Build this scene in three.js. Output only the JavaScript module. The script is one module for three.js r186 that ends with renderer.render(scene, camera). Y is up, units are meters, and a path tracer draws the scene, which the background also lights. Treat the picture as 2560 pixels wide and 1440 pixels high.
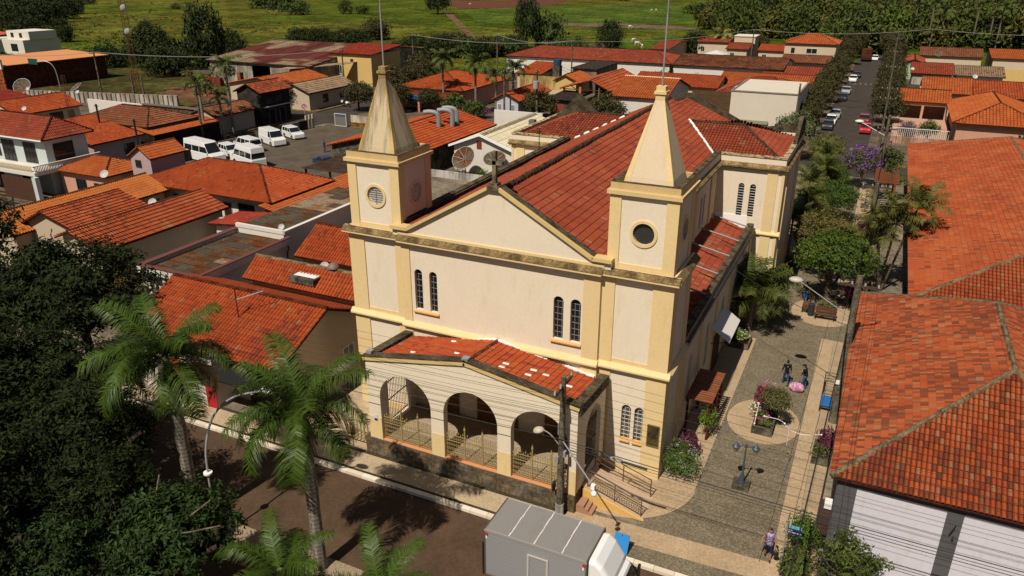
import * as THREE from 'three';
import { mergeGeometries } from 'three/addons/utils/BufferGeometryUtils.js';
import { MarchingCubes } from 'three/addons/objects/MarchingCubes.js';

// ---------------------------------------------------------------- camera, sky, sun, exposure
const scene = new THREE.Scene();
const camera = new THREE.PerspectiveCamera(41.234, 16 / 9, 0.5, 6000);
const EYE = new THREE.Vector3(7.2527, 24.5, 32.8619);
camera.position.copy(EYE);
camera.rotation.set(-0.395705, 0.443873, 0.00153, 'YXZ');
camera.updateMatrixWorld();
scene.add(camera);
const SUN = new THREE.Vector3(-0.095, 1, 0.72).normalize();
// clear sky: pale near the horizon, deeper blue overhead, brighter around the sun
{
  const W = 128, H = 64, d = new Float32Array(W * H * 4), v = new THREE.Vector3();
  for (let j = 0; j < H; j++) for (let i = 0; i < W; i++) {
    const el = ((j + 0.5) / H - 0.5) * Math.PI, az = ((i + 0.5) / W - 0.5) * 2 * Math.PI;
    v.set(Math.cos(el) * Math.cos(az), Math.sin(el), Math.cos(el) * Math.sin(az));
    const up = Math.max(0, v.y), t = Math.pow(1 - up, 3), c = Math.max(0, v.dot(SUN)), glow = 0.35 * Math.pow(c, 12) + 0.1 * c * c, o = (j * W + i) * 4;
    const dn = v.y < 0 ? 0.6 : 1;
    d[o] = (0.10 + 0.24 * t + glow) * dn; d[o + 1] = (0.145 + 0.23 * t + glow * 0.95) * dn; d[o + 2] = (0.25 + 0.19 * t + glow * 0.85) * dn; d[o + 3] = 1;
  }
  const sky = new THREE.DataTexture(d, W, H, THREE.RGBAFormat, THREE.FloatType);
  sky.mapping = THREE.EquirectangularReflectionMapping; sky.magFilter = THREE.LinearFilter; sky.minFilter = THREE.LinearFilter; sky.needsUpdate = true;
  scene.background = sky; scene.environment = sky; scene.backgroundIntensity = scene.environmentIntensity = 0.5;
}
const sun = new THREE.DirectionalLight(new THREE.Color(1, 0.91, 0.78), 5);
sun.position.copy(SUN).multiplyScalar(200); sun.target.position.set(-10, 0, -20); sun.position.add(sun.target.position);
sun.castShadow = true; sun.shadow.mapSize.set(4096, 4096);
Object.assign(sun.shadow.camera, { left: -160, right: 160, top: 160, bottom: -160, near: 1, far: 900 });
scene.add(sun, sun.target);
const renderer = new THREE.WebGLRenderer({ antialias: true });
renderer.toneMapping = THREE.LinearToneMapping;
renderer.toneMappingExposure = 1.04;
renderer.shadowMap.enabled = true;

// ---------------------------------------------------------------- random numbers, noise
let _s = 12345;
const rnd = (a = 1, b) => { _s = (_s + 0x6d2b79f5) | 0; let t = Math.imul(_s ^ (_s >>> 15), 1 | _s); t = (t + Math.imul(t ^ (t >>> 7), 61 | t)) ^ t; const r = ((t ^ (t >>> 14)) >>> 0) / 4294967296; return b === undefined ? r * a : a + r * (b - a); };
const seed = (n) => { _s = n * 7919 + 17; };
const hash = (x, y, k = 0) => { let h = Math.imul(x | 0, 374761393) ^ Math.imul(y | 0, 668265263) ^ Math.imul(k | 0, 974711); h = Math.imul(h ^ (h >>> 13), 1274126177); return ((h ^ (h >>> 16)) >>> 0) / 4294967296; };
const sm = (t) => t * t * (3 - 2 * t);
const md = (a, n) => ((a % n) + n) % n;
function vnoise(x, y, per = 0, k = 0) {   // value noise, tiles with period per
  const xi = Math.floor(x), yi = Math.floor(y), fx = sm(x - xi), fy = sm(y - yi);
  const w = (a, b) => (per ? hash(md(a, per), md(b, per), k) : hash(a, b, k));
  return (w(xi, yi) * (1 - fx) + w(xi + 1, yi) * fx) * (1 - fy) + (w(xi, yi + 1) * (1 - fx) + w(xi + 1, yi + 1) * fx) * fy;
}
function fbm(x, y, oct = 4, per = 0, k = 0) { let s = 0, a = 0.5, n = 0; for (let i = 0; i < oct; i++) { s += a * vnoise(x, y, per, k + i); n += a; a *= 0.5; x *= 2; y *= 2; per *= 2; } return s / n; }
const clamp = (x, a = 0, b = 1) => Math.min(b, Math.max(a, x));
const mix = (a, b, t) => a + (b - a) * t;
const sstep = (a, b, x) => sm(clamp((x - a) / (b - a)));

// ---------------------------------------------------------------- textures (all tile; size = metres per repeat)
function tex(n, size, fn, srgb = true) {
  const d = new Uint8Array(n * n * 4);
  for (let j = 0; j < n; j++) for (let i = 0; i < n; i++) { const c = fn(i / n, j / n), o = (j * n + i) * 4; for (let q = 0; q < 3; q++) d[o + q] = 255 * clamp(c[q]); d[o + 3] = 255; }
  const t = new THREE.DataTexture(d, n, n, THREE.RGBAFormat);
  t.wrapS = t.wrapT = THREE.RepeatWrapping; t.magFilter = THREE.LinearFilter; t.minFilter = THREE.LinearMipmapLinearFilter; t.generateMipmaps = true;
  if (srgb) t.colorSpace = THREE.SRGBColorSpace;
  t.repeat.set(1 / size, 1 / size); t.needsUpdate = true;
  return t;
}
const T = {};
T.stucco = tex(512, 7, (u, v) => { const a = fbm(u * 6, v * 6, 5, 6, 3), b = fbm(u * 90, v * 90, 2, 90, 9), c = sstep(0.6, 0.8, fbm(u * 24, v * 5, 4, 24, 31)); const k = 0.965 + 0.03 * (a - 0.5) + 0.04 * (b - 0.5) - 0.015 * c; return [k, k * (1 - 0.01 * c), k * (1 - 0.025 * c)]; });
T.grime = tex(512, 4, (u, v) => { const a = fbm(u * 14, v * 14, 5, 14, 5), b = fbm(u * 90, v * 90, 3, 90, 15); const m = sstep(0.46, 0.6, a * 0.6 + b * 0.4) * 0.85; const d = 0.6 + 0.5 * (b - 0.5); return [mix(0.95, 0.46 * d + 0.1, m), mix(0.94, 0.37 * d + 0.09, m), mix(0.92, 0.26 * d + 0.07, m)]; });
T.moss = tex(256, 3, (u, v) => { const a = fbm(u * 8, v * 8, 5, 8, 25), b = fbm(u * 50, v * 50, 2, 50, 35); const k = 0.55 + 0.5 * (a - 0.5) + 0.35 * (b - 0.5); return [k, k * 0.97, k * 0.9]; });
T.streak = tex(512, 5, (u, v) => { const a = fbm(u * 5 + 0.3, v * 1.2, 3, 0, 45), b = fbm(u * 44, v * 5, 3, 0, 55), g = fbm(u * 90, v * 90, 2, 90, 5); const m = sstep(0.3, 0.56, a * 0.65 + b * 0.35) * (0.7 + 0.3 * g); const k = 0.95 - 0.05 * g; return [mix(k, 0.5, m * 0.75), mix(k, 0.48, m * 0.75), mix(k, 0.45, m * 0.75)]; });
T.asphalt = tex(512, 9, (u, v) => { const a = fbm(u * 5, v * 5, 5, 5, 7), b = hash(u * 512, v * 512, 8), c = fbm(u * 64, v * 64, 2, 64, 4); const k = 0.8 + 0.3 * (a - 0.5) + 0.16 * (b - 0.5) + 0.12 * (c - 0.5); return [k, k * 0.985, k * 0.97]; });
T.grass = tex(512, 53, (u, v) => { const a = fbm(u * 8, v * 8, 5, 8, 61), b = fbm(u * 60, v * 60, 3, 60, 62), c = sstep(0.55, 0.7, fbm(u * 16, v * 16, 4, 16, 63)); const k = 0.62 + 0.5 * (a - 0.5) + 0.5 * (b - 0.5); return [k * mix(0.95, 1.25, c), k * mix(1, 0.98, c), k * 0.8]; });
T.soil = tex(256, 12, (u, v) => { const a = fbm(u * 6, v * 6, 5, 6, 71), b = fbm(u * 50, v * 50, 2, 50, 72); const k = 0.75 + 0.5 * (a - 0.5) + 0.3 * (b - 0.5); return [k, k, k]; });
T.wood = tex(256, 2, (u, v) => { const a = fbm(u * 3, v * 40, 4, 0, 81); const k = 0.72 + 0.45 * (a - 0.5); return [k, k * 0.97, k * 0.93]; });
function mosaic(n, size, cells, tone) {   // small hand-cut paving stones, a few centimetres each
  const ci = cells;
  return tex(n, size, (u, v) => {
    const x = u * ci, y = v * ci, xi = Math.floor(x), yi = Math.floor(y); let d1 = 9, d2 = 9, id = 0;
    for (let j = -1; j <= 1; j++) for (let i = -1; i <= 1; i++) {
      const cx = xi + i, cy = yi + j, mx = md(cx, ci), my = md(cy, ci);
      const dx = cx + 0.15 + 0.7 * hash(mx, my, 1) - x, dy = cy + 0.15 + 0.7 * hash(mx, my, 2) - y, d = dx * dx + dy * dy;
      if (d < d1) { d2 = d1; d1 = d; id = hash(mx, my, 3); } else if (d < d2) d2 = d;
    }
    const joint = sstep(0.02, 0.16, Math.sqrt(d2) - Math.sqrt(d1)), pa = fbm(u * 5, v * 5, 4, 5, 91);
    return tone(id, joint, pa);
  });
}
T.paveDark = mosaic(1024, 5, 72, (id, j, p) => { const l = id > 0.6 ? 0.8 : 0.68; const k = (l + 0.1 * (id * 7 % 1 - 0.5)) * mix(0.84, 1, j) * (0.95 + 0.14 * (p - 0.4)); return [k, k * 0.97, k * 0.9]; });
T.paveLight = mosaic(512, 4, 56, (id, j, p) => { const k = (0.88 + 0.12 * (id - 0.5)) * mix(0.86, 1, j) * (0.95 + 0.14 * (p - 0.4)); return [k, k * 0.97, k * 0.92]; });
T.stone = tex(512, 4, (u, v) => { const a = fbm(u * 9, v * 9, 5, 9, 101), b = fbm(u * 40, v * 40, 3, 40, 102), c = fbm(u * 4, v * 4, 3, 4, 103); const k = 0.7 + 0.5 * (a - 0.5) + 0.4 * (b - 0.5); return [k * mix(0.95, 1.15, c), k, k * mix(1.05, 0.8, c)]; });
T.bark = tex(256, 1.4, (u, v) => { const a = fbm(u * 14, v * 4, 4, 0, 111), r = 0.5 + 0.5 * Math.sin(v * 6.283 * 7 + 3 * fbm(u * 5, v * 5, 2, 5, 112)); const k = 0.66 + 0.5 * (a - 0.5) + 0.16 * (r - 0.5); return [k, k * 0.97, k * 0.93]; });
T.rust = tex(256, 6, (u, v) => { const a = fbm(u * 5, v * 16, 5, 0, 121), b = fbm(u * 60, v * 60, 2, 60, 122), c = fbm(u * 6, v * 6, 4, 6, 123); const m = sstep(0.45, 0.65, a * 0.5 + c * 0.5); const k = 0.75 + 0.3 * (b - 0.5); return [k, k * mix(0.97, 0.72, m), k * mix(0.92, 0.52, m)]; });

// ---------------------------------------------------------------- materials (colours linear)
const mats = new Map();
function M(r, g, b, o = {}) {
  const key = [r, g, b, JSON.stringify(o)].join();
  if (mats.has(key)) return mats.get(key);
  if (o.spec === undefined && !o.metal && (o.rough ?? 0.85) >= 0.8) o = { ...o, spec: 0.22 };
  const C = o.physical || o.spec !== undefined ? THREE.MeshPhysicalMaterial : THREE.MeshStandardMaterial;
  const m = new C({ color: new THREE.Color().setRGB(r, g, b), roughness: o.rough ?? 0.85, metalness: o.metal ?? 0, side: THREE.DoubleSide });
  if (o.map) m.map = T[o.map];
  if (o.bump) { m.bumpMap = T[o.bumpTex || o.map]; m.bumpScale = o.bump; }
  if (o.vc) m.vertexColors = true;
  if (o.spec !== undefined) m.specularIntensity = o.spec;
  if (o.trans) { m.transmission = o.trans; m.thickness = 0; }
  if (o.coat) { m.clearcoat = o.coat; m.clearcoatRoughness = 0.08; }
  mats.set(key, m); return m;
}
const STU = { map: 'stucco', rough: 0.92 };
const cream = M(0.745, 0.65, 0.505, STU), yellow = M(0.72, 0.55, 0.285, STU), yellowB = M(0.70, 0.50, 0.2, { map: 'grime', rough: 0.95 });
const creamG = M(0.6, 0.47, 0.3, { map: 'grime', rough: 0.95 }), mossy = M(0.25, 0.21, 0.155, { map: 'moss', rough: 0.98 });
const white = M(0.72, 0.69, 0.64, STU), whiteP = M(0.78, 0.77, 0.74, { rough: 0.5 }), dark = M(0.012, 0.011, 0.012, { rough: 0.5 }), glassD = M(0.012, 0.013, 0.017, { rough: 0.12 });
const concrete = M(0.30, 0.27, 0.23, { map: 'moss', rough: 0.95 }), iron = M(0.02, 0.018, 0.016, { rough: 0.5, metal: 0.3 }), bronze = M(0.3, 0.225, 0.095, { rough: 0.6 });
const galv = M(0.42, 0.42, 0.43, { rough: 0.5, metal: 0.6 }), woodD = M(0.11, 0.06, 0.035, { map: 'wood' }), steelG = M(0.24, 0.24, 0.24, { rough: 0.6 });

// ---------------------------------------------------------------- objects
const names = new Map();
const numbered = (n) => { const k = names.get(n) ?? 0; names.set(n, k + 1); return k ? n + '_' + String(k).padStart(3, '0') : n; };
const V = (x, y, z) => new THREE.Vector3(x, y, z);
const _ray = new THREE.Vector3();
function G(px, py, y = 0) {   // the point of the plane at height y that the photograph shows at this pixel
  _ray.set((px - 1280) / 1913.8, -(py - 720) / 1913.8, -1).applyQuaternion(camera.quaternion);
  const t = (y - EYE.y) / _ray.y;
  return V(EYE.x + t * _ray.x, y, EYE.z + t * _ray.z);
}
function tag(o, label, category, group, kind) { o.userData = { label, category }; if (group) o.userData.group = group; if (kind) o.userData.kind = kind; return o; }
function thing(name, label, category, x, y, z, group) { const o = new THREE.Group(); o.name = numbered(name); o.position.set(x, y, z); o._o = [x, y, z]; scene.add(o); return tag(o, label, category, group); }
function plain(g) {   // position, normal, uv, no index
  let h = g.index ? g.toNonIndexed() : g;
  for (const k of Object.keys(h.attributes)) if (!['position', 'normal', 'uv', 'color'].includes(k)) h.deleteAttribute(k);
  h.morphAttributes = {}; h.groups = [];
  if (!h.attributes.normal) h.computeVertexNormals();
  return h;
}
function metreUV(g) {   // uv in metres, taken from the two axes each face lies along
  const p = g.attributes.position, uv = new Float32Array(p.count * 2), a = V(), b = V(), c = V();
  for (let i = 0; i < p.count; i += 3) {
    a.fromBufferAttribute(p, i); b.fromBufferAttribute(p, i + 1); c.fromBufferAttribute(p, i + 2);
    const n = b.clone().sub(a).cross(c.clone().sub(a)); const ax = Math.abs(n.x), ay = Math.abs(n.y), az = Math.abs(n.z);
    for (let q = 0; q < 3; q++) { const x = p.getX(i + q), y = p.getY(i + q), z = p.getZ(i + q); const s = ay >= ax && ay >= az ? [x, z] : ax >= az ? [z, y] : [x, y]; uv[(i + q) * 2] = s[0]; uv[(i + q) * 2 + 1] = s[1]; }
  }
  g.setAttribute('uv', new THREE.BufferAttribute(uv, 2));
  return g;
}
function join(list) {
  const a = (Array.isArray(list) ? list : [list]).map((g) => metreUV(plain(g)));
  const vc = a.some((g) => g.attributes.color);
  if (vc) for (const g of a) if (!g.attributes.color) g.setAttribute('color', new THREE.BufferAttribute(new Float32Array(g.attributes.position.count * 3).fill(1), 3));
  return a.length === 1 ? a[0] : mergeGeometries(a);
}
function mk(name, list, m, parent = scene, o = {}) {   // one named mesh; geometry given in world coordinates
  const g = join(list); let at;
  if (parent === scene) { g.computeBoundingBox(); const bb = g.boundingBox; at = [(bb.min.x + bb.max.x) / 2, bb.min.y, (bb.min.z + bb.max.z) / 2]; } else at = parent._o;
  g.translate(-at[0], -at[1], -at[2]);
  const me = new THREE.Mesh(g, m); me.name = parent === scene ? numbered(name) : name; me._o = at;
  if (parent === scene) me.position.set(...at);
  me.castShadow = me.receiveShadow = true;
  if (o.label) me.userData.label = o.label;
  if (o.kind) me.userData.kind = o.kind;
  parent.add(me); return me;
}
const struct = (name, list, m, parent = scene) => { const o = mk(name, list, m, parent); if (parent === scene) o.userData.kind = 'structure'; return o; };
// geometries
const bx = (x0, x1, y0, y1, z0, z1) => new THREE.BoxGeometry(Math.abs(x1 - x0), Math.abs(y1 - y0), Math.abs(z1 - z0)).translate((x0 + x1) / 2, (y0 + y1) / 2, (z0 + z1) / 2);
function poly(pts, y) { const s = new THREE.Shape(pts.map(([x, z]) => new THREE.Vector2(x, -z))); return new THREE.ShapeGeometry(s, 24).rotateX(-Math.PI / 2).translate(0, y, 0); }
const shp = (pts) => new THREE.Shape(pts.map(([x, y]) => new THREE.Vector2(x, y)));
const arch = (x0, x1, y0, y1) => { const r = (x1 - x0) / 2, p = new THREE.Path(); p.moveTo(x0, y0); p.lineTo(x1, y0); p.lineTo(x1, y1 - r); p.absarc(x0 + r, y1 - r, r, 0, Math.PI, false); p.lineTo(x0, y0); return p; };
const archS = (x0, x1, y0, y1) => { const s = new THREE.Shape(); s.curves = arch(x0, x1, y0, y1).curves; return s; };
const circ = (x, y, r) => { const p = new THREE.Path(); p.absarc(x, y, r, 0, Math.PI * 2); return p; };
function wz(s, holes, z0, z1) { s.holes = holes; return new THREE.ExtrudeGeometry(s, { depth: z1 - z0, bevelEnabled: false, curveSegments: 14 }).translate(0, 0, z0); }            // drawn in x,y
function wx(s, holes, x0, x1) { s.holes = holes; return new THREE.ExtrudeGeometry(s, { depth: x1 - x0, bevelEnabled: false, curveSegments: 14 }).rotateY(Math.PI / 2).translate(x0, 0, 0); }  // drawn in -z,y
function profX(pts, x0, x1) { return new THREE.ExtrudeGeometry(shp(pts), { depth: x1 - x0, bevelEnabled: false }).rotateY(-Math.PI / 2).translate(x1, 0, 0); }   // profile in z,y along x
function profZ(pts, z0, z1) { return new THREE.ExtrudeGeometry(shp(pts), { depth: z1 - z0, bevelEnabled: false }).translate(0, 0, z0); }                          // profile in x,y along z
function bar(a, b, r, seg = 6, r2 = r) { const d = b.clone().sub(a), g = new THREE.CylinderGeometry(r2, r, d.length(), seg); g.applyQuaternion(new THREE.Quaternion().setFromUnitVectors(V(0, 1, 0), d.clone().normalize())); const c = a.clone().add(b).multiplyScalar(0.5); return g.translate(c.x, c.y, c.z); }
const tube = (pts, r, n = 16, seg = 5) => new THREE.TubeGeometry(new THREE.CatmullRomCurve3(pts), n, r, seg);
function tri(list) { const g = new THREE.BufferGeometry(), a = []; for (const f of list) for (let i = 2; i < f.length; i++) a.push(...f[0].toArray(), ...f[i - 1].toArray(), ...f[i].toArray()); g.setAttribute('position', new THREE.Float32BufferAttribute(a, 3)); g.computeVertexNormals(); return g; }
function slab(pts, t) { const lo = pts.map((p) => p.clone().add(V(0, -t, 0))), f = [pts, lo.slice().reverse()]; pts.forEach((p, i) => { const j = (i + 1) % pts.length; f.push([p, lo[i], lo[j], pts[j]]); }); return tri(f); }

// ---------------------------------------------------------------- tiled roofs
function tileGeo(w, l, hump, lift) {
  const n = 4, pos = [], at = (i, z, dy = 0) => { const x = (-w / 2 + (w * i) / n) * 0.86; return [x, hump * (i === 0 || i === n ? -0.25 : i === 2 ? 1 : 0.78) + lift * (z / l + 0.5) + dy, z]; };
  const quad = (a, b, c, d) => pos.push(...a, ...b, ...c, ...a, ...c, ...d);
  for (let i = 0; i < n; i++) { quad(at(i, -l / 2), at(i, l / 2), at(i + 1, l / 2), at(i + 1, -l / 2)); quad(at(i, l / 2), at(i, l / 2, -lift), at(i + 1, l / 2, -lift), at(i + 1, l / 2)); }
  const g = new THREE.BufferGeometry(); g.setAttribute('position', new THREE.Float32BufferAttribute(pos, 3)); g.computeVertexNormals();
  g.setAttribute('uv', new THREE.Float32BufferAttribute(new Float32Array(pos.length / 3 * 2), 2));
  return g;
}
const tgeos = new Map();
const tile = (w, l, h, f) => { const k = [w, l, h, f].join(); if (!tgeos.has(k)) tgeos.set(k, tileGeo(w, l, h, f)); return tgeos.get(k); };
const tileMat = new THREE.MeshPhysicalMaterial({ color: 0xffffff, roughness: 0.9, specularIntensity: 0.22, side: THREE.DoubleSide });
const PAL = {   // colours of single tiles, linear
  red: [[0.36, 0.088, 0.05], [0.31, 0.074, 0.045], [0.40, 0.11, 0.055], [0.25, 0.07, 0.048]],
  orange: [[0.52, 0.15, 0.045], [0.47, 0.125, 0.04], [0.56, 0.18, 0.055], [0.42, 0.11, 0.04]],
  fire: [[0.47, 0.105, 0.035], [0.42, 0.09, 0.032], [0.52, 0.13, 0.042], [0.34, 0.075, 0.032]],
  amber: [[0.56, 0.2, 0.055], [0.5, 0.17, 0.05], [0.6, 0.23, 0.065], [0.46, 0.15, 0.045]],
  old: [[0.44, 0.115, 0.045], [0.37, 0.09, 0.038], [0.5, 0.15, 0.06], [0.26, 0.075, 0.04]],
  brown: [[0.28, 0.115, 0.062], [0.24, 0.1, 0.058], [0.33, 0.14, 0.075], [0.19, 0.085, 0.052]],
  crimson: [[0.34, 0.055, 0.035], [0.3, 0.05, 0.032], [0.38, 0.07, 0.04], [0.26, 0.045, 0.03]],
};
for (const k in PAL) for (const c of PAL[k]) { c[0] *= 0.66; c[1] *= 0.56; c[2] *= 0.50; }
const STAIN = [0.05, 0.026, 0.019], LICHEN = [0.24, 0.165, 0.09];
function tileCol(pal, x, z, st, li) {
  const P = PAL[pal], n = fbm(x * 0.33 + 50, z * 0.33 + 90, 3, 0, 7) * 0.5 + rnd() * 0.5, m = clamp(fbm(x * 0.8 + 5, z * 0.8 + 11, 3, 0, 17) * 1.6 - 0.3 + rnd(-0.15, 0.15)), A = P[0], B = m > 0.5 ? P[2] : P[1], f = Math.abs(m - 0.5) * 2;
  const k = rnd(0.94, 1.06), s = sstep(1 - st, 1 - st + 0.25, n) * 0.6, q = rnd() < li ? rnd(0.25, 0.55) : 0, c = [0, 0, 0], d = rnd() < 0.05 ? 1 : 0;
  for (let i = 0; i < 3; i++) c[i] = mix(mix((d ? P[3][i] : mix(A[i], B[i], f)) * k, STAIN[i] * k, s), LICHEN[i], q * (1 - s));
  return c;
}
function inPoly(p, a, b) { let c = false; for (let i = 0, j = p.length - 1; i < p.length; j = i++) if ((p[i][1] > b) !== (p[j][1] > b) && a < ((p[j][0] - p[i][0]) * (b - p[i][1])) / (p[j][1] - p[i][1]) + p[i][0]) c = !c; return c; }
// planes: list of polygons (world, seen from above counter-clockwise). One solid deck, the tiles on it, the ridge tiles along given lines
function tiled(parent, planes, o = {}) {
  const { pal = 'fire', w = 0.24, l = 0.37, hump = 0.05, lift = 0.05, stain = 0.3, lichen = 0.03, thick = 0.14, single = 0, deck, ridges = [], ridgeMat, ridgeSingle, sag = 0, skip } = o;
  const pm = PAL[pal][1];
  const roof = mk('roof', planes.map((p) => slab(p, thick)), deck || M(pm[0] * 0.8, pm[1] * 0.8, pm[2] * 0.8, { map: 'moss' }), parent);
  const list = [];
  for (const p of planes) {
    const nrm = p[1].clone().sub(p[0]).cross(p[2].clone().sub(p[0])).normalize(); if (nrm.y < 0) nrm.negate();
    const d = V(0, -1, 0).addScaledVector(nrm, nrm.y).normalize(), wv = nrm.clone().cross(d);
    const q = p.map((v) => [v.clone().sub(p[0]).dot(wv), v.clone().sub(p[0]).dot(d)]);
    const a0 = Math.min(...q.map((e) => e[0])), a1 = Math.max(...q.map((e) => e[0])), b0 = Math.min(...q.map((e) => e[1])), b1 = Math.max(...q.map((e) => e[1]));
    const na = Math.max(1, Math.round((a1 - a0) / w)), sw = (a1 - a0) / na;
    for (let j = 0, b = b1 - l / 2 + 0.04; b > b0 - 0.02; b -= l * 0.94, j++) for (let i = 0; i < na; i++) {
      const a = a0 + (i + 0.5) * sw; if (!inPoly(q, a, Math.min(Math.max(b, b0 + 0.02), b1 - 0.02))) continue;
      const c = p[0].clone().addScaledVector(wv, a).addScaledVector(d, b).addScaledVector(nrm, 0.012 + rnd(0.012) + sag * (fbm(a * 0.4, b * 0.25 + 7, 2) - 0.5));
      if (skip && skip(c)) continue;
      const mt = new THREE.Matrix4().makeBasis(wv.clone().multiplyScalar(sw / w), nrm, d).setPosition(c.x - parent._o[0], c.y - parent._o[1], c.z - parent._o[2]);
      if (rnd() < 0.12) mt.multiply(new THREE.Matrix4().makeRotationY(rnd(-0.06, 0.06)));
      list.push([mt, o.colour ? o.colour(c) : tileCol(pal, c.x, c.z, stain, lichen), c.distanceTo(EYE)]);
    }
  }
  const geo = tile(w, l, hump, lift);
  if (single) {
    list.sort((x, y) => x[2] - y[2]);
    for (const [mt, c] of list.splice(0, single)) {
      const m = M(Math.round(c[0] * 50) / 50, Math.round(c[1] * 80) / 80, Math.round(c[2] * 100) / 100, { rough: 0.9 });
      const t = new THREE.Mesh(geo, m); t.name = 'roof_tile'; t.matrix.copy(mt); t.matrix.decompose(t.position, t.quaternion, t.scale); t.castShadow = t.receiveShadow = true; roof.add(t);
    }
  }
  if (list.length) {
    const im = new THREE.InstancedMesh(geo, tileMat, list.length); im.name = 'roof_tiles'; im.userData.kind = 'stuff'; im.castShadow = im.receiveShadow = true;
    const cc = new THREE.Color(); list.forEach(([mt, c], i) => { im.setMatrixAt(i, mt); im.setColorAt(i, cc.setRGB(...c)); });
    roof.add(im);
  }
  const caps = [];
  for (const [a, b, r = 0.13] of ridges) {
    const L = a.distanceTo(b), n = Math.max(1, Math.round(L / 0.42)), dir = b.clone().sub(a).normalize();
    for (let i = 0; i < n; i++) {
      const g = new THREE.CylinderGeometry(r * rnd(0.95, 1.05), r * 1.16, (L / n) * 1.06, 7, 1, false).applyQuaternion(new THREE.Quaternion().setFromUnitVectors(V(0, 1, 0), dir));
      const c = a.clone().addScaledVector(dir, (i + 0.5) * (L / n)); g.translate(c.x + rnd(-0.015, 0.015), c.y + rnd(-0.005, 0.02), c.z + rnd(-0.015, 0.015)); caps.push(g);
    }
  }
  const rm = ridgeMat || M(pm[0] * 0.85, pm[1] * 1.1, pm[2] * 1.2, { map: 'moss' });
  if (caps.length) { if (ridgeSingle) for (const g of caps) mk('ridge_tile', g, rm, roof); else mk('ridge_tiles', caps, rm, roof); }
  return roof;
}
// common roof shapes over an eave rectangle
const ccw = (pts) => pts;
function hipPlanes(x0, x1, z0, z1, h, r, axis, ra, rb, rp) {   // axis 'x': ridge from x=ra to rb at z=rp; 'z': from z=ra (smaller) to rb at x=rp
  const A = V(x0, h, z0), B = V(x1, h, z0), C = V(x1, h, z1), D = V(x0, h, z1);
  if (axis === 'x') { const P = V(ra, h + r, rp), Q = V(rb, h + r, rp); return { planes: [[D, C, Q, P], [B, A, P, Q], [C, B, Q], [A, D, P]], ridges: [[P, Q], [P, A], [P, D], [Q, B], [Q, C]] }; }
  const P = V(rp, h + r, ra), Q = V(rp, h + r, rb); return { planes: [[C, B, P, Q], [A, D, Q, P], [B, A, P], [D, C, Q]], ridges: [[P, Q], [P, A], [P, B], [Q, C], [Q, D]] };
}
function gablePlanes(x0, x1, z0, z1, h, r, axis, rp, h2 = h) {   // h2: eave height of the far side
  if (axis === 'x') { const P = V(x0, h + r, rp), Q = V(x1, h + r, rp); return { planes: [[V(x0, h, z1), V(x1, h, z1), Q, P], [V(x1, h2, z0), V(x0, h2, z0), P, Q]], ridges: [[P, Q]] }; }
  const P = V(rp, h + r, z0), Q = V(rp, h + r, z1); return { planes: [[V(x1, h, z1), V(x1, h, z0), P, Q], [V(x0, h2, z0), V(x0, h2, z1), Q, P]], ridges: [[P, Q]] };
}
function windowOn(parent, side, at, a0, a1, y0, y1, o = {}) {   // side: 'x+','x-','z+','z-' ; at: coordinate of the wall face; a: x or z range
  const s = side[1] === '+' ? 1 : -1, isX = side[0] === 'x', f = 0.06;
  const B = (u0, u1, v0, v1, d0, d1) => (isX ? bx(at + s * d0, at + s * d1, v0, v1, u0, u1) : bx(u0, u1, v0, v1, at + s * d0, at + s * d1));
  const w = mk(o.name || 'window', [B(a0 - f, a1 + f, y1, y1 + f, -0.02, 0.05), B(a0 - f, a1 + f, y0 - f, y0, -0.02, 0.08), B(a0 - f, a0, y0, y1, -0.02, 0.05), B(a1, a1 + f, y0, y1, -0.02, 0.05)], o.frame || whiteP, parent);
  mk(o.name === 'door' ? 'door_leaf' : 'pane', B(a0, a1, y0, y1, -0.02, 0.015), o.pane || glassD, w);
  const bars = []; for (let i = 1; i < (o.cols ?? 2); i++) { const a = mix(a0, a1, i / (o.cols ?? 2)); bars.push(B(a - 0.025, a + 0.025, y0, y1, 0.015, 0.045)); } for (let i = 1; i < (o.rows ?? 1); i++) { const y = mix(y0, y1, i / o.rows); bars.push(B(a0, a1, y - 0.025, y + 0.025, 0.015, 0.042)); }
  if (bars.length) mk('muntin', bars, o.frame || whiteP, w);
  return w;
}
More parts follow.
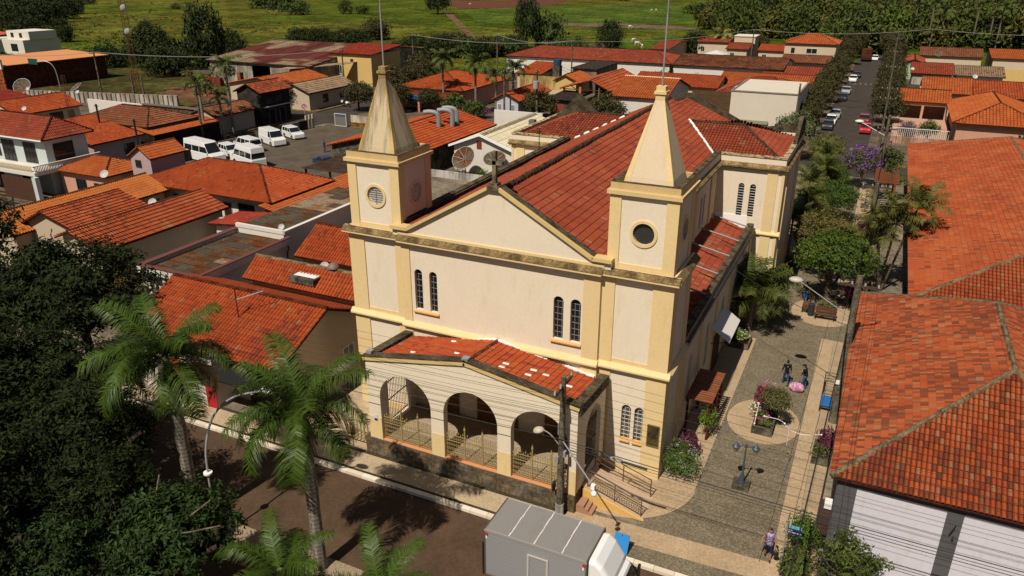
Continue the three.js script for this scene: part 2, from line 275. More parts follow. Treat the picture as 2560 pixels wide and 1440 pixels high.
// ---------------------------------------------------------------- the church
{
  const ch = thing('church', 'cream and yellow twin-towered church with a red tiled nave roof', 'church', -9.25, 0, -18);
  const add = (n, g, m, p = ch, o) => mk(n, g, m, p, o);
  // arched window: pane, glazing bars; drawn on z or x plane
  function archWin(axis, a0, a1, y0, y1, at, rows, o = {}) {
    const s = archS(a0, a1, y0, y1), mid = (a0 + a1) / 2, r = (a1 - a0) / 2;
    const W = axis === 'z' ? (g0, g1, sh) => wz(sh, [], g0, g1) : (g0, g1, sh) => wx(sh, [], g0, g1);
    const B = (u0, u1, v0, v1, d0, d1) => (axis === 'z' ? bx(u0, u1, v0, v1, at + d0, at + d1) : bx(at + d0, at + d1, v0, v1, -u1, -u0));
    const w = add('window', W(at - 0.02, at, s), o.pane || glassD), bars = [], t = o.t || 0.012;
    for (let i = 1; i < rows; i++) { const y = mix(y0, y1, i / rows), hw = y > y1 - r ? Math.sqrt(Math.max(0.001, r * r - (y - y1 + r) ** 2)) : r; bars.push(B(mid - hw, mid + hw, y - t, y + t, 0, o.deep || 0.025)); }
    if (!o.louvre) { bars.push(B(mid - 0.1 - 0.012, mid - 0.1 + 0.012, y0, y1 - r, 0, 0.02)); bars.push(B(mid + 0.12, mid + 0.144, y0, y1 - r, 0, 0.02)); }
    if (bars.length) add(o.louvre ? 'louvre_slats' : 'glazing_bars', bars, o.bar || M(0.2, 0.195, 0.19, { rough: 0.5 }), w);
    return w;
  }
  const sill = (x0, x1, y, z) => add('window_sill', profX([[z - 0.02, y - 0.14], [z + 0.13, y - 0.14], [z + 0.13, y - 0.08], [z - 0.14, y], [z - 0.14, y - 0.1]], x0, x1), M(0.62, 0.36, 0.13, STU));
  const FZ = 0.2;   // the middle of the front stands a little forward of the towers
  // front wall, middle part, with gable
  const gab = [[-14.95, 0], [-3.55, 0], [-3.55, 11.2], [-3.1, 11.2], [-3.1, 11.62], [-4.0, 11.62], [-8.95, 14.5], [-9.65, 14.5], [-14.5, 11.62], [-15.45, 11.62], [-15.45, 11.2], [-14.95, 11.2]];
  add('front_wall', wz(shp(gab), [arch(-14.2, -13.7, 7.05, 9.44), arch(-13.26, -12.78, 7.05, 9.44), arch(-5.99, -5.45, 7.0, 9.38), arch(-5.07, -4.52, 7.0, 9.38)], -0.32, FZ - 0.06), cream);
  for (const [a, b] of [[-14.95, -14.42], [-4.42, -3.55]]) { add('pilaster', bx(a, b, 0, 5.95, FZ - 0.08, FZ), yellow); add('pilaster', bx(a, b, 6.2, 10.95, FZ - 0.08, FZ), yellow); }
  for (const [a0, a1, y0, y1] of [[-14.2, -13.7, 7.05, 9.44], [-13.26, -12.78, 7.05, 9.44], [-5.99, -5.45, 7.0, 9.38], [-5.07, -4.52, 7.0, 9.38]]) archWin('z', a0 - 0.01, a1 + 0.01, y0 - 0.01, y1 + 0.01, -0.07, 7);
  sill(-14.3, -12.7, 7.05, 0.14); sill(-6.1, -4.44, 7.0, 0.14);
  add('wall_band', [bx(-15.1, -3.4, 11.2, 11.45, 0.0, FZ)], yellow);
  // gable coping
  const cop = (a, b) => { const d = b.clone().sub(a), L = d.length(), g = new THREE.BoxGeometry(L, 0.17, 0.62); g.rotateZ(Math.atan2(d.y, d.x)); return g.translate((a.x + b.x) / 2, (a.y + b.y) / 2 + 0.06, 0.02); };
  add('gable_coping', [cop(V(-9.0, 14.46, 0), V(-3.98, 11.62, 0)), cop(V(-9.6, 14.46, 0), V(-14.5, 11.62, 0)), bx(-4.02, -3.02, 11.6, 11.78, -0.3, 0.33), bx(-15.5, -14.46, 11.6, 11.78, -0.3, 0.33)], M(0.62, 0.45, 0.2, STU));
  add('coping_top', [cop(V(-9.0, 14.475, 0), V(-3.98, 11.635, 0)).scale(1, 1, 0.8).translate(0, 0, -0.09), cop(V(-9.6, 14.475, 0), V(-14.5, 11.635, 0)).scale(1, 1, 0.8).translate(0, 0, -0.09)], mossy);
  // cross
  const cr = add('cross', [bx(-9.38, -9.18, 14.78, 16.35, -0.02, 0.18), bx(-9.73, -8.83, 15.68, 15.88, -0.02, 0.18)], M(0.55, 0.47, 0.36, { map: 'moss' }));
  add('cross_foot', [bx(-9.6, -8.96, 14.45, 14.66, -0.24, 0.36), bx(-9.5, -9.06, 14.66, 14.78, -0.14, 0.28)], M(0.42, 0.35, 0.26, { map: 'moss' }), cr);
  // string course and cornice profiles (outward offset, height)
  const P1 = (z) => [[z - 0.1, 5.9], [z + 0.06, 5.9], [z + 0.06, 5.96], [z + 0.2, 5.98], [z + 0.2, 6.07], [z + 0.02, 6.27], [z - 0.1, 6.27]];
  const P2 = (z) => [[z - 0.1, 10.84], [z + 0.07, 10.84], [z + 0.07, 10.92], [z + 0.3, 10.95], [z + 0.3, 11.06], [z + 0.02, 11.3], [z - 0.1, 11.3]];
  const PT = (z) => [[z + 0.315, 11.05], [z + 0.315, 11.075], [z + 0.03, 11.325], [z + 0.02, 11.3]], topM = M(0.5, 0.37, 0.205, { map: 'moss', rough: 0.97 });
  add('string_course', profX(P1(FZ), -15.0, -3.5), yellow);
  add('cornice', profX(P2(FZ), -15.05, -3.45), yellow); add('cornice_top', profX(PT(FZ), -15.06, -3.44), topM);
  // towers
  function tower(x0, x1, outer, right) {
    const tw = add('tower', bx(x0 + 0.06, x1 - 0.06, 0, 11.2, -3.54, -0.3), cream), t = (n, g, m) => mk(n, g, m, tw);
    const ox = outer < 0 ? [x0, x0 + 1.0] : [x1 - 1.02, x1], ix = outer < 0 ? [x1 - 0.52, x1] : [x0, x0 + 0.66];
    const holes = right ? [arch(-2.18, -1.68, 1.93, 3.98), arch(-1.5, -1.0, 1.93, 3.98)] : [];
    t('front_panel', wz(shp([[x0 + 0.05, 0], [x1 - 0.05, 0], [x1 - 0.05, 11.1], [x0 + 0.05, 11.1]]), holes, -0.3, -0.07), cream);
    for (const [a, b] of [ox, ix]) { t('pilaster', bx(a, b, 0, 5.95, -0.3, 0), yellow); t('pilaster', bx(a, b, 6.2, 10.95, -0.3, 0), yellow); }
    t('pilaster', [bx(x1 - 0.3, x1, 0, 10.9, -3.6, -2.9)], yellow); t('pilaster', [bx(x1 - 0.3, x1, 0, 10.9, -0.9, -0.302)], yellow);
    if (outer < 0) t('pilaster', [bx(x0, x0 + 0.3, 0, 10.9, -0.9, -0.302)], yellow);
    t('base_band', bx(x0 + 0.04, x1 - 0.04, 0, 0.42, -0.1, -0.03), yellow);
    t('panel_band', bx(x0 + 0.5, x1 - 0.5, 6.24, 6.5, -0.1, -0.04), yellow);
    t('string_course', [profX(P1(0), x0 - 0.18, x1 + 0.18), profZ(P1(x1).map(([a, b]) => [a, b]), -3.7, 0.0).translate(-0.001, 0, 0)].slice(0, outer > 0 ? 2 : 1), outer > 0 ? yellow : yellow);
    const corn = yellow; t('cornice_top', [profX(PT(0), x0 - 0.27, x1 + 0.27), profZ(PT(x1), -3.85, 0.0)], topM);
    t('cornice', [profX(P2(0), x0 - 0.26, x1 + 0.26), profZ(P2(x1), -3.85, 0.001)].concat(outer < 0 ? [profZ(P2(0).map(([a, b]) => [x0 - a, b]).reverse(), -3.85, 0.001)] : []), corn);
    // belfry
    const u0 = x0 + (outer < 0 ? 0.17 : 0.15), u1 = x1 - (outer < 0 ? 0.11 : 0.13), cx = (u0 + u1) / 2, zc = -1.77;
    const bel = add('belfry', [bx(u0 + 0.05, u0 + 0.3, 11.0, 14.95, -3.35, -0.42), bx(u0 + 0.3, u1 - 0.3, 11.0, 14.95, -3.35, -3.1)], cream), b = (n, g, m) => mk(n, g, m, bel);
    const ocx = outer < 0 ? -16.63 : -1.71;
    b('front_panel', wz(shp([[u0 + 0.06, 11], [u1 - 0.06, 11], [u1 - 0.06, 15], [u0 + 0.06, 15]]), [circ(ocx, 13.13, 0.52)], -0.42, -0.2), cream);
    b('side_panel', wx(shp([[0.2, 11], [3.35, 11], [3.35, 15], [0.2, 15]]), [circ(1.78, 13.13, 0.52)], u1 - 0.3, u1 - 0.05), cream);
    for (const [p, q] of [[u0, u0 + 0.55], [u1 - 0.58, u1]]) b('pilaster', bx(p, q, 11, 14.96, -0.4, -0.13), yellow);
    b('pilaster', bx(u1 - 0.3, u1, 11, 14.96, -3.4, -2.85), yellow); b('pilaster', bx(u1 - 0.3, u1 - 0.002, 11, 14.96, -0.72, -0.4), yellow);
    b('pilaster', bx(u0, u0 + 0.3, 11, 14.96, -3.4, -2.85), yellow);
    b('panel_band', bx(u0 + 0.1, u1 - 0.1, 11.25, 11.55, -0.3, -0.16), yellow);
    const ring = (c) => { const s = new THREE.Shape(); s.absarc(c, 13.13, 0.66, 0, Math.PI * 2); return s; };
    b('oculus_ring', wz(ring(ocx), [circ(ocx, 13.13, 0.52)], -0.25, -0.14), yellow);
    b('oculus_ring', wx(ring(1.78), [circ(1.78, 13.13, 0.52)], u1 - 0.1, u1 + 0.0), yellow);
    const disc = () => new THREE.CircleGeometry(0.54, 28);
    if (right) {
      const p = b('oculus_pane', disc().translate(ocx, 13.13, -0.3), M(0.03, 0.03, 0.032, { rough: 0.25 }));
      mk('glazing_bars', [bx(ocx - 0.5, ocx + 0.5, 13.11, 13.13, -0.3, -0.285), bx(ocx - 0.01, ocx + 0.01, 12.63, 13.63, -0.3, -0.284)], M(0.05, 0.05, 0.05), p);
      b('oculus_pane', disc().rotateY(Math.PI / 2).translate(u1 - 0.16, 13.13, -1.78), M(0.02, 0.022, 0.02, { rough: 0.1 }));
    } else {
      for (const side of [0, 1]) {
        for (let i = 0; i < 8; i++) { const y = 12.7 + i * 0.123, hw = Math.sqrt(Math.max(0.01, 0.52 ** 2 - (y - 13.13) ** 2)); const g = side ? new THREE.BoxGeometry(0.015, 0.1, hw * 2).rotateZ(-0.5).translate(u1 - 0.1, y, -1.78) : new THREE.BoxGeometry(hw * 2, 0.1, 0.015).rotateX(0.5).translate(ocx, y, -0.27); b('louvre_slat', g, M(0.78, 0.75, 0.7, { rough: 0.6 })); }
        if (!side) b('louvre_bar', bx(ocx - 0.015, ocx + 0.015, 12.62, 13.64, -0.22, -0.2), steelG);
      }
    }
    const cap = add('tower_cap', [bx(u0 - 0.13, u1 + 0.13, 14.92, 15.11, -3.53, 0.0), bx(u0 - 0.05, u1 + 0.05, 15.11, 15.15, -3.45, -0.08)], M(0.64, 0.48, 0.24, { map: 'stucco', rough: 0.95 })), c = (n, g, m) => mk(n, g, m, cap);
    c('parapet', [bx(u0 + 0.0, u1 - 0.0, 15.15, 15.48, -0.33, -0.13), bx(u1 - 0.2, u1, 15.15, 15.48, -3.4, -0.331), bx(u0, u0 + 0.2, 15.15, 15.48, -3.4, -0.331), bx(u0 + 0.2, u1 - 0.2, 15.15, 15.48, -3.4, -3.2)], M(0.58, 0.42, 0.2, { map: 'stucco', rough: 0.95 }));
    c('parapet_top', [bx(u0 - 0.01, u1 + 0.01, 15.48, 15.5, -0.34, -0.12), bx(u1 - 0.21, u1 + 0.01, 15.48, 15.5, -3.4, -0.34), bx(u0 - 0.01, u0 + 0.21, 15.48, 15.5, -3.4, -0.34)], mossy);
    c('cap_roof', bx(u0 + 0.2, u1 - 0.2, 15.15, 15.2, -3.2, -0.33), mossy);
    // spire: four faces with yellow edge bands, flaring slightly at the foot
    const apex = right ? 19.65 : 19.75, half = [[15.2, 1.2], [15.65, 1.12], [apex - 0.55, 0.2]];
    const face = (k, inset, a, bb) => { const r = k * Math.PI / 2, o = []; for (let i = 0; i < 2; i++) { const [ya, ha] = half[i], [yb, hb] = half[i + 1]; const q = (y, h, f) => V(cx, 0, zc).add(V(Math.cos(r) * (h + inset) - Math.sin(r) * h * f, 0, -Math.sin(r) * (h + inset) - Math.cos(r) * h * f)).setY(y); o.push([q(ya, ha, a), q(yb, hb, a), q(yb, hb, bb), q(ya, ha, bb)]); } return tri(o); };
    const spire = add('spire', [0, 1, 2, 3].map((k) => face(k, 0, -1, 1)), right ? M(0.66, 0.53, 0.37, { map: 'stucco', rough: 0.95 }) : M(0.62, 0.5, 0.33, { map: 'streak', rough: 0.97 }));
    const bandM = right ? yellow : M(0.64, 0.46, 0.2, { map: 'streak', rough: 0.97 });
    for (let k = 0; k < 4; k++) for (const [a, bb] of [[-1, -0.76], [0.76, 1]]) mk('edge_band', face(k, 0.012, a, bb), bandM, spire);
    mk('spire_top', [bx(cx - 0.22, cx + 0.22, apex - 0.6, apex - 0.35, zc - 0.22, zc + 0.22), bx(cx - 0.28, cx + 0.28, apex - 0.35, apex - 0.22, zc - 0.28, zc + 0.28), bx(cx - 0.21, cx + 0.21, apex - 0.22, apex, zc - 0.21, zc + 0.21)], bandM, spire);
    const top = right ? 24.3 : 24.6;
    mk('lightning_rod', [bar(V(cx, apex - 0.1, zc), V(cx, apex + 3, zc), 0.045), bar(V(cx, apex + 2.9, zc), V(cx, top, zc), 0.028)].concat(right ? [bar(V(cx, top - 0.05, zc), V(cx + 0.12, top + 0.3, zc), 0.05)] : []), steelG, spire);
  }
  tower(-18.5, -14.95, -1, false); tower(-3.55, 0, 1, true);
  archWin('z', -2.19, -1.67, 1.92, 3.99, -0.24, 9, { pane: M(0.16, 0.155, 0.15, { map: 'stone', rough: 0.3 }), bar: M(0.5, 0.48, 0.45), deep: 0.03 }); archWin('z', -1.51, -0.99, 1.92, 3.99, -0.24, 9, { pane: M(0.16, 0.155, 0.15, { map: 'stone', rough: 0.3 }), bar: M(0.5, 0.48, 0.45), deep: 0.03 });
  for (const [a, b] of [[-2.2, -1.66], [-1.52, -0.98]]) sill(a, b, 1.98, -0.07);
  for (const [a, b] of [[-0.72, -0.14], [-18.42, -17.9]]) { const p = add('plaque', bx(a, b, 2.02, 3.2, 0, 0.05), M(0.24, 0.19, 0.075, { map: 'moss', rough: 0.5, metal: 0.3 })); mk('plaque_rim', [bx(a - 0.03, b + 0.03, 3.2, 3.24, 0, 0.07), bx(a - 0.03, b + 0.03, 1.98, 2.02, 0, 0.07), bx(a - 0.03, a, 2.02, 3.2, 0, 0.07), bx(b, b + 0.03, 2.02, 3.2, 0, 0.07)], M(0.18, 0.14, 0.06, { rough: 0.5 }), p); }
  // nave walls, clerestory
  for (const s of [1, -1]) {
    const X = s > 0 ? -3.0 : -15.5, out = s > 0 ? [X - 0.35, X] : [X, X + 0.35];
    const bays = [5.6, 10.4, 15.2, 20.0], holes = [], z1 = 24.9;
    for (const c of bays) for (const d of [-0.45, 0.45]) holes.push(arch(c + d - 0.27, c + d + 0.27, 7.5, 9.8));
    add('nave_wall', wx(shp([[3.5, 0], [z1, 0], [z1, 11.9], [3.5, 11.9]]), s > 0 ? holes : [], ...out), cream);
    if (s > 0) {
      for (const c of bays) for (const d of [-0.45, 0.45]) archWin('x', c + d - 0.28, c + d + 0.28, 7.49, 9.81, X - 0.2, 12, { louvre: 1, bar: M(0.35, 0.34, 0.33) });
      for (const c of [3.9, 8.0, 12.8, 17.6, 22.6]) add('pilaster', bx(X, X + 0.09, 6.6, 10.95, -c - 0.35, -c + 0.35), yellow);
      add('cornice', profZ(P2(X), -24.9, -3.6), M(0.6, 0.45, 0.24, { map: 'moss', rough: 0.95 }));
      add('rain_pipe', [bar(V(X + 0.12, 6.7, -23.9), V(X + 0.12, 10.9, -23.9), 0.05)], M(0.66, 0.5, 0.3));
    }
    add('parapet_top', bx(out[0] - 0.04, out[1] + 0.04, 11.9, 11.98, -24.9, s > 0 ? -3.5 : -0.4), mossy);
    if (s < 0) { add('parapet', bx(-15.2, -15.0, 11.2, 11.9, -24.9, -0.4), mossy); add('cornice', profZ(P2(0).map(([a, b]) => [X - a, b]).reverse(), -24.9, -3.6), creamG); }
  }
  // aisles
  const aisleWin = [5.8, 10.4, 15.0, 19.6].flatMap((c) => [arch(c - 0.42, c + 0.42, 1.7, 4.6)]);
  add('aisle_wall', wx(shp([[3.6, 0], [24.9, 0], [24.9, 6.6], [3.6, 6.6]]), aisleWin, -0.35, -0.05), cream);
  for (const c of [5.8, 10.4, 15.0, 19.6]) archWin('x', c - 0.43, c + 0.43, 1.69, 4.61, -0.22, 12, { louvre: 1, bar: M(0.25, 0.24, 0.23) });
  for (const c of [3.8, 8.1, 12.7, 17.3, 21.9, 24.5]) add('pilaster', bx(-0.06, 0.03, 0.0, 5.95, -c - 0.3, -c + 0.3), yellow);
  add('string_course', profZ(P1(-0.03), -24.9, -3.7), creamG);
  add('aisle_parapet_top', bx(-0.42, 0.02, 6.6, 6.72, -24.9, -3.62), mossy);
  add('gutter', [bar(V(0.16, 6.38, -24.6), V(0.16, 6.38, -3.7), 0.085, 8)], M(0.025, 0.024, 0.024, { rough: 0.6 }));
  tiled(ch, [[V(-0.4, 6.05, -3.6), V(-0.4, 6.05, -24.9), V(-3.0, 7.0, -24.9), V(-3.0, 7.0, -3.6)]], { pal: 'red', lichen: 0.1, stain: 0.32, w: 0.27, l: 0.44, single: 60 });
  for (const z of [-5.2, -9.6, -13.2, -16.8, -20.2, -23.8]) add('tie_bar', bar(V(-3.0, 7.35, z), V(-0.25, 6.75, z), 0.055), steelG);
  add('roof_flashing', bx(-2.9, -0.5, 6.3, 7.25, -24.9, -24.84), whiteP);
  add('aisle_wall', [bx(-18.5, -18.2, 0, 6.6, -24.9, -3.6), bx(-18.2, -15.5, 6.4, 6.55, -24.9, -3.6)], cream);
  // transepts
  for (const s of [1, -1]) {
    const m = (x) => (s > 0 ? x : -18.5 - x), xx = (a, b) => (s > 0 ? [a, b] : [m(b), m(a)]);
    const wins = s > 0 ? [arch(-1.42, -1.0, 7.18, 9.72), arch(-0.58, -0.16, 7.18, 9.72)] : [];
    const [f0, f1] = xx(-3.35, 1.75);
    add('transept_wall', wz(shp([[f0, 0], [f1, 0], [f1, 11.75], [f0, 11.75]]), wins, -25.2, -24.9), cream);
    add('transept_wall', bx(...xx(1.45, 1.75), 0, 11.75, -35.6, -25.2), cream); add('transept_wall', bx(...xx(-3.35, 1.45), 0, 11.75, -35.6, -35.3), cream);
    add('parapet_top', [bx(...xx(-3.3, 1.8), 11.75, 11.87, -25.26, -24.84), bx(...xx(1.4, 1.81), 11.75, 11.871, -35.6, -25.26)], M(0.5, 0.4, 0.24, { map: 'grime' }));
    add('cornice', [profX(P2(-24.9), ...xx(-3.0, 2.0)), s > 0 ? profZ(P2(1.75), -35.6, -24.9) : profZ(P2(0).map(([a, b]) => [-20.25 - a, b]).reverse(), -35.6, -24.9)], M(0.6, 0.45, 0.24, { map: 'moss', rough: 0.95 }));
    add('pilaster', bx(...xx(0.55, 1.3), 0, 10.95, -24.9, -24.82), yellow); add('pilaster', bx(...xx(1.55, 1.77), 0, 10.95, -25.3, -24.85), yellow);
    if (s > 0) {
      archWin('z', -1.43, -0.99, 7.17, 9.73, -25.06, 13, { louvre: 1, bar: M(0.55, 0.54, 0.52), deep: 0.05, t: 0.011 }); archWin('z', -0.59, -0.15, 7.17, 9.73, -25.06, 13, { louvre: 1, bar: M(0.55, 0.54, 0.52), deep: 0.05, t: 0.011 });
      add('string_course', profX(P1(-24.9), -0.05, 1.95), yellow);
      for (const z of [-27.5, -33]) add('pilaster', bx(1.75, 1.85, 0, 10.95, z - 0.4, z + 0.4), yellow);
      add('rain_pipe', bar(V(1.9, 0, -25.6), V(1.9, 10.8, -25.6), 0.05), M(0.6, 0.45, 0.25));
      add('gable_parapet', wz(shp([[-3.35, 11.7], [1.8, 11.7], [1.8, 12.9], [0.5, 12.4]]), [], -35.75, -35.45), mossy);
      add('end_parapet', wx(shp([[30.0, 11.8], [35.7, 11.8], [35.7, 12.9], [33.0, 13.6]]), [], 1.5, 1.8), mossy);
    } else add('gable_parapet', wz(shp([[-20.3, 11.7], [-15.5, 11.7], [-16.2, 12.6], [-17.8, 14.0], [-19.4, 12.4]]), [], -34.3, -34.0), mossy);
  }
  // roofs of nave and transepts
  const R = -9.25, half = (s) => {
    const x = (v) => R + s * (v - R), o = [V(R, 14.2, -30), V(R, 14.2, -33.3), V(x(-3.45), 11.5, -33.3), V(x(-6.67), 13, -30), V(x(-3.45), 11.5, -25), V(x(-3.45), 11.5, -0.35), V(R, 14.2, -0.35)];
    return s > 0 ? o : o.reverse();
  };
  const naveR = half(1), naveL = half(-1); naveL.unshift(naveL.pop());
  const rm = M(0.2, 0.115, 0.075, { map: 'moss' });
  tiled(ch, [naveR, naveL], { pal: 'red', stain: 0.34, lichen: 0.03, w: 0.21, l: 0.42, lift: 0.06, hump: 0.06, sag: 0.1, single: 300, ridges: [[V(R, 14.25, -0.4), V(R, 14.25, -33.3), 0.17]], ridgeMat: rm, deck: M(0.24, 0.065, 0.04, { map: 'moss' }) });
  const tr = (s) => {
    const x = (v) => R + s * (v - R), f = (a) => (s > 0 ? a : a.reverse());
    return [f([V(x(-3.45), 11.5, -25.1), V(x(1.4), 11.5, -25.1), V(x(-2.3), 13, -30), V(x(-6.67), 13, -30)]), f([V(x(1.4), 11.5, -25.1), V(x(1.4), 11.5, -34.9), V(x(-2.3), 13, -30)]), f([V(x(1.4), 11.5, -34.9), V(x(-3.45), 11.5, -33.9), V(x(-6.67), 13, -30), V(x(-2.3), 13, -30)])];
  };
  const T1 = tr(1), T2 = tr(-1);
  tiled(ch, [...T1, ...T2], { pal: 'red', stain: 0.36, lichen: 0.06, w: 0.25, l: 0.42, lift: 0.06, single: 120, ridges: [[V(-6.6, 13.05, -30), V(-2.3, 13.05, -30)], [V(-2.3, 13.05, -30), V(1.4, 11.55, -25.1)], [V(-11.9, 13.05, -30), V(-16.2, 13.05, -30)]], ridgeMat: rm });
  const seal = (a, b, w) => { const L = []; for (let i = 0; i < 26; i++) { const p = a.clone().lerp(b, i / 26), q = a.clone().lerp(b, (i + 1.1) / 26); L.push(bar(p.add(V(rnd(-w, w), 0.1, 0)), q.add(V(rnd(-w, w), 0.1, 0)), rnd(0.07, 0.13), 6)); } return L; };
  add('valley_sealant', seal(V(-3.5, 11.56, -25.0), V(-6.67, 13.05, -30), 0.03), whiteP);
  add('valley_sealant', seal(V(-15.05, 11.56, -25.0), V(-11.85, 13.05, -30), 0.03).filter((g, i) => i % 4 > 1), whiteP);
  // chancel behind
  tiled(ch, gablePlanes(-14.2, -4.3, -40.3, -33.3, 11.1, 2.1, 'z', R).planes, { pal: 'red', stain: 0.3, w: 0.25, l: 0.42 });
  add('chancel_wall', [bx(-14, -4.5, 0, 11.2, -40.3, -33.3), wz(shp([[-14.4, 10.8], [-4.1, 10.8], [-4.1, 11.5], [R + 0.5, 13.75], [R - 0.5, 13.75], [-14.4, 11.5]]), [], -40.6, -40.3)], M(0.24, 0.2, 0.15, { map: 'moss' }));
  // ---- entrance porch
  const po = add('porch', wz(shp([[-14.82, 1.0], [-2.98, 1.0], [-2.98, 5.82], [-8.9, 6.8], [-14.82, 5.75]]), [arch(-14.05, -10.95, 1.001, 5.2), arch(-10.2, -7.15, 1.001, 5.24), arch(-6.42, -3.4, 1.001, 5.16)], 3.84, 4.24), cream), pp = (n, g, m, o) => mk(n, g, m, po, o);
  pp('side_wall', wx(shp([[-3.84, 1.0], [-0.2, 1.0], [-0.2, 5.5], [-3.84, 5.8]]), [arch(-3.0, -0.85, 1.001, 4.75)], -3.38, -2.985), cream);
  pp('side_wall', wx(shp([[-3.84, 1.0], [-0.2, 1.0], [-0.2, 5.4], [-3.84, 5.7]]), [arch(-3.0, -0.85, 1.001, 4.75)], -14.815, -14.42), cream);
  for (const [a, b] of [[-14.83, -14.04], [-10.96, -10.19], [-7.16, -6.41], [-3.41, -2.97]]) pp('pier_base', bx(a, b, 1.0, 2.36, 3.835, 4.255), yellow);
  for (const [x0, x1, y0, y1] of [[-14.95, -8.85, 5.76, 6.84], [-8.95, -2.9, 6.84, 5.84]]) {
    const a = V(x0, y0, 4.06), b = V(x1, y1, 4.06), d = b.clone().sub(a), ang = Math.atan2(d.y, d.x), L = d.length();
    pp('eave_moulding', new THREE.BoxGeometry(L, 0.16, 0.5).rotateZ(ang).translate((x0 + x1) / 2, (y0 + y1) / 2, 4.09), M(0.62, 0.45, 0.19, STU));
    pp('coping', new THREE.BoxGeometry(L, 0.14, 0.46).rotateZ(ang).translate((x0 + x1) / 2, (y0 + y1) / 2 + 0.12, 4.08), mossy);
  }
  for (const x of [-14.7, -3.1]) pp('side_parapet', slab([V(x - 0.25, 5.98, 4.2), V(x + 0.25, 5.98, 4.2), V(x + 0.25, 5.62, 0.2), V(x - 0.25, 5.62, 0.2)], 0.55), mossy);
  const fr = (x) => 6.72 - Math.abs(x + 8.95) * 0.172, bk = (x) => 6.18 - Math.abs(x + 9.1) * 0.165;
  const PL = [[V(-14.3, fr(-14.3), 3.85), V(-8.95, 6.72, 3.85), V(-9.1, 6.18, 0.22), V(-14.3, bk(-14.3), 0.22)], [V(-8.95, 6.72, 3.85), V(-3.4, fr(-3.4), 3.85), V(-3.4, bk(-3.4), 0.22), V(-9.1, 6.18, 0.22)]];
  tiledX(po, PL);
  function tiledX(p, planes) {
    const deck = M(0.3, 0.075, 0.035, { map: 'moss' }), roof = mk('roof', planes.map((q) => slab(q, 0.1)), deck, p);
    planes.forEach((q, k) => {   // tiles run down towards the sides
      const dir = k ? 1 : -1, cols = 15, rows = 17, list = [];
      for (let j = 0; j < cols; j++) for (let i = 0; i < rows; i++) {
        const v = (j + 0.5) / cols, t = (i + 0.5) / rows; const hi0 = k ? q[0] : q[1], hi1 = k ? q[3] : q[2], lo0 = k ? q[1] : q[0], lo1 = k ? q[2] : q[3];
        const c = hi0.clone().lerp(lo0, t).lerp(hi1.clone().lerp(lo1, t), v), d = lo0.clone().sub(hi0).normalize(), s = hi1.clone().sub(hi0).normalize(), n = s.clone().cross(d).normalize(); if (n.y < 0) n.negate();
        const w = n.clone().cross(d);
        const m = new THREE.Matrix4().makeBasis(w, n, d).setPosition(c.x - p._o[0], c.y - p._o[1] + 0.015 + rnd(0.012), c.z - p._o[2]); if (rnd() < 0.2) m.multiply(new THREE.Matrix4().makeRotationY(rnd(-0.07, 0.07)));
        const pale = [[0, 3, 4], [0, 7, 12], [1, 4, 3], [1, 4, 5], [1, 8, 4], [1, 8, 7], [1, 10, 7], [1, 14, 6], [0, 11, 3]].some(([a, b2, c2]) => a === k && b2 === i && c2 === j);
        let col = tileCol('fire', c.x * 3, c.z * 3, 0.22, 0.03); if (pale) col = [0.7, 0.66, 0.58];
        const me = new THREE.Mesh(tile(0.25, 0.37, 0.05, 0.05), M(Math.round(col[0] * 50) / 50, Math.round(col[1] * 80) / 80, Math.round(col[2] * 100) / 100, { rough: 0.9 })); me.name = 'roof_tile'; m.decompose(me.position, me.quaternion, me.scale); me.castShadow = me.receiveShadow = true; roof.add(me);
      }
    });
    mk('ridge_tiles', Array.from({ length: 9 }, (_, i) => new THREE.CylinderGeometry(0.12, 0.14, 0.45, 7).rotateX(Math.PI / 2 - 0.147).translate(mix(-8.96, -9.1, i / 9), mix(6.74, 6.2, (i + 0.5) / 9), mix(3.85, 0.22, (i + 0.5) / 9))), M(0.4, 0.12, 0.05, { map: 'moss' }), roof);
    mk('roof_sealant', [[-11.2, -8.7, 0], [-9.3, -6.2, 0], [-5.2, -3.6, 0]].map(([a, b]) => { const g = []; for (let i = 0; i < 14; i++) { const x = mix(a, b, (i + 0.5) / 14); g.push(new THREE.BoxGeometry((b - a) / 13, rnd(0.1, 0.17), rnd(0.12, 0.2)).translate(x, bk(x) + 0.09, 0.3)); } return mergeGeometries(g); }), whiteP, roof);
    mk('gutter_strip', [slab([V(-14.42, 5.78, 3.8), V(-14.22, 5.78, 3.8), V(-14.22, 5.42, 0.25), V(-14.42, 5.42, 0.25)], 0.06)], M(0.5, 0.47, 0.42, { map: 'moss' }), roof);
  }
  pp('floodlight', [bx(-9.05, -8.7, 7.0, 7.12, 3.95, 4.3), bx(-8.92, -8.84, 6.85, 7.0, 4.05, 4.13)], steelG); pp('floodlight', bx(-14.75, -14.45, 6.05, 6.22, 3.9, 4.2), steelG);
  pp('ceiling', bx(-14.4, -3.4, 5.15, 5.2, 0.25, 3.83), cream);
  pp('porch_floor', bx(-14.8, -3.0, 0.4, 1.0, 0.2, 3.84), M(0.5, 0.42, 0.32, { map: 'paveLight' }));
  for (const [a, b] of [[-13.6, -11.6], [-10.4, -7.9], [-6.3, -4.4]]) { const d = pp('door', bx(a, b, 1.0, 4.2, 0.205, 0.26), M(0.3, 0.15, 0.055, { map: 'wood' })); mk('door_rail', [bx((a + b) / 2 - 0.03, (a + b) / 2 + 0.03, 1.0, 4.2, 0.26, 0.28), bx(a, b, 2.4, 2.5, 0.26, 0.275)], M(0.2, 0.1, 0.04), d); }
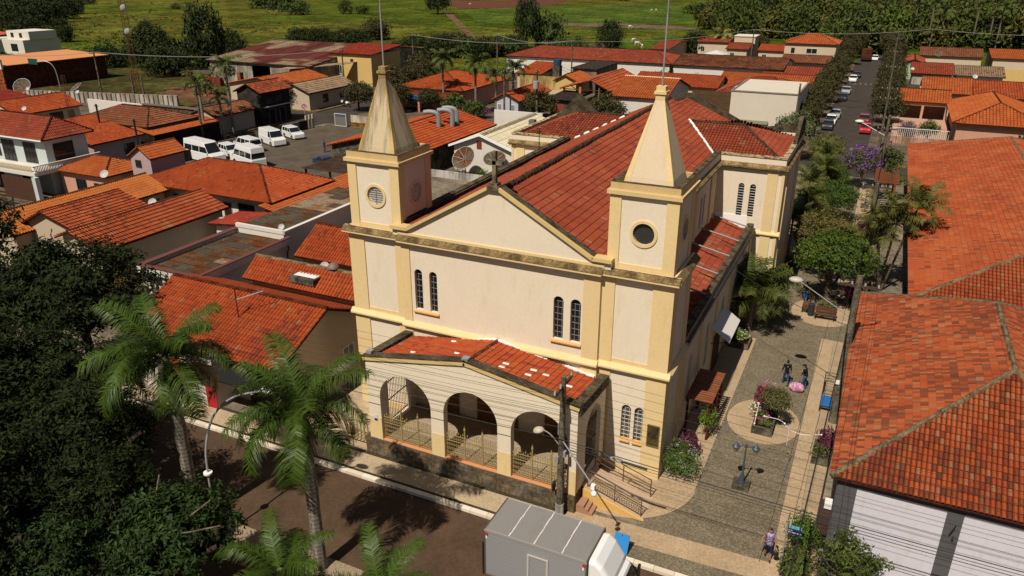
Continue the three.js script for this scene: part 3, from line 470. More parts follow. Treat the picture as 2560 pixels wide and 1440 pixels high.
  for (const [a, b] of [[-14.05, -10.95], [-10.2, -7.15], [-6.42, -3.4]]) pp('threshold', bx(a, b, 1.001, 1.03, 3.82, 4.27), M(0.58, 0.27, 0.13, { map: 'stucco' }));
  // stone-faced plinth: single stones on a core
  const plinth = add('plinth', bx(-15.15, -2.95, 0, 0.998, 3.6, 4.29), M(0.19, 0.16, 0.12, { map: 'stone' }));
  const sg = []; for (let k = 0; k < 4; k++) sg.push(M(...[[0.24, 0.2, 0.145], [0.21, 0.19, 0.16], [0.27, 0.21, 0.135], [0.2, 0.18, 0.15]][k], { map: 'stone', rough: 0.9 }));
  for (let j = 0; j < 4; j++) for (let x = -15.12; x < -3.1;) { const w = Math.min(rnd(0.26, 0.5), -2.97 - x), y0 = j * 0.25 + 0.012 + rnd(-0.03, 0.03) * (j > 0 ? 1 : 0), y1 = Math.min(0.985, (j + 1) * 0.25 - 0.012 + rnd(-0.03, 0.03)); mk('stone', new THREE.BoxGeometry(w - 0.014, y1 - y0, 0.06).rotateX(rnd(-0.03, 0.03)).rotateY(rnd(-0.04, 0.04)).translate(x + w / 2, (y0 + y1) / 2, 4.28 + rnd(0.012)), sg[Math.floor(rnd(4))], plinth); x += w; }
  // small sign on the first pier
  add('notice', bx(-14.5, -14.28, 2.12, 2.5, 4.256, 4.27), M(0.55, 0.55, 0.62)).add(new THREE.Mesh(new THREE.PlaneGeometry(0.2, 0.14).translate(-14.39 + 9.25, 2.2, 4.274 + 18), M(0.02, 0.03, 0.16))); ch.children[ch.children.length - 1].children[0].name = 'notice_text';
}
// ---------------------------------------------------------------- iron fences in the porch arches, gates, ramp
{
  const spear = (x, y, z, s = 1) => new THREE.ConeGeometry(0.035 * s, 0.14 * s, 4).translate(x, y + 0.07 * s, z);
  function fencePanel(x0, x1, label) {
    const z = 4.06, f = thing('iron_fence', label, 'fence', (x0 + x1) / 2, 1.03, z, 'ornate fences in the porch arches');
    const W = x1 - x0, posts = [x0 + W * 0.36, x0 + W * 0.7];
    for (const x of posts) mk('post', [bar(V(x, 1.03, z), V(x, 2.85, z), 0.04, 7), new THREE.SphereGeometry(0.06, 8, 6).translate(x, 2.88, z), spear(x, 2.92, z, 1.7)], bronze, f);
    mk('rail', [bx(x0, x1, 1.1, 1.13, z - 0.015, z + 0.015)], bronze, f); mk('rail', [bx(x0, x1, 2.02, 2.05, z - 0.015, z + 0.015)], bronze, f); mk('rail', [bx(x0, x1, 2.36, 2.39, z - 0.015, z + 0.015)], bronze, f);
    const n = Math.round(W / 0.13);
    for (let i = 0; i < n; i++) { const x = x0 + (i + 0.5) * W / n; mk('picket', [bar(V(x, 1.1, z), V(x, 2.45 + (i % 2) * 0.1, z), 0.011, 4), spear(x, 2.43 + (i % 2) * 0.1, z, 1.1)], bronze, f); }
    const sc = []; for (let i = 0; i < n; i++) for (const y of [1.3, 1.56, 1.82, 2.2]) { const x = x0 + (i + (y === 1.56 ? 0.5 : 1) - 0.5) * W / n; sc.push(new THREE.TorusGeometry(0.056, 0.012, 4, 9).translate(x, y, z)); }
    mk('scrollwork', sc, bronze, f);
    for (const x of posts) mk('brace', bar(V(x, 1.9, z - 0.02), V(x + W * 0.26, 1.08, z - 0.02), 0.013, 4), bronze, f);
  }
  fencePanel(-14.03, -10.97, 'ornate bronze fence in the porch arch beside the small notice'); fencePanel(-10.18, -7.17, 'ornate bronze fence in the middle arch of the porch'); fencePanel(-6.4, -3.42, 'ornate bronze fence in the porch arch behind the utility pole');
  function gate(x, z0, z1, y0, label, turn) {
    const g = thing('iron_gate', label, 'gate', x, y0, (z0 + z1) / 2);
    for (const y of [1.2, 2.5, 3.6]) mk('rail', bx(x - 0.02, x + 0.02, y, y + 0.05, z0, z1), iron, g);
    for (let i = 0; i <= 13; i++) { const z = mix(z0, z1, i / 13); mk('bar', [bar(V(x, 1.05, z), V(x, 3.85, z), 0.016, 5), spear(x, 3.85, z)], iron, g); }
  }
  gate(-14.6, 0.95, 2.9, 1.0, 'dark iron bar gate in the porch side arch near the notice'); gate(-3.18, 0.95, 2.9, 1.0, 'dark iron bar gate in the porch side arch above the ramp');
  // ramp with railings
  const r = thing('ramp', 'sloping tiled ramp with yellow side wall leading up to the porch', 'ramp', -1.4, 0, 2.6);
  const top = (x) => clamp(mix(1.0, 0.02, (x + 2.9) / 3.1), 0.02, 1);
  mk('ramp_surface', slab([V(-2.95, 1.0, 1.5), V(-2.95, 1.0, 3.3), V(0.2, 0.03, 3.3), V(0.2, 0.03, 1.5)].reverse(), 0.08), M(0.5, 0.36, 0.25, { map: 'stucco' }), r);
  mk('side_wall', wz(shp([[-2.9, 0], [0.25, 0], [-2.9, 0.9]]), [], 3.3, 3.42), M(0.66, 0.41, 0.13, STU), r);
  mk('ramp_body', wz(shp([[-2.94, 0], [0.2, 0], [-2.94, 0.88]]), [], 1.5, 3.3), concrete, r);
  const brownM = M(0.09, 0.05, 0.03, { rough: 0.6 });
  const rl = thing('handrail', 'brown lattice handrail along the street edge of the ramp', 'handrail', -1.4, 0.4, 3.2), lat = [];
  const at = (x, h, z) => V(x, top(x) + h, z);
  for (const h of [0.12, 0.8]) mk('rail', bar(at(-2.7, h, 3.22), at(0.05, h, 3.22), 0.022, 5), brownM, rl);
  mk('hand_bar', bar(at(-2.7, 1.0, 3.22), at(0.1, 1.0, 3.22), 0.035, 6), brownM, rl);
  for (const x of [-2.7, -1.3, 0.05]) mk('post', bar(V(x, top(x), 3.22), at(x, 1.0, 3.22), 0.025, 5), brownM, rl);
  for (let i = 0; i < 22; i++) { const x = mix(-2.7, 0.05, i / 22), x2 = x + 0.125; lat.push(bar(at(x, 0.12, 3.22), at(Math.min(x2 + 0.12, 0.05), 0.8, 3.22), 0.011, 4), bar(at(x, 0.8, 3.21), at(Math.min(x2 + 0.12, 0.05), 0.12, 3.21), 0.011, 4)); }
  mk('lattice', lat, bronze, rl);
  const r2 = thing('handrail', 'plain brown handrail between the ramp and the tower base', 'handrail', -1.4, 0.4, 1.55);
  for (const h of [0.35, 0.68, 1.0]) mk('rail', bar(at(-2.9, h, 1.55), at(0.05, h, 1.55), 0.028, 5), brownM, r2);
  for (const x of [-2.9, -1.4, 0.05]) mk('post', bar(V(x, top(x), 1.55), at(x, 1.0, 1.55), 0.028, 5), brownM, r2);
  const st = thing('porch_steps', 'small reddish steps at the corner of the porch plinth', 'steps', -2.6, 0, 3.75);
  for (let i = 0; i < 3; i++) mk('step', bx(-2.94, -2.1 - i * 0.22, i * 0.15, (i + 1) * 0.15, 3.45, 4.15), M(0.36, 0.2, 0.13, { map: 'stucco' }), st);
  // side gate by the first pier
  const sgate = thing('side_railing', 'short bronze railing with balusters beside the plinth end', 'railing', -15.9, 0.2, 4.0), bal = [];
  for (let i = 0; i <= 7; i++) bal.push(V(mix(-16.6, -14.95, i / 7), 0, 0).x);
  mk('rail', bx(-16.6, -14.95, 1.55, 1.62, 4.0, 4.06), bronze, sgate); mk('rail', bx(-16.6, -14.95, 0.45, 0.5, 4.0, 4.06), bronze, sgate);
  for (const x of bal) mk('baluster', [new THREE.CylinderGeometry(0.03, 0.05, 1.05, 6).translate(x, 1.02, 4.03), new THREE.SphereGeometry(0.055, 6, 5).translate(x, 1.15, 4.03)], bronze, sgate);
}
// ---------------------------------------------------------------- the ground, streets and pavements (street level -0.14, pavement level 0)
{
  const g = new THREE.PlaneGeometry(3000, 3000, 150, 150).rotateX(-Math.PI / 2).translate(-200, -0.22, -900), p = g.attributes.position, col = new Float32Array(p.count * 3);
  for (let i = 0; i < p.count; i++) {
    const x = p.getX(i), z = p.getZ(i), n = fbm(x * 0.009 + 40, z * 0.009 + 40, 4), m = fbm(x * 0.03 + 9, z * 0.03 + 3, 3);
    const dry = clamp(sstep(0.42, 0.62, n) + 0.35 * (m - 0.5) + (x < -190 ? 0.35 : 0) - (x > -140 ? 0.35 : 0));
    
    const a = [0.105, 0.175, 0.02], b = [0.195, 0.2, 0.05]; for (let k = 0; k < 3; k++) col[i * 3 + k] = mix(a[k], b[k], dry) * (0.85 + 0.5 * (m - 0.35));
  }
  g.setAttribute('color', new THREE.BufferAttribute(col, 3)); g.computeVertexNormals();
  struct('ground', g, M(1.25, 1.25, 1.25, { map: 'grass', vc: true, rough: 1, spec: 0.05 }));
  const asph = M(0.125, 0.08, 0.052, { map: 'asphalt', rough: 0.92, bump: 0.004 }), asph2 = M(0.085, 0.072, 0.062, { map: 'asphalt', rough: 0.92 });
  const rect = (x0, x1, z0, z1, y) => poly([[x0, z0], [x0, z1], [x1, z1], [x1, z0]], y);
  struct('road', rect(-200, 120, 6.3, 16.5, -0.14), asph);
  struct('cross_street', rect(-180, 70, -81, -72.4, -0.14), asph2);
  struct('side_street', rect(-85.2, -78.2, -72.4, -30, -0.136), asph2); struct('side_street', rect(-86.8, -78.2, -240, -81, -0.136), asph2);
  struct('mall_street', rect(-1.3, 6.4, -265, -81, -0.138), asph2);
  // blocks of town ground, raised to pavement level
  const earth = M(0.2, 0.15, 0.105, { map: 'soil', rough: 1 }), blk = (x0, x1, z0, z1, m = earth) => struct('town_ground', bx(x0, x1, -0.4, -0.002, z0, z1), m);
  const paved = M(0.3, 0.245, 0.18, { map: 'soil', rough: 1 });
  blk(-78.2, 70, -72.4, 6.0, paved); blk(-180, -85.2, -72.4, 6.0); blk(-85.2, -78.2, -30, 6.0); blk(-78.2, -1.3, -168, -81); blk(6.4, 70, -215, -81); blk(-160, -86.8, -126, -81); blk(-30, -1.3, -215, -168); blk(-60, -30, -228, -168);
  blk(-200, 120, 16.5, 60, M(0.16, 0.13, 0.1, { map: 'soil', rough: 1 }));
  // vacant lot of dry grass and reddish soil
  struct('vacant_lot', poly([[-185, -66], [-112, -73], [-112, -80], [-118, -104], [-165, -118], [-195, -100]], 0.02), M(0.15, 0.13, 0.05, { map: 'grass', rough: 1 }));
  struct('bare_soil', poly([[-128, -82], [-113, -80.5], [-113, -86], [-124, -93], [-136, -92]], 0.028), M(0.24, 0.11, 0.06, { map: 'soil', rough: 1 }));
  // car park behind the church
  struct('car_park', rect(-77, -44.5, -71.5, -38, 0.004), M(0.15, 0.122, 0.092, { map: 'asphalt', rough: 0.95 }));
  // far fields: red soil, a dirt track, a pale road
  const soilR = M(0.2, 0.075, 0.045, { map: 'soil', rough: 1 });
  const far = (name, pts, y, m) => struct(name, poly(pts.map(([u, v]) => { const q = G(u, v, y); return [q.x, q.z]; }), y), m);
  far('red_field', [[1118, 8], [1150, 22], [1230, 20], [1390, 12], [1425, 0], [1130, 2]], -0.1, soilR);
  far('dirt_track', [[1108, 30], [1126, 30], [1168, 70], [1212, 118], [1190, 122], [1150, 72]], -0.08, M(0.24, 0.14, 0.07, { map: 'soil' }));
  far('farm_road', [[1395, 57], [1540, 59], [1700, 66], [1760, 74], [1690, 74], [1480, 67], [1390, 64]], -0.09, M(0.24, 0.155, 0.11, { map: 'soil' }));
  far('pasture', [[1150, 26], [1420, 14], [1740, 10], [1760, 60], [1600, 60], [1390, 55], [1210, 60]], -0.15, M(0.15, 0.235, 0.03, { map: 'grass', rough: 1 }));
  // kerbs of the front street: single stones
  const kerbM = [M(0.7, 0.62, 0.5, STU), M(0.64, 0.55, 0.43, STU), M(0.74, 0.66, 0.54, STU)];
  const kerb = struct('kerb', bx(-120, 60, -0.3, -0.05, 6.12, 6.26), concrete);
  for (let i = 0; i < 64; i++) { const x = -38 + i * 0.92; mk('kerb_stone', bx(x + 0.008, x + 0.912, -0.2, 0.02 + rnd(0.008), 6.06, 6.33 + rnd(0.01)), kerbM[i % 3], kerb); }
  const far2 = struct('kerb', bx(-120, 60, -0.3, -0.02, 16.4, 16.6), kerbM[1]);
  // yellow kerbs and lines
  const yel = M(0.6, 0.4, 0.035, { map: 'moss', rough: 0.8 });
  struct('yellow_kerb', [bx(-85.4, -85.15, -0.2, 0.02, -70, -44), bx(-87.05, -86.75, -0.2, 0.02, -93, -80.6), bx(-97, -86.75, -0.2, 0.02, -80.95, -80.7)], yel);
  struct('yellow_kerb', [bx(6.35, 6.6, -0.2, 0.02, -90, -81), bx(6.35, 12, -0.2, 0.02, -81.1, -80.8)], yel);
  struct('median', bx(-60, -6.5, -0.3, 0.0, 11.9, 13.0), M(0.4, 0.33, 0.25, { map: 'paveLight' }));
  struct('road_marking', [rect(-40, 4, 13.35, 13.47, -0.134), rect(-40, 4, 13.75, 13.87, -0.134)], M(0.62, 0.36, 0.03, { map: 'moss' }));
  for (const z of [-92, -168]) for (let i = 0; i < 6; i++) struct('crosswalk_stripe', rect(-0.6 + i * 1.15, -0.1 + i * 1.15, z, z + 3, -0.132), M(0.42, 0.4, 0.36, { map: 'moss' }));
  // paving of the mall and the front pavement: cut stone mosaics
  const pd = M(0.36, 0.315, 0.25, { map: 'paveDark', rough: 0.9, bump: 0.004 }), pl = M(0.56, 0.44, 0.31, { map: 'paveLight', rough: 0.9 }), ph = M(0.6, 0.5, 0.37, { map: 'paveLight', rough: 0.9 }), pdk = M(0.115, 0.095, 0.07, { map: 'paveDark', rough: 0.9 });
  const pav = (n, pts, y, m) => struct(n, poly(pts, y), m);
  pav('mall_paving', [[0.02, -71], [0.02, 6.06], [7.95, 6.06], [7.95, -71]], 0.004, pd);
  pav('pavement', [[-60, 4.3], [-60, 6.06], [0.02, 6.06], [0.02, 4.3]], 0.004, pdk);
  pav('pavement_stripe', [[-60, 4.56], [-60, 5.88], [-3.3, 5.88], [-3.3, 4.56]], 0.009, ph);
  pav('pavement_stripe', [[-3.3, 4.0], [-3.3, 5.3], [8, 4.9], [8, 3.6]], 0.012, pl);
  const arc = []; for (let i = 0; i <= 24; i++) { const a = i / 24 * Math.PI / 2; arc.push([-1.6 + 3.6 * Math.sin(a), 0.2 + 3.8 * Math.cos(a) - 0.3]); }
  pav('corner_paving', [[-3.0, 0], [-3.0, 3.65], [-1.6, 3.7], ...arc.slice(1), [2.0, 0]], 0.0155, pl);
  const strips = [[0.02, 1.92, -19.2, 0.3], [0.02, 1.92, -71, -22.5], [6.15, 6.98, -21.2, 3.7], [6.6, 7.95, -71, -29.5]];
  for (const [a, b, c, d] of strips) pav('paving_strip', [[a, c], [a, d], [b, d], [b, c]], 0.009, pl);
  pav('paving_strip', [[7.0, -21.2], [7.0, 3.7], [7.95, 3.7], [7.95, -21.2]], 0.0085, M(0.5, 0.4, 0.29, { map: 'paveLight' }));
  const ell = (cx, cz, rx, rz) => Array.from({ length: 48 }, (_, i) => [cx + rx * Math.sin(i / 48 * 6.2832), cz + rz * Math.cos(i / 48 * 6.2832)]);
  pav('paving_circle', ell(4.06, -8.2, 2.03, 2.5), 0.0125, pl); pav('paving_circle', ell(5.75, -26.0, 2.25, 2.65), 0.0125, pl); pav('paving_circle', ell(4.2, -50, 2.1, 2.6), 0.0125, pl);
  pav('side_yard', [[-19.8, -3], [-19.8, 4.3], [-15.15, 4.3], [-15.15, 0], [-18.5, 0], [-18.5, -3]], 0.006, ph);
  pav('plaza_paving', [[-60, 17], [-60, 40], [20, 40], [20, 17]], 0.006, ph);
  pav('garden_bed', [[-48, 18.2], [-48, 34], [-6, 34], [-6, 18.2]], 0.014, M(0.12, 0.13, 0.035, { map: 'grass' }));
  // scrub and weed tufts over the meadows
  seed(303); const sgm = leafTuft(), cnt = 1500, im = new THREE.InstancedMesh(sgm, M(1, 1, 1, { rough: 0.9, spec: 0.1 }), cnt), m4 = new THREE.Matrix4(), cc = new THREE.Color(); let k = 0;
  while (k < cnt) { const u = rnd() < 0.6 ? rnd(0, 760) : rnd(760, 1740), v = rnd(2, u < 760 ? 150 : 100), p = G(u, v, -0.2); if (p.z > -100 && p.x > -150) continue; if (p.x > -175 && p.x < -160 && p.z > -100) continue; if (p.x > -140 && p.z > -150 && u > 500) continue; if (vnoise(p.x * 0.02, p.z * 0.02, 0, 5) < 0.42) continue; const s = rnd(0.35, 1.5) * (u < 760 ? 1 : 0.6); m4.makeRotationY(rnd(6.28)).scale(V(s, s * rnd(0.4, 0.8), s)).setPosition(p.x, -0.2, p.z); im.setMatrixAt(k, m4); const t = rnd(); im.setColorAt(k, cc.setRGB(mix(0.05, 0.16, t), mix(0.085, 0.14, t), mix(0.014, 0.035, t))); k++; }
  im.name = 'scrub'; im.userData = { kind: 'stuff', label: 'weeds and scrub scattered over the meadows', category: 'scrub' }; im.castShadow = im.receiveShadow = true; scene.add(im);
  function leafTuft() { const L = []; for (let i = 0; i < 26; i++) { const a = rnd(6.28), r = rnd(0.2, 1), b = V(Math.cos(a) * r, rnd(0, 0.5), Math.sin(a) * r), w = rnd(0.2, 0.4), h = rnd(0.3, 0.8); L.push([b, b.clone().add(V(w * Math.cos(a + 1.3), h * 0.4, w * Math.sin(a + 1.3))), b.clone().add(V(rnd(-0.3, 0.3), h, rnd(-0.3, 0.3)))]); } const g2 = tri(L); g2.setAttribute('uv', new THREE.Float32BufferAttribute(new Float32Array(g2.attributes.position.count * 2), 2)); return g2; }
}
// ---------------------------------------------------------------- houses of the town
PAL.tan = [[0.25, 0.165, 0.1], [0.2, 0.13, 0.08], [0.28, 0.19, 0.115], [0.14, 0.045, 0.032]];
PAL.pale = [[0.66, 0.58, 0.4], [0.62, 0.55, 0.38], [0.68, 0.6, 0.43], [0.58, 0.5, 0.35]];
const WALL = { white: M(0.66, 0.62, 0.56, STU), cream: M(0.56, 0.46, 0.33, STU), yellow: M(0.6, 0.42, 0.16, STU), pink: M(0.55, 0.3, 0.21, STU), lilac: M(0.4, 0.3, 0.3, STU), blue: M(0.5, 0.56, 0.55, STU), grey: M(0.3, 0.27, 0.24, { map: 'moss' }), beige: M(0.5, 0.41, 0.3, STU), dim: M(0.28, 0.22, 0.16, { map: 'moss' }), stain: M(0.5, 0.45, 0.38, { map: 'streak' }) };
function house(name, label, E, h, R, wall, o = {}) {
  const [x0, x1, z0, z1] = E, ov = o.ov ?? 0.45, w = o.walls || [x0 + ov, x1 - ov, z0 + ov, z1 - ov];
  const t = thing(name, label, o.cat || 'house', (x0 + x1) / 2, 0, (z0 + z1) / 2, o.group), wm = WALL[wall] || wall;
  let rp, gg = [bx(w[0], w[1], 0, h - 0.02, w[2], w[3])];
  if (R[0] === 'hip') rp = hipPlanes(x0, x1, z0, z1, h, R[2], R[1], R[3], R[4], R[5]);
  else if (R[0] === 'gable') {
    const [, ax, r, c, h2 = h] = R; rp = gablePlanes(x0, x1, z0, z1, h, r, ax, c, h2);
    gg = ax === 'x' ? [profX([[w[3], 0], [w[3], h + r * ((z1 - w[3]) / (z1 - c)) - 0.12], [c, h + r - 0.14], [w[2], h2 + (h + r - h2) * ((w[2] - z0) / (c - z0)) - 0.12], [w[2], 0]].reverse(), w[0], w[1])] : [profZ([[w[0], 0], [w[1], 0], [w[1], h + r * (ov / (x1 - c)) - 0.12], [c, h + r - 0.14], [w[0], h2 + (h + r - h2) * (ov / (c - x0)) - 0.12]], w[2], w[3])];
  } else if (R[0] === 'shed') {   // low side named
    const r = R[2], y = { 'x+': [r, 0, 0, r], 'x-': [0, r, r, 0], 'z+': [r, r, 0, 0], 'z-': [0, 0, r, r] }[R[1]];
    rp = { planes: [[V(x0, h + y[3], z1), V(x1, h + y[2], z1), V(x1, h + y[1], z0), V(x0, h + y[0], z0)].map((v) => v)], ridges: [] };
    const q = y; rp.planes = [[V(x0, h + q[0], z0), V(x0, h + q[3], z1), V(x1, h + q[2], z1), V(x1, h + q[1], z0)]];
  }
  if (!o.open) mk('wall', gg, wm, t);
  else { for (const [px, pz] of o.posts || [[w[0], w[2]], [w[1], w[2]], [w[0], w[3]], [w[1], w[3]]]) mk('post', bx(px - 0.12, px + 0.12, 0, h, pz - 0.12, pz + 0.12), o.postMat || steelG, t); }
  const z = Math.max(-z1, 0), w0 = o.w || (z > 90 ? 0.42 : z > 38 ? 0.3 : 0.25), l0 = o.l || (z > 90 ? 0.62 : z > 38 ? 0.48 : 0.4);
  t.roof = tiled(t, rp.planes, { pal: o.pal || 'fire', ridges: rp.ridges, w: w0, l: l0, stain: o.stain ?? 0.3, lichen: o.lichen ?? 0.03, lift: o.lift ?? 0.05, hump: o.hump ?? 0.055, single: o.single || 0, ridgeMat: o.ridgeMat, sag: o.sag || 0, thick: o.thick || 0.14, skip: o.skip, ridgeSingle: o.ridgeSingle, colour: o.colour });
  if (o.band) mk('wall_band', bx(w[0] - 0.01, w[1] + 0.01, 0, o.band[1], w[2] - 0.01, w[3] + 0.01), o.band[0], t);
  for (const [side, a0, a1, y0, y1, op = {}] of o.win || []) windowOn(t, side, side === 'x+' ? w[1] : side === 'x-' ? w[0] : side === 'z+' ? w[3] : w[2], a0, a1, y0, y1, op);
  return t;
}
const DOOR = { name: 'door', cols: 1, pane: M(0.05, 0.03, 0.02, { map: 'wood' }), frame: M(0.3, 0.25, 0.2) }, DARK = { cols: 3, frame: M(0.05, 0.045, 0.04) };
function corrug(x0, x1, z0, z1, y, along, pitch = 0.18, amp = 0.03, tilt = 0) {   // corrugated sheet; ribs run along x or z
  const L = [], n = Math.round((along === 'x' ? z1 - z0 : x1 - x0) / (pitch / 2));
  for (let i = 0; i < n; i++) { const a = i / n, b = (i + 1) / n, ya = y + (i % 2) * amp, yb = y + ((i + 1) % 2) * amp; L.push(along === 'x' ? [V(x0, ya, mix(z0, z1, a)), V(x0, yb, mix(z0, z1, b)), V(x1, yb + tilt, mix(z0, z1, b)), V(x1, ya + tilt, mix(z0, z1, a))] : [V(mix(x0, x1, a), ya, z0), V(mix(x0, x1, a), ya + tilt, z1), V(mix(x0, x1, b), yb + tilt, z1), V(mix(x0, x1, b), yb, z0)]); }
  return tri(L);
}
{
  // ---- beside the church
  const a = house('shop_house', 'red tiled shop with a dark awning next to the church', [-32.6, -20.2, -3.4, 5.0], 4.0, ['gable', 'x', 2.0, 0.4, 4.3], 'cream', { pal: 'fire', stain: 0.38, single: 200, walls: [-32.15, -20.65, -2.95, 3.0], win: [['x+', -2.2, -1.2, 1.3, 2.5, { pane: M(0.2, 0.2, 0.22) }], ['x+', 1.5, 2.4, 1.2, 2.3, {}]], ridges: 1, hump: 0.075, lift: 0.04 });
  mk('shop_front', [bx(-32.1, -25.7, 0, 3.9, 3.0, 4.6)], M(0.6, 0.55, 0.47, STU), a); mk('end_wall', bx(-21.0, -20.65, 0, 3.9, 3.0, 4.6), WALL.cream, a); mk('door', bx(-24.6, -22.4, 0, 2.4, 3.0, 3.05), M(0.1, 0.07, 0.05, { map: 'wood' }), a); mk('red_stripe', bx(-26.5, -25.7, 0, 1.4, 4.6, 4.63), M(0.35, 0.02, 0.03), a);
  mk('shutter', bx(-30.4, -28, 0, 2.6, 4.6, 4.62), M(0.1, 0.08, 0.06), a);
  mk('awning', slab([V(-27.0, 2.95, 4.6), V(-27.0, 2.8, 5.55), V(-21.3, 2.8, 5.55), V(-21.3, 2.95, 4.6)], 0.1), M(0.02, 0.02, 0.02, { rough: 1, spec: 0.1 }), a);
  const sg = mk('shop_sign', bx(-28.2, -27.4, 2.3, 3.5, 5.3, 5.4), M(0.22, 0.06, 0.03), a); mk('sign_frame', [bx(-28.24, -27.36, 3.5, 3.55, 5.28, 5.42), bx(-28.24, -27.36, 2.25, 2.3, 5.28, 5.42)], iron, sg);
  mk('sun_shade_arm', bar(V(-21.6, 2.7, 5.8), V(-20.3, 3.6, 4.7), 0.05), M(0.5, 0.5, 0.52), a);
  const an = thing('tv_antenna', 'thin television aerial standing on the red shop roof', 'antenna', -25.3, 4.9, 2.4);
  mk('mast', bar(V(-25.3, 4.9, 2.4), V(-25.3, 7.1, 2.4), 0.035), iron, an); mk('boom', bar(V(-25.3, 6.4, 2.4), V(-23.9, 6.9, 1.6), 0.02), galv, an);
  for (let i = 0; i < 6; i++) { const t = i / 5, c = V(mix(-25.2, -23.9, t), mix(6.42, 6.9, t), mix(2.35, 1.6, t)); mk('element', bar(c.clone().add(V(-0.25, 0, -0.35)), c.clone().add(V(0.25, 0, 0.35)), 0.01, 4), galv, an); }
  const b = house('annex_house', 'small red roofed annex with a skylight behind the shop', [-30.2, -19.4, -7.6, -3.0], 5.0, ['gable', 'x', 1.1, -4.6, 4.6], 'beige', { pal: 'fire', stain: 0.38, hump: 0.075, lift: 0.04, ridgeMat: M(0.5, 0.38, 0.25, { map: 'moss' }) });
  mk('skylight', [bx(-26.2, -24.2, 5.35, 5.75, -4.35, -3.15)], M(0.3, 0.29, 0.27, { map: 'moss' }), b); mk('skylight_pane', slab([V(-26.05, 5.78, -4.2), V(-26.05, 5.74, -3.25), V(-24.35, 5.74, -3.25), V(-24.35, 5.78, -4.2)], 0.02), M(0.72, 0.7, 0.66, { rough: 0.4 }), b);
  const vent = mk('roof_vent', [new THREE.CylinderGeometry(0.3, 0.34, 0.5, 12).translate(-23.6, 6.0, -4.6), new THREE.SphereGeometry(0.42, 12, 6, 0, 6.3, 0, 1.4).translate(-23.6, 6.2, -4.6)], M(0.16, 0.11, 0.09, { rough: 0.6 }), b);
  house('red_house', 'red tiled house with a dark veranda close to the church tower', [-31.4, -19.5, -15.6, -9.6], 4.2, ['gable', 'x', 1.7, -12.6], 'beige', { pal: 'fire', stain: 0.3, hump: 0.08, lift: 0.035, win: [['z+', -27.6, -24.6, 0.4, 3.3, { cols: 4, rows: 3, frame: M(0.06, 0.05, 0.045) }]] });
  house('rear_house', 'narrow red roofed house showing just behind the church tower', [-31, -19.6, -24, -17], 3.6, ['gable', 'x', 1.4, -20.5], 'white', { pal: 'fire' });
  // flat-roofed white building with corrugated roof sheets
  const f = thing('flat_building', 'white flat-roofed building with rusty corrugated roof sheets', 'building', -35.8, 0, -12.5);
  mk('wall', [bx(-38.2, -33.1, 0, 4.5, -10.9, -2.4), bx(-38.2, -33.4, 0, 5.2, -24, -10.9)], WALL.white, f);
  mk('fascia', [bx(-38.6, -32.8, 4.5, 5.05, -1.75, -1.5), bx(-38.6, -38.35, 4.5, 5.05, -11, -1.75), bx(-33.05, -32.8, 4.5, 5.05, -11, -1.75)], WALL.white, f);
  mk('coping', [bx(-38.65, -32.75, 5.05, 5.1, -1.8, -1.45), bx(-38.65, -38.1, 5.05, 5.1, -24, -1.8), bx(-33.1, -32.75, 5.05, 5.1, -11, -1.8)], M(0.13, 0.05, 0.045), f);
  mk('porch_post', [bx(-38.2, -37.9, 0, 4.5, -2.1, -1.8)], WALL.white, f); mk('porch_post', [bx(-36.6, -36.3, 0, 4.5, -2.1, -1.8)], WALL.white, f); mk('porch_window', bx(-35.9, -34.4, 1, 3.4, -2.42, -2.38), glassD, f);
  const sheets = [M(0.13, 0.11, 0.085, { map: 'rust' }), M(0.11, 0.093, 0.075, { map: 'rust' }), M(0.165, 0.1, 0.06, { map: 'rust' }), M(0.34, 0.3, 0.24, { map: 'rust' })]; seed(41);
  for (let j = 0; j < 9; j++) for (let i = 0; i < 3; i++) mk('roof_sheet', corrug(-38.2 + i * 1.7, -36.5 + i * 1.7, -10.9 + j * 1.02 - 0.04, -9.86 + j * 1.02, 4.72 + (i + j) % 2 * 0.012, 'x', 0.2, 0.035), sheets[rnd() < 0.12 ? 3 : Math.floor(rnd(3))], f);
  for (let j = 0; j < 11; j++) for (let i = 0; i < 3; i++) mk('roof_sheet', corrug(-38.1 + i * 1.5, -36.5 + i * 1.5, -24 + j * 1.18 - 0.05, -22.78 + j * 1.18, 5.28 + (i + j) % 2 * 0.012, 'x', 0.2, 0.035), sheets[j < 6 && rnd() < 0.55 ? 3 : Math.floor(rnd(2))], f);
  mk('coping', [bx(-33.65, -33.3, 5.2, 5.45, -24, -10.9), bx(-38.3, -33.4, 5.2, 5.5, -11.1, -10.85)], WALL.white, f); windowOn(f, 'x+', -33.4, -19, -17.6, 2.2, 3.6, DARK); windowOn(f, 'x+', -33.4, -15.5, -13.6, 2.2, 3.6, DARK);
  mk('drain_pipe', tube([V(-33.0, 4.6, -10.6), V(-32.7, 4.3, -10.6), V(-33.0, 3.9, -10.7), V(-33.0, 0.2, -10.7)], 0.06), iron, f);
  // ---- houses further along that side
  const e2 = house('tiled_house', 'long house with strongly lined dull red tiles beside a grey valley gutter', [-52.0, -46.9, -18.6, -4.6], 3.6, ['gable', 'z', 1.3, -50.2, 4.2], 'beige', { pal: 'old', l: 0.5, lift: 0.085, hump: 0.04, stain: 0.36 });
  mk('valley_gutter', slab([V(-52.5, 4.16, -18.6), V(-52.5, 4.1, -6.6), V(-51.7, 4.1, -6.6), V(-51.7, 4.16, -18.6)], 0.06), M(0.3, 0.3, 0.31, { rough: 0.5, metal: 0.4 }), e2);
  mk('yard_wall', bx(-46.9, -43.6, 0, 3.0, -17.4, -17.1), WALL.white, e2);
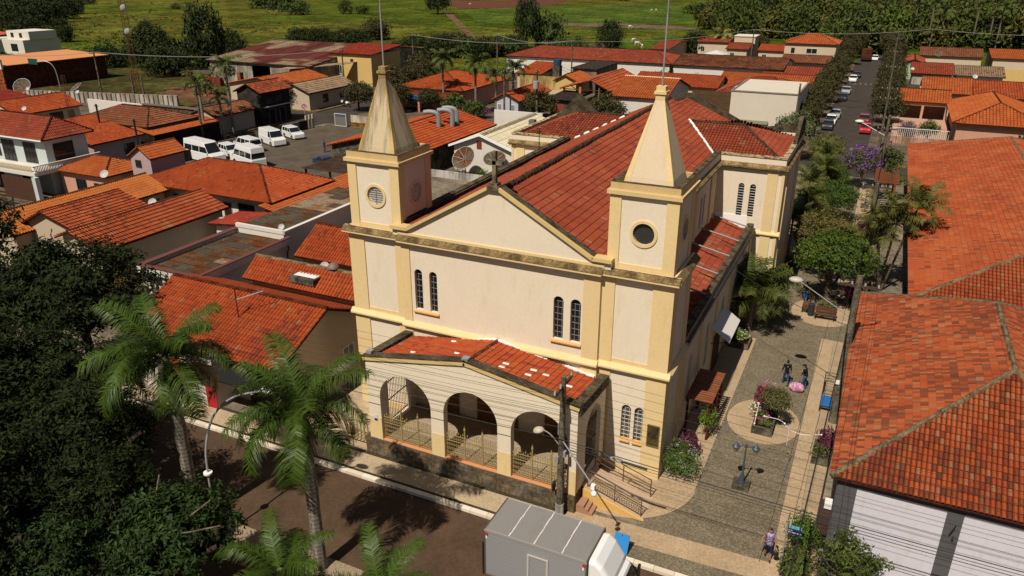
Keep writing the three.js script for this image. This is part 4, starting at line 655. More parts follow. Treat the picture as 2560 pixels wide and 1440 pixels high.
  house('tiled_house', 'house with strongly lined dull red tiles on the far side of the valley gutter', [-60.2, -52.5, -14.6, -6.6], 4.1, ['gable', 'z', 1.1, -56.4, 3.4], 'beige', { pal: 'old', l: 0.5, lift: 0.085, hump: 0.04, stain: 0.36 });
  house('lean_to', 'small crimson lean-to roof between the white building and tiled house', [-46.6, -41.8, -19.6, -15.6], 2.9, ['shed', 'x-', 0.5], 'white', { pal: 'crimson', stain: 0.2 });
  house('amber_house', 'house with a bright amber orange ribbed tile roof', [-64.6, -58.2, -21.8, -5.0], 3.2, ['gable', 'z', 1.35, -61.4], 'beige', { pal: 'amber', stain: 0.14, lift: 0.035, hump: 0.085, win: [['x+', -20.6, -18.4, 1.2, 2.4, DARK]] });
  house('hip_house', 'white house with yellow skirting and a large orange hipped roof', [-63.4, -44.4, -31.4, -21.5], 3.5, ['hip', 'x', 2.05, -57.4, -50.2, -26.7], 'white', { pal: 'fire', stain: 0.2, ov: 1.0, hump: 0.085, lift: 0.035, band: [WALL.yellow, 1.0], win: [['z+', -55, -53.4, 1.2, 2.6, DARK], ['z+', -51.6, -50.6, 0, 2.5, DOOR], ['z+', -49.6, -47.6, 1.1, 2.6, DARK], ['z+', -58.5, -56.8, 0.2, 2.5, DARK]] });
  house('orange_lean_to', 'long low plain orange lean-to roof along the hipped house', [-45.0, -42.6, -35, -20.6], 2.9, ['shed', 'x+', 0.5], 'grey', { pal: 'orange', stain: 0.15, ov: 0.2 });
  // carport of the car park
  const cp = thing('carport', 'dark corrugated carport roof on posts in the car park', 'carport', -49.5, 0, -41);
  mk('roof', corrug(-53.5, -45.4, -45.4, -36.6, 2.65, 'x', 0.3, 0.05), M(0.075, 0.06, 0.05, { map: 'rust' }), cp);
  for (const [x, z] of [[-53, -37], [-53, -45], [-49.4, -36.9], [-46, -37], [-46, -45]]) mk('post', bx(x - 0.1, x + 0.1, 0, 2.65, z - 0.1, z + 0.1), iron, cp);
  mk('back_wall', bx(-48.5, -45.3, 0, 1.6, -36.5, -36.3), M(0.55, 0.32, 0.06), cp);
  // ---- two-storey pale house and neighbours
  const t2 = house('two_storey_house', 'two-storey pale blue house with a balustraded balcony', [-93, -77.5, -28.6, -21.9], 6.5, ['hip', 'x', 2.0, -90, -79.6, -25.2], 'blue', { pal: 'red', stain: 0.3, ov: 0.7, win: [['z+', -92, -90.4, 4.2, 5.8, {}], ['z+', -87.5, -86.5, 3.9, 5.7, DARK], ['z+', -85.9, -83.8, 3.5, 5.8, DARK], ['z+', -82, -80, 3.6, 5.8, DARK], ['x+', -26, -23.6, 3.6, 5.7, DARK], ['z+', -91, -89, 0.8, 2.4, DARK], ['z+', -88, -87, 0, 2.3, DOOR], ['z+', -83.5, -82.2, 0, 2.3, DOOR]] });
  mk('balcony', bx(-93, -76.8, 2.9, 3.3, -28.4, -19.8), WALL.white, t2); mk('gutter', bx(-93, -77.5, 6.36, 6.52, -21.95, -21.8), whiteP, t2);
  for (let i = 0; i < 44; i++) { const z = -28.2 + i * 0.19; mk('baluster', new THREE.CylinderGeometry(0.05, 0.07, 0.6, 6).translate(-76.95, 3.62, z), WALL.white, t2); } mk('balcony_rail', bx(-77.05, -76.85, 3.92, 4.02, -28.4, -19.8), WALL.white, t2);
  for (let i = 0; i < 60; i++) mk('baluster', new THREE.CylinderGeometry(0.05, 0.07, 0.6, 6).translate(-92.8 + i * 0.26, 3.62, -19.95), M(0.6, 0.5, 0.34), t2); mk('balcony_rail', bx(-93, -76.85, 3.92, 4.02, -20.05, -19.85), M(0.62, 0.54, 0.4), t2);
  mk('garage_gate', bx(-82.6, -76.9, 0, 2.6, -19.7, -19.6), M(0.07, 0.035, 0.022), t2); mk('gate_pillar', bx(-76.9, -76.3, 0, 2.9, -19.9, -19.4), WALL.blue, t2);
  const fw = thing('garden_wall', 'stained cream wall with a wooden fence before the balconied house', 'wall', -87, 0, -17); mk('panel', bx(-93, -83.2, 0, 2.3, -17.3, -17.05), WALL.stain, fw); for (let i = 0; i < 4; i++) mk('plank', bx(-82.8, -78.6, 0.3 + i * 0.4, 0.5 + i * 0.4, -17.25, -17.15), woodD, fw); mk('end_pillar', bx(-83.2, -82.8, 0, 2.6, -17.4, -17), WALL.white, fw);
  house('dull_red_house', 'house with a broad dull red slope behind the balconied house', [-101, -84.5, -41.2, -33.0], 3.2, ['gable', 'z', 1.8, -95.2], 'lilac', { pal: 'fire', stain: 0.36, win: [['x+', -39.6, -38, 1, 2.3, DARK]] });
  house('brown_hip_house', 'house with a weathered brown hipped tile roof', [-102, -86.4, -53, -43.4], 3.5, ['hip', 'x', 1.8, -97, -91.4, -48.4], 'beige', { pal: 'brown', stain: 0.3, l: 0.6, lift: 0.09 });
  house('street_shed', 'long low orange roof over a shade-darkened wall facing the side street', [-88.6, -84.4, -55, -42.6], 2.7, ['shed', 'x+', 0.7], M(0.06, 0.045, 0.04, { map: 'moss' }), { pal: 'orange', stain: 0.2, ov: 0.1 });  // wall colour darkened to imitate the shade on its street side
  const hh = house('small_orange_house', 'house with an orange roof under the lilac turret', [-77.6, -69.2, -29.4, -22.6], 3.0, ['hip', 'x', 1.3, -74.6, -72, -26.0], 'pink', { pal: 'orange', stain: 0.16, win: [['z+', -74.6, -73, 1, 2.2, DARK], ['z+', -71.6, -70.8, 1.2, 2, DARK]] });
  house('turret', 'lilac turret with a tiny orange gable roof', [-68.2, -64.6, -30.4, -25.2], 5.0, ['gable', 'z', 1.2, -66.3], 'lilac', { cat: 'tower', pal: 'orange', stain: 0.1, ov: 0.25, win: [['z+', -67.2, -66.4, 3.9, 4.6, DARK]] });
  house('orange_roof_house', 'orange roofed house with an open window before the white yard wall', [-124, -114.2, -54.2, -42.6], 3.2, ['gable', 'z', 1.8, -118.6], 'beige', { pal: 'fire', stain: 0.14, win: [['x+', -52.6, -51.6, 1, 2.5, DARK], ['x+', -50.6, -48.4, 1, 2.6, DARK]] });
  house('crimson_house', 'house with a smooth crimson roof and cream parapet', [-133, -124.4, -54, -41], 3.6, ['shed', 'x+', 1.0], 'cream', { pal: 'crimson', stain: 0.05, hump: 0.03 });
  const yw = thing('yard_wall', 'white and bare plaster yard wall behind the orange roofed house', 'wall', -108, 0, -58); mk('panel', bx(-118, -104.5, 0, 3.4, -58.2, -57.9), WALL.white, yw); mk('panel', bx(-104.5, -93, 0, 3.4, -58.2, -57.9), M(0.32, 0.24, 0.18, { map: 'moss' }), yw); mk('panel', bx(-93, -88, 0, 2.8, -60.2, -59.9), WALL.cream, yw); mk('roof_edge', bx(-104.5, -90, 3.4, 3.55, -58.6, -57.7), M(0.14, 0.11, 0.09), yw);
  const gw = thing('boundary_wall', 'long white painted wall with stains along the vacant lot', 'wall', -130, 0, -74); for (let i = 0; i < 34; i++) { const x = -148 + i, z = -66 - (i / 34) * 8; mk('panel', bx(x, x + 1.0, 0, 2.0 + (i % 5) * 0.012, z - 0.22, z + 0.22), WALL.stain, gw); }
  // dark two-storey house at the corner
  const dk = house('dark_corner_house', 'dark two-storey house with a red gable at the street corner', [-91.4, -85.5, -73.4, -65.4], 5.4, ['gable', 'z', 1.4, -88.4], M(0.12, 0.11, 0.115, { map: 'moss' }), { pal: 'old', stain: 0.6, win: [['x+', -71, -69.4, 3.4, 5, DARK], ['x+', -68.6, -67.2, 3.4, 5, DARK], ['x+', -71.5, -70.2, 0, 2.4, DOOR], ['x+', -69, -67.6, 0, 2.4, DOOR]] });
  house('low_dark_house', 'low brown roofed house joined to the dark corner house', [-92, -86.2, -65.2, -56], 3.0, ['gable', 'z', 1.2, -89], 'beige', { pal: 'brown', stain: 0.5 });
  mk('balcony', bx(-85.95, -85.1, 2.9, 3.05, -73, -66), M(0.18, 0.17, 0.18), dk);
  const q1 = house('corner_cottage', 'single-storey cottage with a striped tan and red roof at the corner', [-95.5, -88, -95, -80.6], 3.2, ['gable', 'z', 1.5, -91.8], 'beige', { pal: 'tan', l: 0.7, lift: 0.09, stain: 0.25, win: [['x+', -86.5, -85, 1, 2.4, DARK], ['x+', -91.5, -90, 1, 2.4, {}]] });
  house('ivy_cottage', 'cottage with orange and tan tiles behind the street tree', [-112, -97.5, -100, -84.5], 3.2, ['gable', 'z', 1.5, -104], 'beige', { pal: 'orange', stain: 0.36 });
  mk('porch_wall', bx(-104, -89, 0, 2.6, -82.2, -82), WALL.stain, q1);
  // big old warehouse, yellow building
  const wh = house('warehouse', 'big old warehouse with faded striped roof and open bays', [-134.5, -104.6, -148, -101.5], 5.0, ['gable', 'x', 2.6, -124.5], 'stain', { cat: 'warehouse', pal: 'tan', w: 0.6, l: 1.1, lift: 0.1, hump: 0.09, stain: 0.42, open: 1, posts: [], colour: (c) => { const s = hash(Math.floor(c.x / 0.62) + 900, 3, 5), r = sstep(0.52, 0.6, fbm(c.x * 0.11 + 3, c.z * 0.16 + 9, 3, 0, 21) + (c.z < -112 ? 0.04 : -0.1)), k = rnd(0.85, 1.15) * mix(0.6, 1.15, s); return [mix(0.26, 0.13, r) * k, mix(0.185, 0.035, r) * k, mix(0.12, 0.028, r) * k]; } });
  const whM = M(0.46, 0.42, 0.36, { map: 'streak' }), rectP = (x0, x1, y0, y1) => { const p = new THREE.Path(); p.moveTo(x0, y0); p.lineTo(x1, y0); p.lineTo(x1, y1); p.lineTo(x0, y1); p.lineTo(x0, y0); return p; };
  mk('wall', wz(shp([[-134, 0], [-105, 0], [-105, 4.9], [-134, 4.9]]), [rectP(-121.4, -116.2, 0.001, 4.4), rectP(-109, -105.4, 0.001, 4.2)], -102.3, -102), whM, wh); mk('wall', [bx(-134, -105, 0, 4.9, -147.4, -147)], whM, wh);
  for (const x of [-134, -105.3]) mk('wall', wx(shp([[102.3, 0], [147, 0], [147, 4.9], [124.5, 7.4], [102.3, 4.9]]), [], x, x + 0.3), whM, wh);
  const cn = thing('canopy', 'pale sheet canopy leaning against the warehouse and yellow building', 'canopy', -104.5, 0, -103); mk('sheet', slab([V(-111, 4.6, -101.4), V(-111, 4.4, -97), V(-100, 5.2, -107), V(-99, 5.4, -112)], 0.1), M(0.5, 0.47, 0.42, { map: 'rust' }), cn); for (const [x, z] of [[-111, -97.3], [-105, -102], [-100.5, -107]]) mk('post', bar(V(x, 0, z), V(x, 4.6, z), 0.1), steelG, cn);
  house('yellow_building', 'two-storey yellow building with a bright red roof', [-107, -95, -123, -110.6], 7.0, ['shed', 'z+', 1.2], 'yellow', { cat: 'building', pal: 'crimson', stain: 0.05, win: [['z+', -104.6, -103.6, 2.6, 4.4, {}], ['z+', -101, -100.3, 5.2, 5.8, DARK]] });
  // brick hall and white modern house on the edge of town
  const bh = thing('brick_hall', 'plain brick hall with a smooth orange roof', 'building', -169, 0, -84);
  const brickM = M(0.17, 0.06, 0.036, { map: 'stone' }); mk('wall', bx(-176, -162.4, 0, 5.2, -97, -72), brickM, bh); mk('roof', slab([V(-176.6, 5.9, -97.6), V(-176.6, 5.9, -72), V(-161.8, 5.3, -72), V(-161.8, 5.3, -97.6)], 0.15), M(0.6, 0.26, 0.11, { map: 'stucco' }), bh);
  mk('front_wall', bx(-176.4, -162, 0, 4.6, -72, -71.7), M(0.44, 0.13, 0.055, { map: 'stone' }), bh); mk('front_parapet', bx(-176.6, -161.9, 4.6, 6.6, -72, -71.6), WALL.white, bh); mk('doorway_shade', bx(-168.4, -164, 0, 4.5, -71.7, -71.62), M(0.06, 0.056, 0.052, { rough: 0.6 }), bh);  // near-black sheet on the hall front imitates the shade of an open doorway
  const wv = thing('modern_house', 'white flat-roofed modern house at the edge of the fields', 'house', -238, 0, -128); mk('wall', bx(-246, -230, 0, 4.2, -134, -122), WALL.white, wv); mk('upper_wall', bx(-240, -229.5, 4.2, 6.6, -133, -124), WALL.white, wv); mk('terrace', bx(-252, -240, 3.9, 4.4, -132, -118), WALL.white, wv); mk('roof', slab([V(-256, 5.4, -131), V(-256, 4.6, -120), V(-246, 4.6, -120), V(-246, 5.4, -131)], 0.15), M(0.4, 0.09, 0.05), wv); for (const x of [-238, -234]) windowOn(wv, 'z+', -124, x, x + 1.2, 4.8, 6, DARK); windowOn(wv, 'z+', -122, -236, -233, 1, 3, DARK);
  // ---- houses behind the church
  const r15 = house('duct_house', 'red roofed building with three bent metal ducts behind the church tower', [-57.2, -43.5, -68.6, -46.4], 3.2, ['gable', 'z', 1.75, -50.4], 'grey', { pal: 'fire', stain: 0.18, l: 0.62, lift: 0.09, hump: 0.06, win: [['x+', -52.4, -50.8, 1.4, 2.6, DARK]] });
  for (const [x, z] of [[-47.5, -58.6], [-46.6, -60.8], [-46.9, -62.6]]) mk('duct', tube([V(x, 3.4, z), V(x, 5.6, z), V(x - 0.2, 6.1, z + 0.1), V(x - 1.0, 6.3, z + 0.35), V(x - 1.9, 6.2, z + 0.6)], 0.34, 18, 10), M(0.22, 0.22, 0.225, { rough: 0.5 }), r15);
  const wg = house('white_gable_house', 'white gabled building with a pale cream sheet roof and red shutter', [-42.4, -33.2, -70, -52.6], 3.4, ['gable', 'z', 1.7, -38.0], 'white', { pal: 'pale', w: 0.5, l: 1.4, hump: 0.03, lift: 0.05, stain: 0.08, lichen: 0 });
  mk('red_shutter', bx(-38.6, -37.9, 3.2, 4.2, -53.05, -52.98), M(0.2, 0.03, 0.03), wg); mk('bargeboard', [slab([V(-42.5, 3.5, -52.5), V(-38, 5.22, -52.5), V(-38, 5.22, -52.7), V(-42.5, 3.5, -52.7)], 0.3), slab([V(-33.1, 3.5, -52.5), V(-38, 5.22, -52.5), V(-38, 5.22, -52.7), V(-33.1, 3.5, -52.7)], 0.3)], whiteP, wg);
  mk('air_unit', bx(-34.6, -33.8, 5.2, 6.0, -61, -60.2), M(0.12, 0.12, 0.12), wg); mk('rear_wall', bx(-46, -38, 0, 4.6, -73, -72.7), WALL.white, wg); mk('garden_wall', bx(-43.4, -33, 0, 0.9, -49.2, -49), M(0.55, 0.52, 0.48, { map: 'streak' }), wg);
  const sch = house('school_building', 'school building with a wide red hipped roof behind tall palms', [-77, -62.2, -113, -92.4], 3.7, ['hip', 'z', 2.1, -104, -101, -70.6], 'pink', { cat: 'building', pal: 'fire', stain: 0.25, win: [['z+', -74, -71, 0.6, 2.4, DARK]] });
  mk('porch_roof', slab([V(-77.4, 3.3, -92.6), V(-77.4, 2.7, -88.6), V(-63, 2.7, -88.6), V(-63, 3.3, -92.6)], 0.12), M(0.42, 0.1, 0.04, { map: 'moss' }), sch); for (const x of [-76.6, -73.2, -69.6, -66]) mk('porch_pillar', bx(x - 0.2, x + 0.2, 0, 2.7, -89.1, -88.7), M(0.5, 0.2, 0.14), sch); mk('blue_sign', bx(-72.6, -68.6, 2.3, 3.1, -88.5, -88.4), M(0.05, 0.12, 0.3), sch); mk('sign_panel', bx(-73.4, -72.6, 2.3, 3.1, -88.49, -88.38), M(0.6, 0.62, 0.64), sch);
  house('arched_window_house', 'pale grey gabled house with arched windows and an orange roof by the palms', [-55.2, -49.8, -104.5, -90], 3.1, ['gable', 'z', 1.3, -52.6], M(0.46, 0.47, 0.5, STU), { pal: 'fire', stain: 0.18, win: [['z+', -54.2, -53.5, 0.8, 2.3, { cols: 1, pane: M(0.2, 0.2, 0.22) }], ['z+', -51.6, -50.9, 0.8, 2.3, { cols: 1, pane: M(0.2, 0.2, 0.22) }]] });
  house('open_pavilion', 'open pavilion with dark trusses and one orange post', [-47.4, -37.6, -122, -102.6], 3.9, ['gable', 'z', 1.75, -41.4], 'grey', { cat: 'pavilion', pal: 'old', l: 0.8, lift: 0.1, stain: 0.3, open: 1, posts: [[-46.8, -121], [-38.2, -121], [-46.8, -103.4], [-38.2, -103.4]] });
  const pav = scene.children[scene.children.length - 1]; mk('orange_post', bx(-43.7, -43.3, 0, 5.2, -103.4, -103), M(0.52, 0.16, 0.06), pav); mk('truss', [bar(V(-47, 3.8, -103.2), V(-37.9, 3.8, -103.2), 0.08), bar(V(-45.6, 4.6, -103.2), V(-43.5, 3.2, -103.2), 0.07), bar(V(-41.4, 4.2, -103.2), V(-43.5, 3.2, -103.2), 0.07)], iron, pav); mk('rear_wall', bx(-47, -38, 0, 3.8, -121.8, -121.5), M(0.1, 0.05, 0.035), pav);
  const fg = thing('grey_outbuilding', 'small outbuilding with a dark grey slab roof beside the pavilion', 'outbuilding', -44.5, 0, -100.5); mk('wall', bx(-46.6, -43.2, 0, 2.9, -104, -96.6), M(0.36, 0.3, 0.24, { map: 'moss' }), fg); mk('roof', slab([V(-47.4, 3.3, -105), V(-47.4, 3.0, -96), V(-42.4, 3.0, -96), V(-42.4, 3.2, -105)], 0.14), M(0.1, 0.085, 0.07, { map: 'moss' }), fg); mk('red_door', bx(-46.4, -44, 0, 2.2, -96.6, -96.54), M(0.2, 0.05, 0.035), fg);
  house('bright_orange_house', 'white house with a flaring bright orange roof and pale ridge', [-36, -25.8, -115.4, -97.2], 4.0, ['gable', 'x', 2.4, -106.2], 'white', { pal: 'orange', stain: 0.08, hump: 0.1, lift: 0.03, ridgeMat: M(0.62, 0.5, 0.36), win: [['z+', -29.2, -28.2, 1, 2.6, { rows: 3 }]] });
  house('long_red_house', 'long low house with a ribbed red roof behind the bright orange one', [-39, -21.6, -131, -119], 3.3, ['gable', 'x', 1.5, -126], 'cream', { pal: 'fire', stain: 0.12, hump: 0.1, lift: 0.03 });
  house('vivid_orange_house', 'long vivid orange roof behind the hipped roof with a dish', [-23.6, -5.4, -141, -127.4], 3.3, ['gable', 'x', 1.5, -134.4], 'cream', { pal: 'orange', stain: 0.1, hump: 0.1, lift: 0.03 });
  house('dish_house', 'dull red hipped roof with a satellite dish behind the beige box building', [-20.2, -5.6, -126, -107.6], 4.0, ['hip', 'x', 2.0, -14.2, -11.4, -118.6], 'cream', { pal: 'red', stain: 0.12 });
  const bb = thing('beige_box_building', 'beige box-shaped building with a garage door below', 'building', -9.2, 0, -98); mk('wall', bx(-14, -4.2, 0, 7.1, -106, -90.5), M(0.62, 0.56, 0.46, STU), bb); mk('coping', [bx(-14.1, -4.1, 7.1, 7.25, -90.8, -90.4), bx(-14.1, -13.8, 7.1, 7.25, -106, -90.8), bx(-4.4, -4.1, 7.1, 7.25, -106, -90.8)], M(0.2, 0.18, 0.15), bb); mk('fence_panel', bx(-20.2, -14.1, 0, 6.8, -91.4, -91.2), M(0.17, 0.105, 0.06, { map: 'wood' }), bb); mk('garage_awning', slab([V(-13, 2.9, -90.5), V(-13, 2.6, -89.6), V(-8, 2.6, -89.6), V(-8, 2.9, -90.5)], 0.1), M(0.16, 0.15, 0.1), bb); mk('garage_door', bx(-12.8, -8.2, 0, 2.5, -90.5, -90.42), M(0.5, 0.48, 0.44), bb); mk('entrance', bx(-7, -5, 0, 2.6, -90.5, -90.42), glassD, bb);
  const lh = house('long_hall', 'very long low hall with an even dull red roof', [-81, -38.2, -166, -148], 4.1, ['hip', 'x', 2.0, -74.5, -44, -157], 'white', { cat: 'hall', pal: 'red', stain: 0.1, w: 0.5, l: 0.8 });
  mk('yard_wall', bx(-78, -55, 0, 3.0, -147.6, -147.3), WALL.white, lh);
  house('ragged_roof_hall', 'white walled hall with a ragged old brown-red tile roof', [-38, -13.2, -167, -147.2], 4.1, ['gable', 'x', 1.6, -157], 'white', { cat: 'hall', pal: 'brown', stain: 0.55, w: 0.5, l: 0.75, sag: 0.35, lift: 0.1 });
  const gb = thing('grey_box', 'grey box building with a flat dark roof beside the long hall', 'building', -51, 0, -131); mk('wall', bx(-53.4, -48.0, 0, 4.9, -138.5, -124.6), M(0.32, 0.27, 0.22, { map: 'streak' }), gb); mk('roof', bx(-53.8, -47.7, 4.9, 5.05, -139, -124.2), M(0.13, 0.11, 0.09, { map: 'moss' }), gb);
  house('small_gable_house', 'yellow walled house with a small orange gable roof', [-54.4, -49, -127, -116], 3.3, ['gable', 'z', 1.3, -51.8], 'yellow', { pal: 'orange', stain: 0.1 });
  const yl = thing('yellow_wall', 'stained yellow garden wall near the small orange gable', 'wall', -59, 0, -121); mk('panel', bx(-64, -54.6, 0, 3.4, -121, -120.7), M(0.58, 0.4, 0.16, { map: 'streak' }), yl); mk('lower_wall', bx(-62, -50, 0, 1.5, -115, -114.8), WALL.cream, yl);
  house('red_annex', 'low red roofed annex behind the stained yellow wall', [-67, -60.6, -136, -124.5], 3.2, ['shed', 'z+', 1.4], 'cream', { pal: 'fire', stain: 0.2 });
  for (const [lab, E, h, r, pal] of [['far house with a red roof between the forest and ragged hall', [-36, -29.5, -214, -200], 3.3, 1.2, 'red'], ['far house with a low red roof beside the two-storey hipped house', [-27, -18.6, -214, -199], 3.3, 1.2, 'fire'], ['far brown roofed house beyond the ragged hall', [-17, -5.5, -182, -169.4], 3.6, 1.2, 'brown'], ['far house with a slanted red roof at the pasture edge', [-56, -50, -222, -191], 3.2, 1.2, 'red'], ['far house with a red roof half hidden by a coconut palm', [-47.5, -37.5, -228, -214], 3.8, 1.2, 'red'], ['low red roof behind the street trees past the vivid orange roof', [-17.5, -5.6, -158, -146], 3.4, 1.2, 'red']])
    house('far_house', lab, E, h, ['gable', 'x', r, (E[2] + E[3]) / 2], 'cream', { pal, w: 0.55, l: 0.8, stain: 0.15, win: [['z+', E[0] + 1.5, E[0] + 2.6, 1, 2.3, {}]] });
  const wb = thing('white_water_block', 'white box on top of a far roof near the forest', 'building', -32, 0, -213); mk('wall', bx(-35.5, -29.5, 0, 6, -218, -210.5), WALL.cream, wb); mk('coping', bx(-35.7, -29.3, 6, 6.15, -218.2, -210.3), WALL.white, wb);
  house('two_storey_hip_house', 'two-storey cream house with an orange hipped roof at the forest edge', [-19, -5.4, -203, -189], 6.4, ['hip', 'x', 2.2, -13.4, -11, -196], 'cream', { pal: 'orange', stain: 0.1, w: 0.5, l: 0.75, win: [['z+', -16.8, -16, 4, 5.2, DARK], ['z+', -13, -10.4, 4, 5.2, {}], ['z+', -15, -13, 0.8, 2.4, DARK]] });
  const tp = thing('tarpaulin_tent', 'small grey tarpaulin tent by the far houses', 'tent', -37, 0, -192); mk('sheet', tri([[V(-40, 2.5, -190), V(-34, 2.5, -190), V(-37, 3.5, -193)], [V(-34, 2.5, -190), V(-34, 2.5, -196), V(-37, 3.5, -193)], [V(-40, 2.5, -196), V(-40, 2.5, -190), V(-37, 3.5, -193)]]), M(0.5, 0.5, 0.5), tp); for (const x of [-39.8, -34.2]) mk('pole', bar(V(x, 0, -190.2), V(x, 2.5, -190.2), 0.05), steelG, tp);
  const ct = thing('container', 'dark container-like shed on the edge of the fields', 'shed', -66, 0, -163); mk('wall', bx(-71, -61, 0, 3.2, -176, -172), M(0.1, 0.095, 0.1), ct); mk('roof', bx(-71.4, -60.6, 3.2, 3.35, -176.4, -171.6), M(0.3, 0.29, 0.28), ct);
  // ---- houses on the far side of the mall
  const pk = house('salmon_house', 'salmon pink house with an open shaded veranda', [9.6, 17.4, -118.4, -111.4], 4.3, ['gable', 'x', 1.5, -116], 'pink', { pal: 'orange', stain: 0.16, walls: [10.05, 16.95, -118, -115.2] });
  mk('veranda_beam', bx(9.9, 17.1, 3.7, 4.2, -112, -111.7), WALL.pink, pk); for (const x of [10.1, 13.4, 16.9]) mk('veranda_pillar', bx(x - 0.18, x + 0.18, 0, 3.7, -112.05, -111.65), WALL.pink, pk); mk('veranda_parapet', bx(10, 17, 0, 1.5, -111.95, -111.75), WALL.pink, pk); mk('terrace', bx(9.3, 17.2, 0, 1.6, -111.7, -103), M(0.5, 0.3, 0.21, STU), pk); mk('front_wall', bx(9.3, 17.2, 0, 1.0, -97.3, -97.1), M(0.55, 0.32, 0.23, { map: 'streak' }), pk);
  for (let i = 0; i < 30; i++) mk('fence_bar', bx(9.4 + i * 0.26, 9.44 + i * 0.26, 1.0, 2.4, -97.24, -97.2), whiteP, pk); mk('fence_rail', bx(9.3, 17.2, 2.3, 2.36, -97.26, -97.18), whiteP, pk);
  house('salmon_wing', 'salmon house wing with a big pinkish red hipped roof', [16.8, 29, -116, -93.6], 4.2, ['hip', 'z', 2.3, -112, -99.8, 22.9], 'pink', { pal: 'orange', stain: 0.12, lichen: 0.0, hump: 0.05, ov: 0.7 });
  house('mall_red_house', 'house with a plain orange-red slope behind the salmon house', [13.2, 21.4, -136, -126], 4.0, ['gable', 'x', 2.0, -132.4], 'cream', { pal: 'orange', stain: 0.16 });
  house('mall_red_house', 'house with a duller red slope adjoining the plain orange-red one', [21.4, 36, -137, -124], 4.0, ['gable', 'x', 1.9, -131.6], 'cream', { pal: 'fire', stain: 0.25, lichen: 0.12 });
  house('stepped_house', 'house with a stepped red roof and stained white gable', [11.6, 20, -169, -156.4], 3.9, ['gable', 'x', 1.5, -164.4], 'stain', { pal: 'red', stain: 0.2 });
  house('faded_tan_house', 'house with a faded tan ribbed roof next to the stepped one', [20.2, 29.6, -171, -159], 3.6, ['gable', 'x', 1.4, -165.6], 'white', { pal: 'tan', stain: 0.2, hump: 0.1 });
  house('row_house', 'long brownish red roof below the palm row', [13.8, 28.4, -210, -197], 4.0, ['gable', 'x', 1.6, -204], 'cream', { pal: 'brown', stain: 0.12, lichen: 0.1 });
  house('row_house', 'small orange roof at the end of the palm row', [30, 44, -216, -197], 4.0, ['gable', 'x', 1.3, -209], 'cream', { pal: 'orange', stain: 0.16 });
  house('green_gable_house', 'little pale green gabled house by the street trees', [9.8, 15, -192, -178.4], 3.8, ['gable', 'z', 0.9, 12.6], M(0.36, 0.46, 0.3, STU), { pal: 'red', stain: 0.2 });
  const mw = thing('mottled_wall', 'mottled white wall turning yellow behind the stepped roofs', 'wall', 25, 0, -176); mk('panel', bx(13, 24.5, 0, 3.6, -177, -176.7), WALL.stain, mw); mk('panel', bx(24.5, 37, 0, 3.8, -175, -174.7), WALL.yellow, mw);
  const br = thing('beige_rooms', 'beige flat rooms with a grey sill beside the orange-red slope', 'building', 11, 0, -133); mk('wall', bx(9.6, 13, 0, 3.6, -138, -127), WALL.beige, br); mk('roof_slab', bx(9.3, 13.2, 3.6, 3.8, -138.4, -126.6), M(0.22, 0.2, 0.17, { map: 'moss' }), br);
  // ---- the two large tiled buildings along the mall
  const rdg = M(0.46, 0.36, 0.25, { map: 'moss', rough: 0.98 });
  const r3 = house('market_hall', 'long building along the mall under a huge orange tiled hip roof', [10.9, 29.4, -70.3, -18.6], 5.0, ['hip', 'z', 3.1, -62.5, -26.5, 20.1], 'cream', { cat: 'building', pal: 'old', w: 0.22, l: 0.37, lift: 0.065, hump: 0.065, stain: 0.32, lichen: 0.05, single: 200, ridgeMat: rdg, ov: 0.8, win: [['x-', -66, -64, 1, 3, DARK], ['x-', -58, -56, 1, 3, DARK], ['x-', -50, -48, 0, 2.6, DOOR], ['x-', -40, -38, 1, 3, DARK]] });
  const r1 = house('corner_building', 'corner building with white and grey walls under weathered orange tiles', [7.95, 20.9, -18.3, 3.25], 5.0, ['hip', 'z', 3.45, -10.9, -2.9, 14.4], M(0.62, 0.6, 0.66, STU), { cat: 'building', pal: 'old', w: 0.19, l: 0.345, lift: 0.065, hump: 0.065, stain: 0.56, lichen: 0.14, single: 300, ridgeMat: rdg, ov: 0.32, ridgeSingle: 1 });
  const gy = M(0.1, 0.096, 0.1, STU); for (const [x0, x1] of [[8.26, 9.0], [12.35, 12.95], [16.3, 20.6]]) mk('grey_band', bx(x0, x1, 0, 4.7, 2.9, 2.985), gy, r1); mk('eave_band', bx(8.24, 20.6, 4.55, 4.9, 2.9, 3.02), M(0.06, 0.056, 0.07), r1); mk('grey_band', bx(8.22, 8.3, 0, 4.9, -18, 2.9), gy, r1);
  windowOn(r1, 'z+', 2.985, 17.2, 18.4, 2.2, 3.6, { rows: 4, pane: M(0.1, 0.1, 0.09, { rough: 0.2 }) }); mk('shop_opening', bx(15.6, 19.8, 0, 1.2, 2.985, 3.03), M(0.4, 0.42, 0.4), r1); mk('wall_lamp', [bar(V(12.6, 3.4, 3.0), V(12.7, 4.1, 3.25), 0.03), new THREE.SphereGeometry(0.05, 6, 5).translate(12.72, 3.5, 3.2)], iron, r1);
  mk('air_unit', bx(7.7, 8.22, 1.6, 2.6, 1.6, 2.8), M(0.06, 0.035, 0.03), r1); mk('meter_box', bx(7.9, 8.2, 2.7, 3.0, 2.0, 2.4), whiteP, r1);
}
